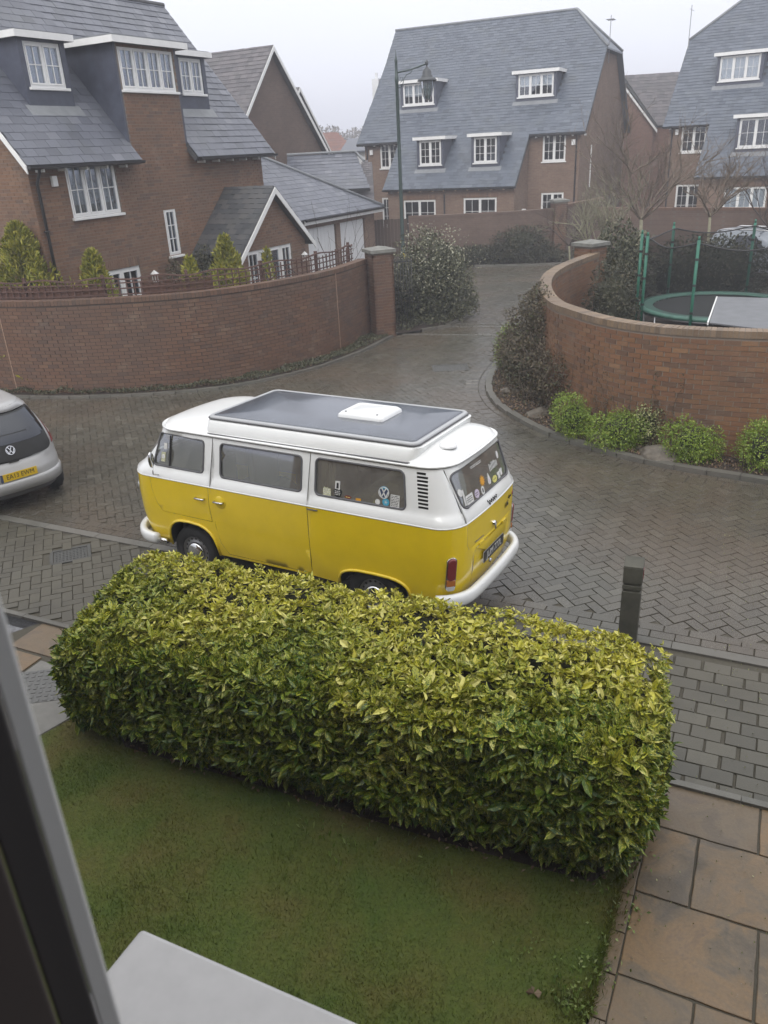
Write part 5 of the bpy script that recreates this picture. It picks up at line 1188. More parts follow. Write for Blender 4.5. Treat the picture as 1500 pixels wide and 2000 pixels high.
# lights, handles, plate, badges
def rear_pt(y, z, off=0): return VS.pt(VS.qy(y, z), z, off)
def rear_frame(y, z, off=0):
    p = rear_pt(y, z, off); ty = (rear_pt(y - .01, z, off) - rear_pt(y + .01, z, off)).normalized(); tz = (rear_pt(y, z + .01, off) - rear_pt(y, z - .01, off)).normalized(); n = ty.cross(tz).normalized()
    if n.x > 0: n = -n
    return mat4(p, ty, tz, n)
def side_frame(x, z, off=0):
    f = lambda x_, z_: VS.pt(VS.qx(x_, z_), z_, off); p = f(x, z); tx = (f(x - .01, z) - f(x + .01, z)).normalized(); tz = (f(x, z + .01) - f(x, z - .01)).normalized(); n = tx.cross(tz).normalized()
    if n.y < 0: n = -n
    return mat4(p, tx, tz, n)
def plate2d(name, outline, M4, depth, mat, parent, z0=0, bevel=0):
    mb = MB(); n = len(outline); mb.v = [tuple(M4 @ Vector((x, y, z0))) for x, y in outline] + [tuple(M4 @ Vector((x, y, z0 + depth))) for x, y in outline]
    mb.f = [tuple(range(n))[::-1], tuple(range(n, 2 * n))] + [(i, (i + 1) % n, n + (i + 1) % n, n + i) for i in range(n)]; mb.mi = [0] * len(mb.f)
    return mb.build(name, mat, parent, bevel=bevel)
for sg in (1, -1):
    y = .735 * sg; M4 = rear_frame(y, .74)
    base = plate2d('tail_light', rrect(-.052, .052, -.18, .18, .046, 6), M4, .03, 'chrome', VAN, -.01, .006)
    plate2d('red_lens', rrect(-.042, .042, -.06, .17, .038, 6), M4, .03, 'tail_red', base, .012, .01)
    plate2d('amber_lens', rrect(-.042, .042, -.12, -.062, .004, 2), M4, .028, 'tail_amber', base, .012, .005)
    plate2d('white_lens', rrect(-.04, .04, -.17, -.122, .02, 3), M4, .028, 'tail_white', base, .012, .005)
text_n = 0
def text(s, size, M4, mat, parent, name='lettering', ext=.001, sx_=1.0, align='CENTER', shear=0):
    c = bpy.data.curves.new(name, 'FONT'); c.body = s; c.size = size; c.extrude = ext; c.align_x = align; c.align_y = 'CENTER'; c.shear = shear; c.resolution_u = 2; c.materials.append(M(mat))
    tmp = bpy.data.objects.new(name, c); me = bpy.data.meshes.new_from_object(tmp); bpy.data.objects.remove(tmp); o = bpy.data.objects.new(name, me); COL.objects.link(o); o.parent = parent; o.matrix_basis = M4 @ Matrix.Diagonal((sx_, 1, 1, 1)); return o
def outline_bar(p, q, w_): 
    p, q = Vector(p), Vector(q); t = (q - p).normalized(); n = Vector((-t.y, t.x)) * w_ / 2; return [tuple(p - n), tuple(q - n), tuple(q + n), tuple(p + n)]
def emblem(R, M4, mat, parent, name='round_emblem', back=None, ringmat=None):     # V above W inside a ring
    mb = MB(); n = 28; ringo_ = [(R * math.cos(2 * PI * k / n), R * math.sin(2 * PI * k / n)) for k in range(n)]; ri = R * .87
    for k in range(n):
        a, b = 2 * PI * k / n, 2 * PI * (k + 1) / n; q = [(R * math.cos(a), R * math.sin(a)), (R * math.cos(b), R * math.sin(b)), (ri * math.cos(b), ri * math.sin(b)), (ri * math.cos(a), ri * math.sin(a))]
        mb.slab([M4 @ Vector((x, y, .002)) for x, y in q], M4.to_3x3() @ Vector((0, 0, .005)))
    w_ = R * .17
    for p_, q_ in (((-.42, .78), (0, .08)), ((.42, .78), (0, .08)), ((-.83, .28), (-.42, -.80)), ((.83, .28), (.42, -.80)), ((-.42, -.80), (0, -.02)), ((.42, -.80), (0, -.02))):
        mb.slab([M4 @ Vector((x, y, .002)) for x, y in outline_bar(Vector(p_) * R, Vector(q_) * R, w_)], M4.to_3x3() @ Vector((0, 0, .0055)))
    o = mb.build(name, mat, parent)
    if back: plate2d('emblem_disc', [(R * .93 * math.cos(2 * PI * k / n), R * .93 * math.sin(2 * PI * k / n)) for k in range(n)], M4, .0018, back, o)
    return o
M4 = rear_frame(0, .72); pl_o = plate2d('number_plate', rrect(-.265, .265, -.058, .058, .01, 2), M4, .006, 'plate_black', VAN, .02)
plate2d('plate_border', rrect(-.27, .27, -.063, .063, .012, 2), M4, .004, 'silver_print', pl_o, .014)
text('JUM 777L', .108, M4 @ Matrix.Translation((0, 0, .027)), 'silver_print', pl_o, sx_=.92)
hood = MB(); q = [rear_pt(-.36, .875), rear_pt(.36, .875), rear_pt(.30, .80), rear_pt(-.30, .80)]
q2 = [p + Vector((-.03, 0, -.01)) for p in q[:2]]; hood.v = [tuple(p) for p in (rear_pt(-.40, .88), rear_pt(.40, .88), rear_pt(.26, .815, .045), rear_pt(-.26, .815, .045), rear_pt(.26, .80), rear_pt(-.26, .80))]
hood.f = [(0, 1, 2, 3), (3, 2, 4, 5), (1, 4, 2), (0, 3, 5)]; hood.mi = [0] * 4; hood.build('plate_hood', 'van_yellow', P_engine_lid, True)
for y in (.31, -.31): mb = MB(); M_ = rear_frame(y, .905); mb.slab([M_ @ Vector(v_) for v_ in ((-.05, -.012, .004), (.05, -.012, .004), (.05, .012, .004), (-.05, .012, .004))], M_.to_3x3() @ Vector((0, 0, .012))); mb.build('lid_hinge', 'van_yellow', VAN)
M_ = rear_frame(0, 1.0); mb = MB(); mb.lathe([(.028, 0), (.028, .02), (.02, .03), (0, .032)], 14, M_); mb.slab([M_ @ Vector(v_) for v_ in ((-.01, -.06, .02), (.012, -.06, .02), (.012, .0, .02), (-.01, .0, .02))], M_.to_3x3() @ Vector((0, 0, .012))); mb.build('tailgate_handle', 'chrome', VAN, True)
M_ = rear_frame(0, .575); mb = MB(); mb.lathe([(.022, 0), (.022, .02), (0, .024)], 12, M_); mb.build('lid_lock', 'chrome', VAN, True)
M_ = rear_frame(-.62, 1.11); mb = MB(); mb.lathe([(.022, 0), (.022, .006), (0, .007)], 12, M_); mb.build('small_round_badge', 'tail_red', VAN, True)
M_ = rear_frame(-.40, 1.055); text('116', .085, M_ @ Matrix.Translation((0, 0, .003)), 'ink_black', VAN, ext=.002)
def squiggle(y, z, w_, h_, mat, parent, n=26, seed=1, nm='script_badge'):
    rr = random.Random(seed); mb = MB(); pts = []
    for k in range(n): t = k / (n - 1); pts.append(rear_pt(y - (t - .5) * w_, z + h_ * (.45 * math.sin(t * 34 + rr.random()) + .12 * rr.random()) * (1.3 if k < 5 else .7), .006))
    mb.tube(pts, .004, 5); return mb.build(nm, mat, parent)
squiggle(.02, 1.262, .24, .05, 'ink_black', VAN)
squiggle(-.50, 1.11, .10, .03, 'ink_black', VAN, 14, 3, 'small_script')
squiggle(.36, .965, .20, .006, 'rubber_grey', VAN, 10, 5, 'thin_script_line')
# door handles, mirror, rail line, lamps at the front
def sidebar(x0, x1, z, off, r, nm, mat='chrome'):
    mb = MB(); mb.tube([VS.pt(VS.qx(x0, z), z, off * .2), VS.pt(VS.qx(x0, z), z, off), VS.pt(VS.qx(x1, z), z, off), VS.pt(VS.qx(x1, z), z, off * .2)], r, 8); return mb.build(nm, mat, VAN, True)
sidebar(.90, 1.02, 1.065, .035, .011, 'door_handle'); sidebar(.63, .75, 1.065, .035, .011, 'door_handle')
M_ = side_frame(.70, 1.06); mb = MB(); mb.lathe([(.075, .002), (.07, .006), (0, .003)], 20, M_ @ Matrix.Translation((.02, .0, -.001))); mb.build('handle_recess', 'van_yellow', VAN, True)
sidebar(-.60, -.48, 1.19, .012, .007, 'door_catch', 'rubber_grey')
mb = MB(); pr_ = [VS.pt(VS.qx(1.60, 1.25), 1.25, 0), VS.pt(VS.qx(1.61, 1.28), 1.28, .09), VS.pt(VS.qx(1.62, 1.36), 1.36, .12)]; mb.tube(pr_, .008, 6); mb.build('mirror_arm', 'chrome', VAN, True)
c = pr_[-1]; mo = MB(); mo.lathe([(0, -.015), (.05, -.012), (.055, 0), (.05, .004), (0, .005)], 18, Matrix.Translation(c + Vector((0, .01, .09))) @ Matrix.Rotation(PI / 2, 4, 'Y') @ Matrix.Diagonal((1.7, .8, 1, 1))); mo.build('door_mirror', 'chrome', VAN, True)
for y in (.56, -.56):
    q = VS.qf(y, .95); p = VS.pt(q, .95, 0); mb = MB(); mb.lathe([(.115, -.02), (.115, .02), (.10, .03), (.09, .025), (.05, .05), (0, .058)], 24, Matrix.Translation(p) @ Matrix.Rotation(PI / 2, 4, 'Y')); mb.build('headlight', 'chrome', VAN, True)
    p = VS.pt(VS.qf(y, 1.13), 1.13, 0); mb = MB(); mb.box(p.x - .02, p.x + .03, p.y - .08, p.y + .08, p.z - .035, p.z + .035); mb.build('indicator', 'tail_amber', VAN, bevel=.01)
p = VS.pt(0, 1.02, 0); emblem(.14, mat4(p + Vector((.01, 0, 0)), Vector((0, 1, 0)), Vector((0, 0, 1)), Vector((1, 0, 0))), 'van_white', VAN)
# interior glimpsed through the glass
mb = MB(); mb.box(1.0, 1.5, .15, .65, .5, .75); mb.box(.98, 1.1, .15, .65, .75, 1.38); mb.box(1.0, 1.5, -.65, -.15, .5, .75); mb.box(.98, 1.1, -.65, -.15, .75, 1.38); mb.build('front_seat', 'cushion_dark', VAN, bevel=.03)
mb = MB(); mb.box(-1.95, -.75, -.7, .7, .8, 1.22); mb.build('rear_bench', 'cushion', VAN, bevel=.04)
mb = MB(); mb.box(-.3, .6, -.76, -.45, .5, 1.3); mb.build('kitchen_cabinet', 'cushion', VAN, bevel=.01)
mb = MB()
for k in range(14): mb.tube([VS.pt(VS.qx(-.58 - k * .011, 1.33), 1.33, -.07 - .012 * (k % 2)), VS.pt(VS.qx(-.58 - k * .011, 1.70), 1.70, -.06 - .012 * (k % 2))], .009, 4)
mb.build('curtain', 'cushion', VAN)
mb = MB(); mb.slab([VS.pt(VS.qx(-1.1, 1.33), 1.33, -.16), VS.pt(VS.qx(-1.42, 1.33), 1.33, -.16), VS.pt(VS.qx(-1.42, 1.48), 1.48, -.2), VS.pt(VS.qx(-1.3, 1.5), 1.5, -.2)], (0, -.2, 0)); mb.build('cushion', 'cushion', VAN)
# stickers
def sframe(x, z, off=.003): return side_frame(x, z, -.012 + off)
def rframe(y, z, off=.003): return rear_frame(y, z, -.012 + off)
st = lambda nm, out, M4, mat: plate2d(nm, out, M4, .001, mat, gw3)
def lines(M4, w_, h_, n, mat, par, seed=0):
    rr = random.Random(seed); mb = MB()
    for k in range(n):
        y = h_ / 2 - h_ * (k + .5) / n; x = -w_ / 2
        while x < w_ / 2 - .006:
            l = rr.uniform(.008, .03); l = min(l, w_ / 2 - x); mb.slab([M4 @ Vector(v_) for v_ in ((x, y - .0035, .0012), (x + l, y - .0035, .0012), (x + l, y + .0035, .0012), (x, y + .0035, .0012))], M4.to_3x3() @ Vector((0, 0, .0006))); x += l + .006
    mb.build('printed_lines', mat, par)
F_ = sframe(-.68, 1.385); o = st('sticker', [(-.045, -.05), (.05, -.05), (.048, .02), (.035, .035), (.02, .028), (.01, .045), (-.01, .032), (-.03, .042), (-.045, .02)], F_, 'sticker_cream'); lines(F_, .08, .06, 3, 'sticker_white', o, 1)
F_ = sframe(-.805, 1.46); o = st('sticker', rect(-.028, .028, -.045, .045), F_, 'sticker_white'); plate2d('printed_figure', [(-.014, -.03), (.014, -.03), (.012, .02), (0, .03), (-.012, .02)], F_, .0018, 'ink_black', o)
F_ = sframe(-.81, 1.385); o = st('sticker', [(-.05, .02), (-.035, .04), (.035, .04), (.05, .02), (.035, -.035), (0, -.045), (-.035, -.035)], F_, 'ink_black'); lines(F_, .07, .05, 3, 'sticker_white', o, 3)
F_ = sframe(-.93, 1.36); o = st('sticker', [(.04 * math.cos(a / 8 * 2 * PI), .017 * math.sin(a / 8 * 2 * PI)) for a in range(8)], F_, 'tail_red'); lines(F_, .05, .012, 1, 'sticker_yellow', o, 5)
F_ = sframe(-1.05, 1.355); o = st('sticker', rect(-.03, .03, -.012, .012), F_, 'sticker_orange')
F_ = sframe(-1.345, 1.465); R_ = .062; o = st('sticker', [(R_ * math.cos(a / 20 * 2 * PI), R_ * math.sin(a / 20 * 2 * PI)) for a in range(20)], F_, 'sticker_navy'); emblem(R_ * .95, F_, 'sticker_white', o, 'printed_emblem')
plate2d('blue_segment', [(R_ * math.cos(a), R_ * math.sin(a)) for a in [PI * .2 + PI * .6 * k / 8 for k in range(9)]], F_, .0018, 'sticker_blue', o)
F_ = sframe(-1.275, 1.365); R_ = .028; o = st('sticker', [(R_ * math.cos(a / 16 * 2 * PI), R_ * math.sin(a / 16 * 2 * PI)) for a in range(16)], F_, 'sticker_white')
F_ = sframe(-1.37, 1.375); R_ = .038; o = st('sticker', [(R_ * math.cos(a / 16 * 2 * PI), R_ * math.sin(a / 16 * 2 * PI)) for a in range(16)], F_, 'sticker_blue')
for k in range(3): plate2d('white_spoke', outline_bar((-.02 * math.cos(k * PI / 3), -.02 * math.sin(k * PI / 3)), (.02 * math.cos(k * PI / 3), .02 * math.sin(k * PI / 3)), .004), F_, .0018, 'sticker_white', o)
F_ = sframe(-1.475, 1.40); o = st('sticker', rect(-.048, .048, -.06, .06), F_, 'sticker_white'); lines(F_, .082, .11, 7, 'ink_black', o, 7)
st = lambda nm, out, M4, mat: plate2d(nm, out, M4, .001, mat, gwr)
F_ = rframe(.10, 1.475); o = st('sun_sticker', [((.062 if k % 2 == 0 else .036) * math.cos(2 * PI * k / 22), (.062 if k % 2 == 0 else .036) * math.sin(2 * PI * k / 22)) for k in range(22)], F_, 'sticker_orange')
F_ = rframe(-.06, 1.435); o = st('sticker', [(0, .075), (.03, .01), (.036, -.02), (.02, -.045), (-.02, -.045), (-.036, -.02), (-.03, .01)], F_, 'sticker_white'); plate2d('flame_print', [(0, .03), (.015, -.01), (0, -.03), (-.015, -.01)], F_, .0018, 'sticker_lilac', o)
F_ = rframe(-.20, 1.40); o = st('sticker', [(.062 * math.cos(2 * PI * k / 20), .036 * math.sin(2 * PI * k / 20)) for k in range(20)], F_, 'sticker_yellow'); lines(F_, .07, .02, 1, 'ink_black', o, 4)
F_ = rframe(.135, 1.39); o = st('sticker', [(.035 * math.cos(2 * PI * k / 16), .045 * math.sin(2 * PI * k / 16)) for k in range(16)], F_, 'sticker_white'); plate2d('printed_figure', rect(-.012, .012, -.02, .02), F_, .0018, 'ink_black', o)
F_ = rframe(.27, 1.40); o = st('sticker', [(.05 * math.cos(2 * PI * k / 12), .045 * math.sin(2 * PI * k / 12)) for k in range(12)], F_, 'sticker_lilac'); lines(F_, .07, .04, 2, 'ink_black', o, 8)
F_ = rframe(.43, 1.40); o = st('sticker', rect(-.07, .07, -.045, .045), F_, 'sticker_white'); lines(F_, .11, .06, 3, 'ink_black', o, 9)
F_ = rframe(.53, 1.44); o = st('sticker', rect(-.015, .015, -.08, .08), F_, 'sticker_white')
F_ = rframe(.555, 1.50); o = st('sticker', [(.03 * math.cos(2 * PI * k / 12), .04 * math.sin(2 * PI * k / 12)) for k in range(12)], F_, 'sticker_white')
for i, y in enumerate((-.33, -.41)): F_ = rframe(y, 1.40 + .01 * i); o = st('sticker', [(-.03, -.035), (.03, -.035), (.03, .01), (.045, .02), (.03, .035), (-.03, .035), (-.045, .02), (-.03, .01)], F_, 'sticker_white')
for i in range(7): F_ = rframe(-.14 - i * .035, 1.53); st('skyline_print', rect(-.008, .008, -.035, .02 + .03 * random.random()), F_, 'sticker_white')
F_ = rframe(-.42, 1.585); st('sticker', [(.03 * math.cos(2 * PI * k / 12), .042 * math.sin(2 * PI * k / 12)) for k in range(12)], F_, 'sticker_white')
F_ = rframe(.15, 1.655); o = st('text_strip', rect(-.12, .12, .0085, .0095), F_, 'sticker_white'); lines(F_, .24, .03, 2, 'sticker_white', o, 11)
cw = sframe(1.56, 1.57); plate2d('sticker', rect(-.022, .022, -.035, .035), cw, .002, 'sticker_white', VAN); plate2d('sticker', rect(-.03, .03, -.05, .06), sframe(1.59, 1.44), .002, 'sticker_cream', VAN)
plate2d('sticker', [(.025 * math.cos(2 * PI * k / 12), .025 * math.sin(2 * PI * k / 12)) for k in range(12)], sframe(1.59, 1.45), .004, 'sticker_white', VAN)
# ---------------------------------------------------------------- other vehicles
def car(name, label, loc, yaw, mat, F, B, W, H, rail=False, plate=None, rearwin=None):
    root = thing(name, label, 'car', loc, yaw)
    S = Shell(F, B, W, .35, .42, .28, .10); Q = 2 * S.s5
    gl = rearwin
    zs = 0.32
    hol = []
    if rearwin: hol.append([(S.qy(y, z), z) for y, z in rearwin])
    def sp(pts, mir): o = [(S.qx(x, z), z) for x, z in pts]; return [(Q - q, z) for q, z in o][::-1] if mir else o
    zt = H - .05
    sw = [(-.95 - (0), .95), (.35, .93), (.02, zt - .09), (-.75, zt - .09)]
    for m_ in (False, True): hol.append(sp(sw, m_))
    S.skin('body', [(0, zs), (Q / 4, zs), (Q / 2, zs), (Q * .75, zs), (Q, zs), (Q, zt), (Q * .75, zt), (Q / 2, zt), (Q / 4, zt), (0, zt)], hol, mat, root, grid=.055)
    for m_ in (False, True): S.skin('side_window', sp(sw, m_), [], 'car_glass_dark', root, off=-.01)
    S.skin('inner_lining', [(0, zs), (Q / 2, zs), (Q, zs), (Q, 1.2), (Q / 2, 1.2), (0, 1.2)], [], 'dark_room', root, off=-.04, grid=.2)
    ring = [S.pt(Q * k / 80, zt) for k in range(80)]; v = []; f = []; n = 80
    for i in range(9):
        e = 1 - (i / 8) ** 1.3; h = (1 - e ** 2.4) ** .5
        for p in ring: cx = max(min(p.x, .0), -1.0); v.append((cx + (p.x - cx) * e, p.y * e, zt + .055 * h))
    for i in range(8):
        for k in range(n): f.append((i * n + k, i * n + (k + 1) % n, (i + 1) * n + (k + 1) % n, (i + 1) * n + k))
    me = bpy.data.meshes.new('roof_panel'); me.from_pydata(v, [], f); link('roof_panel', me, mat, root, True)
    for x in (F[0][1] - .55, -(B[0][1] - .52)):
        for sd in (1, -1): wheel(x, sd * (W[1][1] - .10), .30, sd, root)
    for sd in (1, -1):
        mb = MB(); mb.box(-.5, .1, sd * .84 - .01, sd * .84 + .01, .3, .32)
    return root, S, Q
def rear_fr(S, y, z, off=0):
    P_ = lambda yy, zz: S.pt(S.qy(yy, zz), zz, off); p = P_(y, z); ty = (P_(y - .01, z) - P_(y + .01, z)).normalized(); tz = (P_(y, z + .01) - P_(y, z - .01)).normalized(); n = ty.cross(tz).normalized()
    if n.x > 0: n = -n
    return mat4(p, ty, tz, n)
hw = rrect(-.56, .56, .76, 1.36, .10, 5)
hw = [(y * (1 - (z - .76) * .10), z) for y, z in hw]
fwd = Vector((-.68, .73, 0)).normalized()
CAR, SCR, QC = car('parked_car', 'silver hatchback with black glass tailgate cut by the left edge of the photo', (-5.18 + fwd.x * 1.77, 10.72 + fwd.y * 1.77, 0), math.atan2(fwd.y, fwd.x), 'car_silver',
    [(.3, 1.70), (.6, 1.76), (.75, 1.70), (.95, .95), (1.38, .10), (1.45, .02)], [(.3, 1.70), (.42, 1.77), (.58, 1.77), (.66, 1.72), (.8, 1.70), (1.1, 1.60), (1.38, 1.40), (1.45, 1.32)],
    [(.3, .71), (.5, .76), (.85, .76), (.95, .73), (1.38, .57), (1.45, .50)], 1.48, rearwin=hw)
SCR.skin('tailgate_glass', [(SCR.qy(y, z), z) for y, z in hw], [], 'car_grille', CAR, off=-.004, grid=.08)
SCR.skin('rear_screen', [(SCR.qy(y, z), z) for y, z in [(y * .93, .98 + (z - .76) * .6) for y, z in hw]], [], 'car_glass_dark', CAR, off=.002, grid=.08)
for sg in (1, -1):
    out = [(sg * .57, .80), (sg * .70, .80), (sg * .67, 1.14), (sg * .57, 1.26)]; pts = [(SCR.qy(y, z), z) for y, z in out]
    SCR.skin('tail_light', pts, [], 'tail_red', CAR, off=.008, grid=.05)
    SCR.skin('reversing_lamp', [(SCR.qy(y, z), z) for y, z in [(sg * .62, .92), (sg * .65, .92), (sg * .645, 1.06), (sg * .62, 1.06)]], [], 'sticker_white', CAR, off=.012)
mb = MB(); mb.sweep([SCR.pt(SCR.qx(-1.2, .44) + (QC - 2 * SCR.qx(-1.2, .44)) * k / 50, .44, .012) for k in range(51)], [(-.01, -.12), (.02, -.12), (.025, .0), (.012, .04), (-.01, .04)]); mb.build('bumper', 'car_silver', CAR, True)
mb = MB(); mb.sweep([SCR.pt(SCR.qx(-1.3, .33) + (QC - 2 * SCR.qx(-1.3, .33)) * k / 50, .30, -.02) for k in range(51)], [(-.01, -.08), (.02, -.08), (.02, .03), (-.01, .03)]); mb.build('lower_valance', 'rubber_grey', CAR, True)
M_ = rear_fr(SCR, 0, .56, .012); cp = plate2d('number_plate', rect(-.26, .26, -.056, .056), M_, .006, 'plate_yellow', CAR, .005); text('EA13 EWM', .095, M_ @ Matrix.Translation((.02, 0, .012)), 'ink_black', cp, sx_=.88); plate2d('blue_band', rect(-.26, -.225, -.056, .056), M_, .007, 'sticker_navy', cp, .005)
M_ = rear_fr(SCR, 0, .90, .006); emblem(.065, M_, 'chrome', CAR, 'round_emblem')
mb = MB(); M_ = rear_fr(SCR, 0, .74, .004); mb.slab([M_ @ Vector(p) for p in ((-.07, -.01, 0), (.07, -.01, 0), (.07, .01, 0), (-.07, .01, 0))], M_.to_3x3() @ Vector((0, 0, .008))); mb.build('tailgate_trim', 'rubber', CAR)
C2, S2, Q2 = car('parked_car', 'silver estate car with roof rails behind the trampoline net', (13.0, 27.0, 0), math.radians(-50), 'car_silver_blue',
    [(.3, 2.0), (.7, 2.05), (.95, 1.35), (1.42, .35), (1.5, .25)], [(.3, 2.1), (.6, 2.15), (1.0, 2.1), (1.42, 1.75), (1.5, 1.7)], [(.3, .82), (.6, .88), (.95, .88), (1.0, .85), (1.42, .68), (1.5, .62)], 1.55)
for sg in (1, -1): mb = MB(); mb.tube([(-1.5, sg * .56, 1.50), (-1.3, sg * .58, 1.57), (.1, sg * .58, 1.57), (.3, sg * .56, 1.5)], .022, 8); mb.build('roof_rail', 'chrome', C2, True)

# ---------------------------------------------------------------- street lamp, bollard
LP = thing('street_lamp', 'tall green swan bracket street lamp post with hanging lantern by the big bush', 'street lamp', (1.0, 25.34, 0))
mb = MB(); mb.lathe([(.11, 0), (.11, .1), (.085, .14), (.085, 1.25), (.095, 1.28), (.095, 1.34), (.06, 1.42), (.055, 2.6), (.05, 4.5), (.045, 6.2), (.055, 6.22), (.055, 6.34), (.04, 6.36), (.035, 6.7), (.045, 6.72), (.03, 6.78), (.012, 6.86), (.006, 7.0), (0, 7.0)], 16); mb.build('post', 'lamp_green', LP, True)
mb = MB(); mb.box(-.02, .055, -.115, -.09, 1.0, 1.62); mb.build('yellow_strip', 'yellow_tape', LP)
mb = MB(); mb.tube([(0, 0, 6.44), (.4, 0, 6.50), (.84, 0, 6.62)], .02, 8); mb.tube([(.0, 0, 6.06), (.10, 0, 6.08), (.17, 0, 6.16), (.20, 0, 6.28), (.28, 0, 6.38), (.40, 0, 6.42), (.44, 0, 6.48)], .011, 6); mb.tube([(.1, 0, 6.2), (.16, 0, 6.24), (.17, 0, 6.32), (.11, 0, 6.33), (.09, 0, 6.27)], .009, 6); mb.build('bracket_arm', 'lamp_green', LP, True)
LM = Matrix.Translation((.85, 0, 5.72))
mb = MB(); mb.lathe([(0, 1.0), (.035, .97), (.05, .93), (.035, .88), (.02, .86), (.03, .82), (.06, .79), (.10, .76), (.125, .70), (.13, .63), (.16, .60), (.16, .57), (.24, .54), (.27, .50), (.27, .475), (.19, .47)], 20, LM); mb.build('lantern_cap', 'lamp_top', LP, True)
mb = MB(); mb.lathe([(.175, .47), (.16, .30), (.12, .10), (.09, .02), (0, 0)], 8, LM); mb.build('lantern_bowl', 'lantern_glass', LP)
mb = MB()
for k in range(8): a = 2 * PI * k / 8; mb.tube([LM @ Vector((.178 * math.cos(a), .178 * math.sin(a), .47)), LM @ Vector((.162 * math.cos(a), .162 * math.sin(a), .30)), LM @ Vector((.12 * math.cos(a), .12 * math.sin(a), .10))], .007, 4)
mb.build('lantern_frame', 'lamp_top', LP)
mb = MB(); mb.lathe([(0, .3), (.03, .3), (.035, .42), (0, .44)], 10, LM); mb.build('lamp_bulb', 'white_paint', LP, True)

BO = thing('bollard', 'dark square timber bollard with grooved neck standing behind the hedge', 'bollard', (2.33, 6.60, 0), math.radians(-22))
q = .088; mb = MB()
mb.box(-q, q, -q, q, 0, .60); mb.box(-q + .012, q - .012, -q + .012, q - .012, .60, .622); mb.box(-q, q, -q, q, .622, .665); mb.box(-q + .012, q - .012, -q + .012, q - .012, .665, .688); mb.box(-q, q, -q, q, .688, .855)
mb.build('post', 'post_wood', BO, bevel=.006)
mb = MB(); mb.quadbox([(-q, -q, .856), (q, -q, .856), (q, q, .856), (-q, q, .856), (-q, -q, .868), (q, -q, .868), (q, q, .895), (-q, q, .895)]); mb.build('sloped_top', 'post_wood', BO, bevel=.004)
mb = MB(); mb.box(q + .001, q + .006, -.03, .03, .72, .82); mb.build('reflector', 'tail_red', BO)

# ---------------------------------------------------------------- trampoline, grey roofed box, board shed, fence, gate
TR = thing('trampoline', 'round green trampoline with dark safety net behind the right garden wall', 'trampoline', (8.3, 19.3, 0))
R_ = 1.85; n = 48
mb = MB(); mb.lathe([(R_ - .32, .72), (R_ - .32, .745), (R_, .76), (R_ + .03, .74), (R_ + .03, .68), (R_ - .02, .68)], n); mb.build('edge_pad', 'tramp_pad', TR, True)
mb = MB(); mb.lathe([(0, .70), (R_ - .31, .70)], n); mb.build('bounce_mat', 'tramp_mat', TR)
mb = MB(); mb.tube([(R_ * math.cos(2 * PI * k / n), R_ * math.sin(2 * PI * k / n), .66) for k in range(n)], .025, 6, closed=True); mb.build('frame_ring', 'steel', TR, True)
angs = [229.5, 289.5, 349, 49, 109, 169, 184]; tops = []
for a in angs:
    a = math.radians(a); x, y = (R_ + .07) * math.cos(a), (R_ + .07) * math.sin(a); tops.append((x, y, 2.42))
    mb = MB(); mb.tube([(x, y, .1), (x, y, 2.42)], .036, 8); mb.tube([(x, y, 2.42), (x, y, 2.5)], .025, 8); pole = mb.build('net_pole', 'tramp_green', TR, True)
    for z in (.85, 1.45, 2.0): mb = MB(); mb.tube([(x, y, z), (x, y, z + .05)], .045, 8); mb.build('pole_clip', 'rubber', pole)
for a in (199, 259, 319, 19, 79, 139):
    a = math.radians(a); x, y = R_ * math.cos(a), R_ * math.sin(a); mb = MB(); mb.tube([(x, y, .66), (x, y, .02), (x * .93, y * .93, .02)], .025, 6); mb.build('leg', 'steel', TR, True)
mb = MB(); m_ = 60; rr_ = lambda a: R_ - .12
ring_top = []
for k in range(m_):
    a = 2 * PI * k / m_; dmin = min(abs((math.degrees(a) - b + 180) % 360 - 180) for b in angs); ring_top.append((R_ * math.cos(a), R_ * math.sin(a), 2.36 - .16 * math.sin(min(dmin, 30) / 30 * PI / 2)))
b0 = [((R_ - .1) * math.cos(2 * PI * k / m_), (R_ - .1) * math.sin(2 * PI * k / m_), .76) for k in range(m_)]
mb.v = b0 + ring_top; mb.f = [(k, (k + 1) % m_, m_ + (k + 1) % m_, m_ + k) for k in range(m_)]; mb.mi = [0] * m_; mb.build('safety_net', 'net_mesh', TR, True)
mb = MB(); mb.tube(ring_top, .018, 5, closed=True); mb.build('net_top_rope', 'rubber', TR)
HB = thing('hutch', 'low hutch with a flat grey roof just behind the right wall', 'hutch', (0, 0, 0))
A_ = [(5.98, 14.25), (6.85, 13.25), (8.3, 15.9), (7.05, 16.55)]
mb = MB(); mb.slab([(A_[0][0], A_[0][1], 1.40), (A_[1][0], A_[1][1], 1.40), (A_[2][0], A_[2][1], 1.42), (A_[3][0], A_[3][1], 1.42)], (0, 0, .03)); mb.build('roof', 'table_grey', HB, bevel=.005)
mb = MB(); mb.obox((5.97, 14.26, 1.38), (1.09, 2.31, .02), (-.022, .011, 0), (0, 0, .05)); mb.build('roof_trim', 'white_paint', HB)
mb = MB(); mb.slab([(6.1, 14.35, 0), (6.85, 13.5, 0), (8.15, 15.8, 0), (7.1, 16.35, 0)], (0, 0, 1.39)); mb.build('side_boards', 'wood_dark', HB)
PB = thing('board_shed', 'orange brown timber board shed at the right edge behind the trampoline', 'shed', (10.35, 18.9, 0), -.3)
for k in range(9): mb = MB(); mb.box(.14 * k, .14 * k + .134, 0, .02, 0, 2.25); mb.build('board', 'ply', PB)
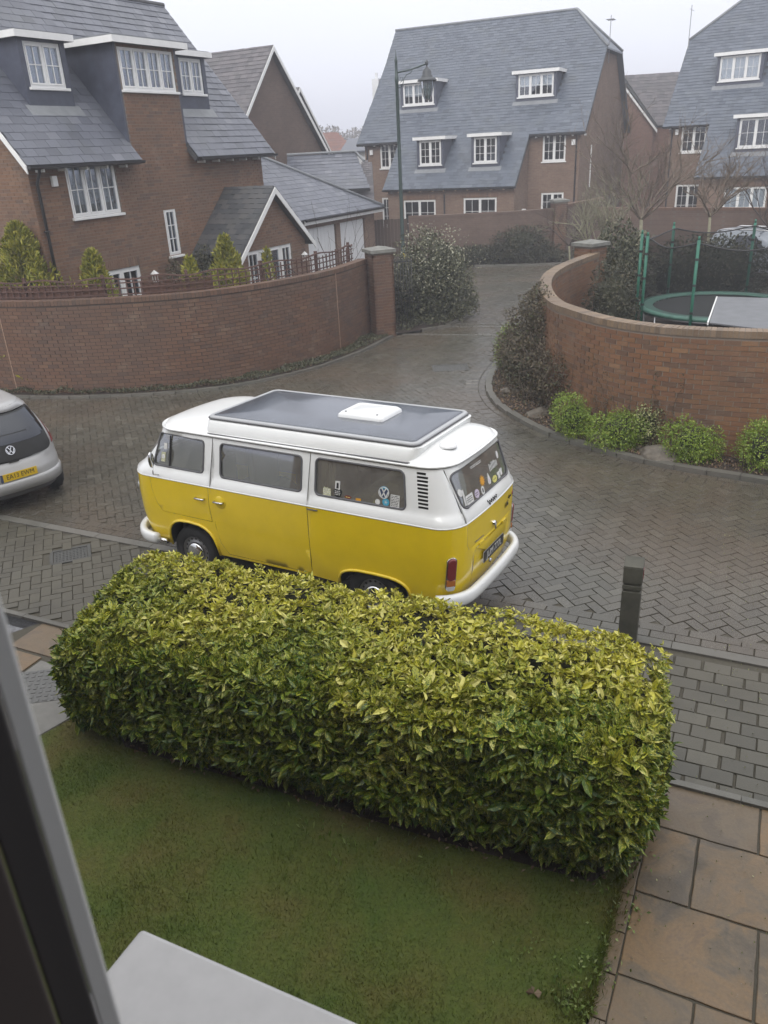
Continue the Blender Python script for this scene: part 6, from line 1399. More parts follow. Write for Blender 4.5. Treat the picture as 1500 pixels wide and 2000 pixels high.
mb = MB(); mb.box(0, 1.26, -.02, -.001, 2.1, 2.2); mb.box(0, 1.26, -.02, -.001, 1.05, 1.15); mb.box(0, .08, -.03, -.001, 1.15, 2.1); mb.build('rail', 'ply', PB)
mb = MB(); mb.box(0, 1.26, .02, 1.6, 0, 2.2); mb.build('shed_body', 'wood_dark', PB)
TF = thing('timber_fence', 'dark board fence between the garage and the middle house wall', 'fence', (.2, 34.6, 0), -.1)
for k in range(10): mb = MB(); mb.box(.14 * k, .14 * k + .13, 0, .02, 0, 1.9 + .01 * (k % 3)); mb.build('board', 'wood_dark', TF)
IG = thing('iron_gate', 'narrow black railing gate beside the tall pier', 'gate', (.62, 21.75, 0), .15)
for k in range(7): mb = MB(); mb.tube([(.075 * k, 0, .06), (.075 * k, 0, 1.9)], .009, 6); mb.build('bar', 'black_pipe', IG, True)
mb = MB()
for z in (.1, 1.0, 1.8): mb.box(-.01, .47, -.008, .008, z, z + .03)
mb.build('rail', 'black_pipe', IG)

# trellis along the left wall
lwc = catmull(LW); back = offs(lwc, .36)
segs = [p for p in back if -9.2 < p.x < -.2]
tot = sum((b - a).length for a, b in zip(segs, segs[1:])); per = along(segs, 1.8)
names = ['brown square lattice trellis on the left wall, first panel', 'lattice']
k_ = 0
TL = thing('trellis_fence', 'long brown lattice trellis and reed screen standing on the left curved wall', 'trellis', tuple(segs[0]))
o0 = Vector(segs[0]); vert = along(segs, .16); post = along(segs, 1.75)
scal = lambda i, n_: .05 * math.sin(PI * ((i % n_) / n_))
for i, (p, t, n_) in enumerate(vert):
    h = 2.29 + .07 * math.sin(i / 11 * PI) ** 2; q = p - o0; mb = MB(); mb.obox(q - t * .013 - n_ * .008 + Vector((0, 0, 1.6)), t * .026, n_ * .016, (0, 0, h - 1.6)); mb.build('slat', 'trellis_wood', TL)
for z_, nm in ((2.02, 'rail'), (2.14, 'rail'), (2.25, 'rail')):
    mb = MB(); mb.sweep([p - o0 + Vector((0, 0, z_)) - Vector((0, 0, 0)) for p in segs], [(.010, -.013), (.024, -.013), (.024, .013), (.010, .013)]); mb.build(nm, 'trellis_wood', TL)
mb = MB(); mb.sweep([p - o0 + Vector((0, 0, 2.31 + .06 * math.sin(i / 7 * PI) ** 2)) for i, p in enumerate(segs)], [(-.02, -.015), (.02, -.015), (.02, .015), (-.02, .015)]); mb.build('top_rail', 'trellis_wood', TL)
for p, t, n_ in post: mb = MB(); q = p - o0; mb.obox(q - t * .03 + n_ * .03 + Vector((0, 0, 0)), t * .06, n_ * .06, (0, 0, 2.42)); mb.build('post', 'trellis_wood', TL)
for (xa, xb) in ((-9.0, -5.5), (-5.0, -3.3)):      # reed screening behind parts of the lattice
    sg = [p - o0 for p in offs(lwc, .40) if xa < p.x < xb]; mb = MB()
    for p, t, n_ in along(sg, .022): hh = 2.22 + RNG.uniform(-.03, .02); mb.obox(p + Vector((0, 0, 1.7)), t * .018, n_ * .01, (0, 0, hh - 1.7))
    o = mb.build('reed_screen', 'screen_wood', TL); o['kind'] = 'stuff'

# rocks in the bed
def rock(x, y, r, sq, label, rot=0, z=.03, nm='rock'):
    bm = bmesh.new(); bmesh.ops.create_icosphere(bm, subdivisions=3, radius=1)
    sd = random.random() * 50
    for v in bm.verts:
        d = noise.noise(v.co * 1.1 + Vector((sd, 0, 0))) * .42 + noise.noise(v.co * 3 + Vector((sd, 3, 0))) * .12; v.co *= 1 + d; v.co.x *= r; v.co.y *= r * sq[0]; v.co.z *= r * sq[1]; v.co.z = max(v.co.z, -.08)
    me = bpy.data.meshes.new(nm); bm.to_mesh(me); bm.free(); o = link(nm, me, 'rock', None, False); o.location = (x, y, z); o.rotation_euler = (0, 0, rot); tag(o, label, 'rock'); return o
rock(2.88, 13.75, .25, (.65, .55), 'brown rock in the bed below the ivy', .4); rock(3.55, 12.35, .20, (.7, .5), 'small flat rock beside the first round green shrub', -.5)
rock(4.2, 11.32, .30, (.6, .6), 'large grey rock between two round green shrubs', -.5); rock(2.62, 15.3, .18, (.7, .6), 'pale rock near the kerb bend under the ivy', .2); rock(4.12, 11.62, .16, (.7, .6), 'rock tucked left of the large grey rock', 1.0)

# ---------------------------------------------------------------- the house the photograph is taken from
OWN = thing('near_house', 'wall of the house the photo is taken from, seen as a blurred window frame', 'house', (0, 0, 0), math.atan2(D.y, D.x))
# local x along D, y = away from the house (-E_)
yw = .29; MR = Matrix.Rotation(-math.atan2(D.y, D.x), 4, 'Z')
jl = MR @ Vector((math.sin(math.radians(-29.0)) * .5, math.cos(math.radians(-29.0)) * .5, 0))
jr = jl.x
xj = jl.x; yj = jl.y
mb = MB(); wall_panel(mb, [(-9, -.1), (9, -.1), (9, 6.2), (-9, 6.2)], [rect(xj - .22, xj + 1.75, 3.55, 5.3)], (0, yj + .06, 0), (1, 0, 0), (0, 0, 1), (0, -1, 0), .09)
mb.box(-9, -8.9, -8, yj - .1, -.1, 6.2); mb.box(8.9, 9, -8, yj - .1, -.1, 6.2); mb.box(-9, 9, -8.1, -8, -.1, 6.2); mb.build('wall', 'brick_far', OWN)
mb = MB(); mb.slab([(-9.4, yj + .4, 6.1), (9.4, yj + .4, 6.1), (9.4, -3.9, 10), (-9.4, -3.9, 10)], (0, 0, .15)); mb.slab([(-9.4, -8.4, 6.1), (9.4, -8.4, 6.1), (9.4, -3.9, 10), (-9.4, -3.9, 10)], (0, 0, .15)); mb.build('roof', 'slate', OWN)
def azpt(a, r, z): p = Vector((math.sin(math.radians(a)) * r, math.cos(math.radians(a)) * r, z)); return MR @ p
def azbox(a0, a1, r0, r1, z0, z1, nm, mat, par): 
    c = [azpt(a0, r0, z0), azpt(a1, r0, z0), azpt(a1, r1, z0), azpt(a0, r1, z0)]; mb = MB(); mb.slab(c, (0, 0, z1 - z0)); return mb.build(nm, mat, par, bevel=.002)
wf_ = azbox(-30.75, -29.0, .50, .53, 3.6, 5.3, 'window_frame', 'frame_grey', OWN)
azbox(-33.9, -30.8, .47, .52, 3.6, 5.3, 'window_gasket', 'frame_shade', OWN)
azbox(-42, -34.0, .44, .52, 3.6, 5.3, 'window_reveal', 'reveal_brown_shade', OWN)  # shade of the room is in the dark brown colour
azbox(-75, -42.1, .40, .52, 3.6, 5.3, 'window_reveal', 'reveal_brown_shade', OWN)
LG = MR @ Vector((-.62, 1.315, 2.9))
PC_ = thing('porch_roof', 'white flat porch roof corner at the bottom edge of the photo', 'porch roof', (0, 0, 0), math.atan2(D.y, D.x))
mb = MB(); mb.box(LG.x, LG.x + 3.2, yj + .07, LG.y, 2.78, 2.9); mb.build('canopy', 'ledge_white', PC_, bevel=.012)
mb = MB(); mb.box(LG.x + .05, LG.x + 3.15, yj + .07, LG.y - .05, 2.6, 2.78); mb.build('fascia', 'white_paint', PC_)
for x in (LG.x + .15, LG.x + 3.0): mb = MB(); mb.tube([(x, LG.y - .15, 0), (x, LG.y - .15, 2.6)], .05, 10); mb.build('post', 'white_paint', PC_, True)
# ---------------------------------------------------------------- foliage
def leaves(name, pts, nrm, length, width, mat, parent=None, tilt=.8, up=0.0, droop=0.0, detailed=False, gold=None, fold=.18):
    """one mesh of leaves: pts (N,3), nrm (N,3) rough facing; length/width arrays or scalars"""
    N = len(pts); pts = np.asarray(pts, float); nrm = np.asarray(nrm, float)
    nrm = nrm / (np.linalg.norm(nrm, axis=1, keepdims=True) + 1e-9)
    rnd = RNG.normal(size=(N, 3)); d = nrm * (1 - tilt * .5) + rnd * tilt * .6; d[:, 2] += up - droop; d /= np.linalg.norm(d, axis=1, keepdims=True) + 1e-9
    ref = nrm + RNG.normal(size=(N, 3)) * .35; s = np.cross(d, ref); s /= np.linalg.norm(s, axis=1, keepdims=True) + 1e-9; u = np.cross(s, d)
    u *= np.sign((u * nrm).sum(1, keepdims=True) + 1e-6)
    L = np.broadcast_to(length, (N,)) * RNG.uniform(.7, 1.2, N); W = np.broadcast_to(width, (N,)) * RNG.uniform(.8, 1.15, N); L = L[:, None]; W = W[:, None]
    if not detailed:
        V = np.stack([pts, pts + d * L * .5 + s * W * .5 + u * W * fold, pts + d * L, pts + d * L * .5 - s * W * .5 + u * W * fold], 1)
        me = fast_mesh(name, V.reshape(-1, 3), [np.arange(N * 4).reshape(-1, 4)])
    else:
        cu = L * RNG.uniform(.05, .28, (N, 1))
        P = lambda a, b, c: pts + d * L * a + s * W * b - u * cu * a * a + u * W * c
        V = np.stack([P(0, 0, 0), P(.32, -.42, fold), P(.34, 0, 0), P(.32, .42, fold), P(.68, -.40, fold), P(.70, 0, 0), P(.68, .40, fold), P(1, 0, 0)], 1)
        base = (np.arange(N) * 8)[:, None]; tri = np.concatenate([base + np.array(t) for t in ((0, 2, 1), (0, 3, 2), (4, 5, 7), (5, 6, 7))]); quad = np.concatenate([base + np.array(t) for t in ((1, 2, 5, 4), (2, 3, 6, 5))])
        uv1 = np.array([(0, .5), (.32, 0), (.34, .5), (.32, 1), (.68, 0), (.7, .5), (.68, 1), (1, .5)])
        me = fast_mesh(name, V.reshape(-1, 3), [tri, quad], np.tile(uv1, (N, 1)))
        if gold is not None:
            at = me.attributes.new('gold', 'FLOAT', 'POINT'); at.data.foreach_set('value', np.repeat(np.asarray(gold, np.float32), 8))
    return link(name, me, mat, parent, False)
def ellip(n, c, r, lump=.25, shell=.35, zmin=None, seed=None):
    """points and normals in the outer part of a lumpy ellipsoid"""
    v = RNG.normal(size=(n, 3)); v /= np.linalg.norm(v, axis=1, keepdims=True); sd = RNG.uniform(0, 50)
    k = np.array([noise.noise((a * 1.9 + sd, b * 1.9, g_ * 1.9)) + .5 * noise.noise((a * 4.5, b * 4.5 + sd, g_ * 4.5)) for a, b, g_ in v])
    rad = (1 + lump * k) * (1 - shell * RNG.uniform(0, 1, n) ** 1.6); p = v * rad[:, None] * np.array(r) + np.array(c)
    if zmin is not None: m = p[:, 2] > zmin; return p[m], v[m]
    return p, v
def branches(name, parent, base, mat, n=5, h=2.0, spread=.5, r=.03, depth=3, seed=1, kids=3, bend=.25, upk=.3, stuff=False):
    rr = random.Random(seed); mb = MB()
    def grow(p, d, L, r_, dep):
        pts = [p.copy()]; q = p.copy(); dd = d.copy(); m = 4
        for k in range(m):
            dd = (dd + Vector((rr.gauss(0, bend), rr.gauss(0, bend), rr.gauss(0, bend * .5) + upk * .1))).normalized(); q = q + dd * (L / m); pts.append(q.copy())
        mb.tube(pts, [r_ * (1 - .55 * k / m) for k in range(m + 1)], 5 if r_ > .012 else 3, cap=False)
        if dep > 0:
            for k in range(kids):
                t = rr.uniform(.35, 1); i = min(m, max(1, int(t * m))); nd = (dd + Vector((rr.gauss(0, .6), rr.gauss(0, .6), rr.gauss(.1, .4) + upk * .5))).normalized()
                grow(pts[i], nd, L * rr.uniform(.5, .8), max(.0025, r_ * .5), dep - 1)
    for i in range(n):
        a = 2 * PI * i / n + rr.uniform(-.4, .4); d = Vector((math.cos(a) * spread, math.sin(a) * spread, 1)).normalized(); grow(Vector(base), d, h * rr.uniform(.6, 1), r, depth)
    return mb.build(name, mat, parent, True)
def shrub(name, label, loc, r, n, ls, mat, cat='shrub', group=None, lump=.22, shell=.35, core='hedge_core', up=.1, c=None, tilt=.9, extra=None, lw=.55, stem=True, lobes=None):
    t = thing(name, label, cat, loc, 0, group); c = c or (0, 0, r[2] * .95)
    lobes = lobes or [(0, 0, 0, 1)]
    PP, VV = [], []
    for lx, ly, lz, ls_ in lobes: p, v = ellip(int(n * ls_ ** 2 / sum(q[3] ** 2 for q in lobes)), (c[0] + lx * r[0], c[1] + ly * r[1], c[2] * ls_ + lz * r[2]), tuple(q * ls_ for q in r), lump, shell, .01); PP.append(p); VV.append(v)
    leaves('foliage', np.concatenate(PP), np.concatenate(VV), ls, ls * lw, mat, t, tilt, up)
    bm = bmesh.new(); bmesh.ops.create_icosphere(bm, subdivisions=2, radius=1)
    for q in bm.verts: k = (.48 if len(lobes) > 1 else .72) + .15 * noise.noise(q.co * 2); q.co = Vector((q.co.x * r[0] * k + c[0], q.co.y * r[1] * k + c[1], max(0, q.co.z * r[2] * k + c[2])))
    me = bpy.data.meshes.new('dark_core'); bm.to_mesh(me); bm.free(); link('dark_core', me, core, t)  # solid core added inside the leaves, its dark colour stands for inner shade
    if stem: branches('stems', t, (0, 0, 0), 'twig_dark', 5, r[2] * 1.2, .6, .012, 1, seed=int(abs(loc[0]) * 100), kids=3)
    return t

# hedge of spotted laurel in front of the van
hx = Vector((.911, -.412, 0)); hn = Vector((.412, .911, 0)); HL_, HD_ = 4.85, 1.34
HG_ = thing('laurel_hedge', 'clipped hedge of yellow spotted laurel in front of the camper van', 'hedge', (-2.93, 5.58, 0), math.atan2(hx.y, hx.x))
def htop(x, y=.3): return 1.0 + .13 * min(1, max(0, x / 3.2)) + (.15 + .16 * max(0, 1 - x / 3)) * y / 1.34
def hedge_points(n):
    P, Nn, G = [], [], []
    while len(P) < n:
        f = RNG.uniform(); x = RNG.uniform(0, HL_)
        if f < .38: y, z, nn = RNG.uniform(0, .06), RNG.uniform(.10, 1) ** .9 * htop(x), (0, -1, .15)          # front
        elif f < .84: y = RNG.uniform(0, HD_); z, nn = htop(x, y), (0, -.1, 1)                                     # top
        elif f < .87: y, z, nn = HD_, RNG.uniform(.2, 1) * htop(x, HD_), (0, 1, .2)
        elif f < .93: x, y, z, nn = 0, RNG.uniform(0, HD_), RNG.uniform(.15, 1) * htop(0), (-1, 0, .2)
        else: x, y, z, nn = HL_, RNG.uniform(0, HD_), RNG.uniform(.15, 1) * htop(HL_), (1, 0, .2)
        # superellipse rounding of the corners
        T = htop(x, y); cx, cy, cz = (x - HL_ / 2) / (HL_ / 2), (y - HD_ / 2) / (HD_ / 2), (z - T * .5) / (T * .5)
        k = (abs(cx) ** 16 + abs(cy) ** 6.5 + abs(cz) ** 7.5) ** (-1 / 8); k = min(k, 1.03)
        nv = Vector((math.copysign(abs(cx) ** 9, cx), math.copysign(abs(cy) ** 3.5, cy), math.copysign(abs(cz) ** 4, cz))).normalized() * .8 + Vector(nn) * .3
        X = Vector((HL_ / 2 + cx * k * HL_ / 2, HD_ / 2 + cy * k * HD_ / 2, T * .5 + cz * k * T * .5))
        lump = noise.noise((X.x * 1.7, X.y * 1.7, X.z * 1.7)) * .07 + noise.noise((X.x * 6, X.y * 6, X.z * 6)) * .05
        # the lower front tucks in
        low = max(0, .38 - X.z) / .38; X.y += low * .16 * (1 if X.y < .5 else 0)
        X += nv.normalized() * (lump - RNG.uniform(0, .07)); P.append(X); Nn.append(nv.normalized())
    return P, Nn
P, Nn = hedge_points(10000)
for _ in range(900): x_, y_ = HL_ - .04 - .5 * RNG.uniform() ** 1.5, RNG.uniform(.05, HD_ - .05); P.append(Vector((x_, y_, (htop(x_, y_) - .04) * RNG.uniform(.45, 1)))); Nn.append(Vector((.5, -.1, .8)).normalized()); pts, nr, ln_, gd_ = [], [], [], []
for X, n_ in zip(P, Nn):
    topk = max(0, n_.z); yk = X.y / HD_; patch = noise.noise((X.x * 1.1 + 5, X.y * 1.6, 2.0)); patch2 = noise.noise((X.x * 3.5, X.y * 3.5, X.z * 3.5 + 9))
    gold = .34 + .44 * yk * (X.z > .6) + .45 * patch + .3 * patch2 - .30 * (X.z < .5) - (.26 if n_.z < .45 else -.14 * yk - .02) - .12 * (X.x < 1.2 and yk < .5); gold = min(1, max(0, gold))
    size = (.091 - .047 * yk * (X.z > .5)) * RNG.choice([.62, .85, 1.0, 1.15, 1.3]) * (1 - .22 * max(0, patch)) * (1.12 if X.z < .6 else 1); m = int(RNG.integers(4, 8))
    a0 = RNG.uniform(0, 2 * PI); t1 = n_.orthogonal().normalized(); t2_ = n_.cross(t1)
    for k in range(m):
        a = a0 + 2 * PI * k / m + RNG.normal() * .2; lift = RNG.uniform(.15, .9); dd = (t1 * math.cos(a) + t2_ * math.sin(a)) + n_ * lift + Vector((0, 0, -.45 if n_.z < .4 else 0))
        pts.append(X + n_ * RNG.uniform(-.02, .02)); nr.append(dd.normalized()); ln_.append(size * RNG.uniform(.75, 1.15)); gd_.append(min(1, gold + RNG.normal() * .10))
pts = np.array([tuple(p) for p in pts]); nr = np.array([tuple(p) for p in nr]); ln_ = np.array(ln_); gd_ = np.array(gd_)
N = len(pts)
vw = np.array(HG_.matrix_basis.inverted() @ Vector((0, 0, 4.53)) if False else (Matrix.Rotation(-math.atan2(hx.y, hx.x), 4, 'Z') @ (Vector((0, 0, 4.53)) - Vector((-2.93, 5.58, 0)))))
dist = np.linalg.norm(pts - vw, axis=1) - ln_ * 12; front = np.argsort(dist); sel = front[:300]; rest = front[300:]
leaves('more_leaves', pts[rest], nr[rest], ln_[rest], ln_[rest] * RNG.uniform(.38, .52, len(rest)), 'leaf_laurel', HG_, .2, detailed=True, gold=gd_[rest])['kind'] = 'stuff'
# single leaves: four bent leaf meshes shared by 300 parts
lm = []
for k in range(6):
    o = leaves('leaf', np.zeros((1, 3)), np.array([[1, 0, 0]]), 1.0, .42, 'leaf_laurel', None, 0.0, detailed=True, gold=[(.05, .2, .35, .5, .7, .3)[k]]); me = o.data; bpy.data.objects.remove(o)
    # rebuild flat reference leaf along +X, normal +Z
    cu = .08 + .04 * k; W_ = .42
    co = [(a, b * W_, -cu * a * a + c_ * W_) for a, b, c_ in ((0, 0, 0), (.32, -.42, .18), (.34, 0, 0), (.32, .42, .18), (.68, -.40, .18), (.70, 0, 0), (.68, .40, .18), (1, 0, 0))]
    me.vertices.foreach_set('co', np.array(co, np.float32).ravel()); me.update(); lm.append(me)
for i in sel:
    X = Vector(nr[i]).normalized(); ref = Vector((0, -.6, .8)) + Vector(RNG.normal(size=3) * .3); Y = ref.cross(X).normalized(); Z = X.cross(Y); s = ln_[i] * RNG.uniform(.9, 1.15)
    o = bpy.data.objects.new('leaf', lm[int(min(4, max(0, gd_[i] * 6)))]); COL.objects.link(o); o.parent = HG_; o.matrix_basis = mat4(pts[i], X * s, Y * s, Z * s)
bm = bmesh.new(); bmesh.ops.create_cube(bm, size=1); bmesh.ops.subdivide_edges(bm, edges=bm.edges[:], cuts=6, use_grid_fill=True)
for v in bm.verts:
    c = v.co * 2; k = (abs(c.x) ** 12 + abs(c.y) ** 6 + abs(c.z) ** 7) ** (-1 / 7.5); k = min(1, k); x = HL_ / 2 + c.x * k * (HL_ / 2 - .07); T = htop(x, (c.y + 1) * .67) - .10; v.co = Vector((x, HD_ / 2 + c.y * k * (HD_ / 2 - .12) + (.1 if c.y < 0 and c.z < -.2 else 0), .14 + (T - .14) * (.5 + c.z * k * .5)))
me = bpy.data.meshes.new('dark_core'); bm.to_mesh(me); bm.free(); link('dark_core', me, 'hedge_core', HG_)  # solid dark core added to stop light passing through the hedge
for k in range(17): branches('stem', HG_, (.25 + k * .275, .55 + .2 * (k % 2), 0), 'bark', 3, .7, .6, .014, 1, seed=k, kids=3)

# round green shrubs and others in the right bed
G_ = 'clipped shrubs along the right bed'
shrub('box_shrub', 'double lobed bright green shrub, first in the bed from the camper van', (3.18, 12.55, 0), (.35, .33, .38), 5200, .036, 'leaf_box', group=G_, lump=.4, lobes=[(-.15, .1, .35, .85), (.15, -.15, -.1, .85), (.3, .3, .1, .6)])
t = shrub('box_shrub', 'wide bright green shrub beside the pale variegated one', (3.76, 11.92, 0), (.42, .36, .36), 6000, .036, 'leaf_box', group=G_, lump=.45, lobes=[(-.45, .1, .0, .8), (.4, .0, .12, .85), (0, -.3, -.1, .75), (.1, .3, .2, .7)])
shrub('box_shrub', 'round bright green shrub right of the large grey rock', (4.66, 11.22, 0), (.40, .36, .37), 5600, .036, 'leaf_box', group=G_, lump=.45, lobes=[(-.3, .15, .1, .85), (.4, -.1, -.05, .8), (0, -.25, .0, .7)])
shrub('box_shrub', 'bright green shrub cut by the right edge below the wall', (5.52, 10.72, 0), (.36, .36, .42), 4200, .036, 'leaf_box', group=G_, lump=.45, lobes=[(-.2, 0, 0, .9), (.3, .2, .15, .8)])
shrub('box_shrub', 'green shrub at the kerb bend against the ivy', (2.98, 17.3, 0), (.42, .5, .55), 4200, .045, 'leaf_box', group=G_, lump=.45, lobes=[(0, -.3, .1, .85), (.1, .4, -.1, .85), (-.2, 0, -.2, .7)])
shrub('variegated_shrub', 'pale cream variegated shrub behind the wide green one', (4.28, 11.95, 0), (.32, .28, .42), 2600, .045, 'leaf_variegated')
shrub('low_shrub', 'small reddish bare shrub between the last two green shrubs', (5.4, 11.45, 0), (.22, .2, .2), 260, .035, 'leaf_dead', core='soil')
shrub('low_shrub', 'withered brown plant left of the wide green shrub', (3.66, 12.72, 0), (.13, .13, .26), 260, .04, 'leaf_dead', core='soil')
# climber over the end of the right wall
IV = thing('climber', 'brown leafy climber covering the near end of the right curved wall', 'climber', (3.1, 15.3, 0))
ctrs = [((.0, .2, .75), (.62, 1.4, .8), 7500), ((.05, .0, 1.55), (.3, .95, .5), 2600), ((.1, -1.2, .6), (.4, .8, .55), 2600), ((-.15, 1.2, .55), (.45, .9, .5), 2200)]
for c, r_, n in ctrs: p, v = ellip(n, c, r_, .35, .5, .02); leaves('foliage', p, v, .06, .036, 'leaf_ivy', IV, 1.0)
p, v = ellip(1400, (-.1, .3, .5), (.5, 1.3, .5), .3, .3, .02); leaves('green_foliage', p, v, .055, .03, 'leaf_bush', IV, 1.0)
for k in range(9): branches('stem', IV, (RNG.uniform(-.3, .2), RNG.uniform(-1.4, 1.2), 0), 'twig', 3, 1.5, .35, .010, 2, seed=40 + k, kids=4, bend=.35)
CV = thing('climber', 'thin bare vine stems creeping up the right wall face', 'climber', (3.6, 12.9, 0))
rr = random.Random(5)
rwc = catmull(RW); outer = [p for p in offs(rwc, -.012) if 3.2 < p.x < 4.6 and p.y < 14]
for k in range(16):
    i = rr.randrange(len(outer)); p = outer[i]; t = (outer[min(i + 1, len(outer) - 1)] - outer[max(0, i - 1)]).normalized(); n_ = Vector((t.y, -t.x, 0)); pts_ = []; q = p - Vector((3.6, 12.9, 0)); z = .03; s_ = 0
    for j in range(12): pts_.append(q + t * s_ + n_ * .008 * (1) + Vector((0, 0, z))); z += rr.uniform(.06, .16) * (1 if k % 3 else .6); s_ += rr.gauss(0, .06)
    mb = MB(); mb.tube(pts_, [.007 * (1 - j / 14) for j in range(12)], 4); mb.build('stem', 'twig_dark', CV)
    lp_ = np.array([tuple(x) for x in pts_ for _ in range(4)]) + RNG.normal(size=(48, 3)) * .03; leaves('foliage', lp_, np.tile(np.array(tuple(n_)), (48, 1)), .035, .022, 'leaf_ivy', CV, 1.0)
# litter and low growth on the beds
def litter(name, label, poly, n, ls, mat, z=.05, cat='leaf litter', h=.0, up=.2, zj=.02):
    xs = [p[0] for p in poly]; ys = [p[1] for p in poly]; P = []
    while len(P) < n:
        x, y = RNG.uniform(min(xs), max(xs)), RNG.uniform(min(ys), max(ys))
        if inpoly(x, y, poly): P.append((x, y, z + RNG.uniform(0, zj) + h * max(0, noise.noise((x * 2, y * 2, 3)))))
    o = leaves(name, np.array(P), np.tile((0, 0, 1.), (n, 1)), ls, ls * .6, mat, None, 1.2, up); o['kind'] = 'stuff'; return o
bedp = rb + wl_
litter('leaf_litter', '', bedp, 3800, .045, 'leaf_dead'); litter('ground_cover', '', bedp, 2600, .05, 'leaf_ivy', h=.12)
vergep = t2(offs(LKc, .09)) + [(q[0], q[1]) for q in t2(catmull(LW))][::-1]
litter('verge_weeds', '', vergep, 9000, .05, 'leaf_bush', .05, h=.16, up=.5, zj=.05); litter('verge_weeds', '', vergep, 2500, .04, 'leaf_dead', .05, h=.1)
bb = [(.6, 21.35)] + BEDB[:5] + [(1.5, 28), (.3, 23)]; litter('ground_cover', '', bb, 5200, .07, 'leaf_bush', .05, h=.3, up=.4, zj=.15)
litter('ground_cover', '', BK[:4] + [(7.6, 34.2), (1.8, 34.2), (2.2, 33.4)], 3500, .09, 'leaf_dark', .05, h=.5, zj=.35)
litter('leaf_litter', '', [(-2.6, 5.9), (-2.2, 5.3), (1.3, 3.7), (1.7, 4.0), (1.9, 4.6)], 900, .035, 'leaf_dead', .02)
# weeds where the lawn meets hedge and path
for i, (x, y, n, r_) in enumerate([(1.6, 3.95, 300, .22), (1.25, 3.68, 260, .25), (.85, 3.75, 160, .25), (1.72, 4.2, 200, .15), (1.45, 3.5, 120, .15), (1.2, 3.1, 110, .16), (.92, 3.02, 60, .10), (1.02, 2.95, 70, .09), (.2, 4.0, 100, .3), (-.5, 4.35, 90, .3)]):
    p = RNG.normal(size=(n, 3)) * np.array((r_, r_ * .7, .0)) + np.array((x, y, .012)); p = p[(p[:, 0] * .894 - p[:, 1] * .447) < (2.03 * .894 - 4.76 * .447 - .02)]; leaves('weeds', p, np.tile((0, 0, 1.), (len(p), 1)), .055, .006 if i % 3 else .02, 'grass_blade' if i % 3 else 'leaf_weed', None, .9, up=1.3)['kind'] = 'stuff'
for (x, y, n, r_) in [(1.35, 3.55, 70, .10), (1.12, 3.2, 60, .09), (.95, 3.0, 90, .07), (.75, 3.35, 30, .12), (1.55, 4.0, 60, .1)]:
    p = RNG.normal(size=(n, 3)) * np.array((r_, r_ * .8, .0)) + np.array((x, y, .016)); leaves('weeds', p, np.tile((0, 0, 1.), (n, 1)), .03, .018, 'leaf_weed', None, 1.1, up=.2)['kind'] = 'stuff'
o = leaves('fallen_leaf', np.array([(.72, 3.05, .03)] * 3), np.array([(1, 0, .2), (-1, .3, .2), (0, 1, .3)]), .06, .045, 'leaf_dead', None, .3); tag(o, 'curled brown fallen leaf lying on the lawn', 'leaf')
# small pale petals and grit scattered on the flags and setts
n = 900; x = RNG.uniform(.9, 4.5, n); y = RNG.uniform(2.6, 9, n); p = np.stack([x, y, np.full(n, .006)], 1); a, b = (p[:, 0] - O_E.x) * D.x + (p[:, 1] - O_E.y) * D.y, 0
kx = (p[:, 0] * .894 - p[:, 1] * .447) > (2.03 * .894 - 4.76 * .447); p = p[kx]; o = leaves('petals', p, np.tile((0, 0, 1.), (len(p), 1)), .016, .012, 'leaf_variegated', None, .5); o['kind'] = 'stuff'

# big bush, shrubs by the far wall
B1 = shrub('large_bush', 'large rounded evergreen bush with pale leaf tips beside the street lamp', (1.8, 23.5, 0), (1.0, 1.4, 1.25), 15000, .085, 'leaf_bush', 'bush', c=(0, 0, 1.2), lump=.35, shell=.45, lobes=[(-.25, 0, .15, .9), (.35, -.3, -.15, .8), (.2, .5, .1, .8), (-.5, -.35, -.2, .65)])
p, v = ellip(1300, (-.1, -.1, 1.35), (1.15, 1.45, 1.2), .4, .25, 1.0); leaves('pale_leaf_tips', p, v, .06, .04, 'leaf_pale', B1, 1.0)
shrub('bush', 'dark low bush around the foot of the street lamp', (.9, 23.6, 0), (.75, .9, .75), 4200, .09, 'leaf_dark', 'bush')
shrub('bush', 'dark spreading bush against the wall of the middle house', (6.1, 33.7, 0), (1.3, .6, .85), 4200, .11, 'leaf_dark', 'bush', lump=.4, lobes=[(0, 0, 0, .9), (-.6, 0, -.2, .6), (.7, 0, -.3, .6)]); shrub('bush', 'low dark bush left of the spreading bush under the far wall', (4.2, 33.85, 0), (1.6, .35, .4), 2600, .10, 'leaf_dark', 'bush')
shrub('bush', 'dark leafy bush behind the trampoline', (9.2, 22.6, 0), (2.0, .7, 1.0), 4200, .12, 'leaf_dark', 'bush', lump=.3); shrub('bush', 'brownish green bush inside the right garden wall', (6.6, 21.6, 0), (.8, .8, 1.25), 5200, .10, 'leaf_bush', 'bush', lump=.35)
shrub('bush', 'small dark bush left of the trampoline', (5.6, 19.0, 0), (.55, .9, 1.0), 2800, .08, 'leaf_dark', 'bush', lump=.3)
shrub('creeper', 'dark creeper growing up the left house beside the porch', (-5.02, 22.0, 0), (.4, .95, 1.1), 5200, .07, 'leaf_ivy', 'climber', lump=.35)
shrub('creeper', 'dense dark creeper on the corner of the porch wing', (-4.45, 22.9, 0), (.45, .7, 1.2), 3800, .08, 'leaf_dark', 'climber', lump=.3)
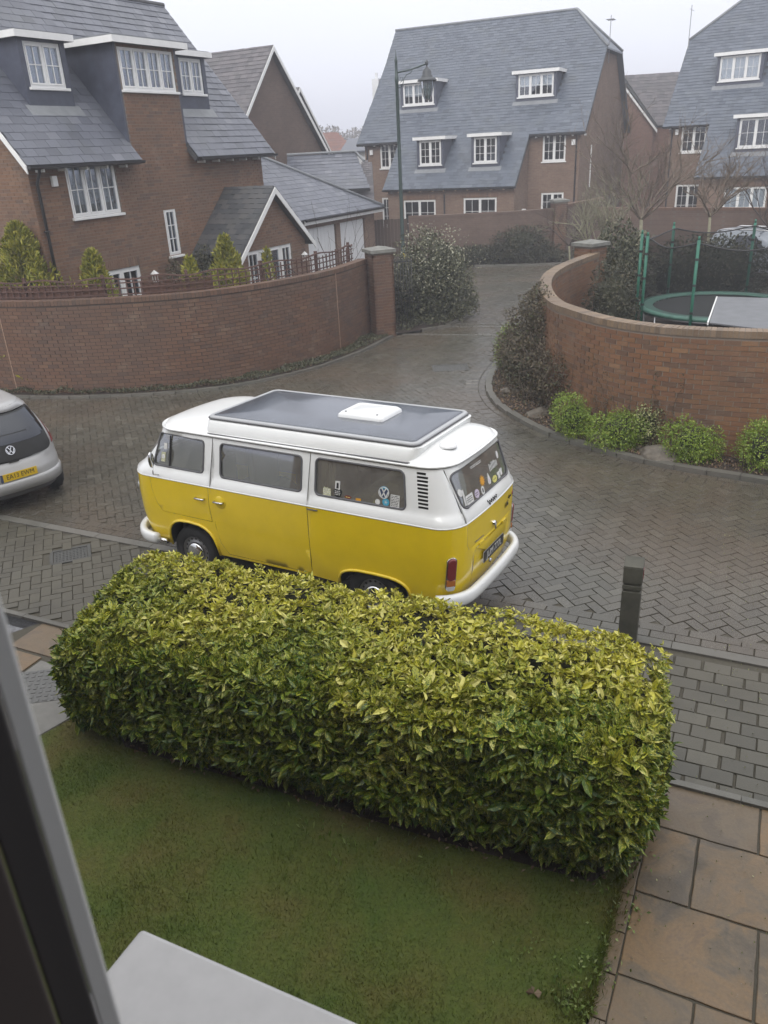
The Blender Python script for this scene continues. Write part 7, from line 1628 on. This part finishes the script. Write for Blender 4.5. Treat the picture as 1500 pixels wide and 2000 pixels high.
# conifers behind the left wall
def conifer(label, x, y, h, r, n, seed):
    t = thing('conifer', label, 'conifer', (x, y, 0), 0, 'golden conifers behind the left wall'); rr = random.Random(seed); P, V_ = [], []
    for k in range(n):
        z = (RNG.uniform(0, 1) ** 1.25) * h; a = RNG.uniform(0, 2 * PI); env = r * (1 - z / h) ** .75 + .03; lump = .82 + .8 * noise.noise((math.cos(a) * 2.2 + seed, math.sin(a) * 2.2, z * 2.6)) + .3 * (((z * 2.3 + .35 * math.sin(a * 3 + seed)) % 1)) ; q = env * lump * (1 - .5 * RNG.uniform() ** 2)
        P.append((math.cos(a) * q, math.sin(a) * q, z + .1)); V_.append((math.cos(a), math.sin(a), .9))
    leaves('foliage', np.array(P), np.array(V_), .13, .045, 'leaf_conifer', t, .7, up=.5)
    mb = MB(); mb.lathe([(.0, 0), (.05, 0), (.03, h * .8), (0, h * .9)], 8); mb.build('trunk', 'bark', t); mb = MB(); mb.lathe([(0, .2), (r * .4, .25), (r * .2, h * .5), (0, h * .7)], 10); mb.build('dark_core', 'leaf_dark', t); return t  # second lathe is an added dark core painting the shade inside
conifer('largest golden conifer, farthest left behind the wall', -7.75, 18.75, 3.3, 1.25, 15000, 1); conifer('slim golden conifer in front of the left french doors', -6.2, 18.7, 2.65, .66, 6000, 2)
conifer('pointed golden conifer beside the porch roof', -3.45, 20.0, 2.7, .78, 6500, 3); conifer('small low golden conifer left of the pointed one', -4.25, 19.6, 2.3, .5, 2600, 4); conifer('little conifer in front of the porch doors', -2.55, 20.7, 2.3, .22, 900, 5)
# bare shrubs and trees
def bare(nm, label, loc, n, h, spread, r, depth, seed, mat='twig', kids=4, trunk=None, cat='tree'):
    t = thing(nm, label, cat, loc)
    b0 = (0, 0, 0)
    if trunk: mb = MB(); mb.tube([(0, 0, 0), (.04, .02, trunk * .5), (0, .05, trunk)], [r * 1.9, r * 1.5, r * 1.25], 8); mb.build('trunk', 'bark_green', t, True); b0 = (0, .05, trunk * .96)
    branches('crown', t, b0, mat, n, h, spread, r, depth, seed, kids); return t
bare('bare_shrub', 'fan of bare twigs in front of the garage doors', (-1.15, 24.2, 0), 12, 3.0, .55, .012, 1, 3, 'twig_dark', 3, cat='shrub')
bare('bare_shrub', 'tangle of bare stems behind the trellis near the tall pier', (-.9, 22.3, 0), 14, 1.7, .9, .012, 2, 4, 'twig', 3, cat='shrub')
bare('bare_tree', 'bare pollarded tree with thin upright twigs at the far corner of the right garden', (8.2, 25.3, 0), 9, 2.2, .75, .04, 3, 11, 'twig', 4, 2.3)
bare('bare_tree', 'bare spreading tree beside the trampoline poles', (9.3, 22.9, 0), 7, 1.5, .95, .03, 3, 12, 'twig', 4, 2.5)
bare('bare_tree', 'bare branching tree rising behind the right brick pier', (6.4, 23.6, 0), 8, 2.0, .7, .03, 3, 13, 'bark_green', 4, 1.5)
bare('bare_tree', 'small bare tree in front of the wall of the middle house', (7.3, 30.5, 0), 6, 1.6, .8, .025, 3, 14, 'twig_dark', 3, 1.0)
bare('bare_tree', 'bare twiggy tree before the right house at the photo edge', (13.2, 27.6, 0), 7, 2.0, .8, .03, 3, 15, 'twig_dark', 4, 1.6)
# far treeline
P, V_ = [], []
for k in range(46):
    cx = -26 + k * 1.0 + RNG.uniform(-.4, .4); cy = 150 + RNG.uniform(-8, 8); hh = 8.2 + 1.0 * noise.noise((cx * .2, 0, 0)) + RNG.uniform(-.5, .5); p, v = ellip(260, (cx, cy, hh - 2.2), (1.5, 1.5, 2.3), .4, .6); P.append(p); V_.append(v)
o = leaves('distant_wood', np.concatenate(P), np.concatenate(V_), .5, .3, 'leaf_far', None, 1.0); o['kind'] = 'stuff'
mb = MB(); mb.poly([(-60, 170, -.1), (60, 170, -.1), (60, 180, 6.5), (-60, 180, 6.5)]); mb.poly([(-60, 180, 6.5), (60, 180, 6.5), (60, 260, 6.8), (-60, 260, 6.8)]); o = mb.build('hill', 'hills_far'); o['kind'] = 'structure'
# ---------------------------------------------------------------- haze
t = bpy.data.materials.new('haze'); t.use_nodes = True; n = t.node_tree.nodes; n.clear(); out = n.new('ShaderNodeOutputMaterial'); vp = n.new('ShaderNodeVolumePrincipled')
vp.inputs['Color'].default_value = (.9, .92, 1, 1); vp.inputs['Density'].default_value = .003; t.node_tree.links.new(vp.outputs[0], out.inputs['Volume'])
mb = MB(); mb.box(-560, 560, -80, 720, -1.2, 16); me = mb.mesh('haze'); me.materials.append(t); o = bpy.data.objects.new('haze', me); COL.objects.link(o); o['kind'] = 'stuff'; MATS['haze'] = t
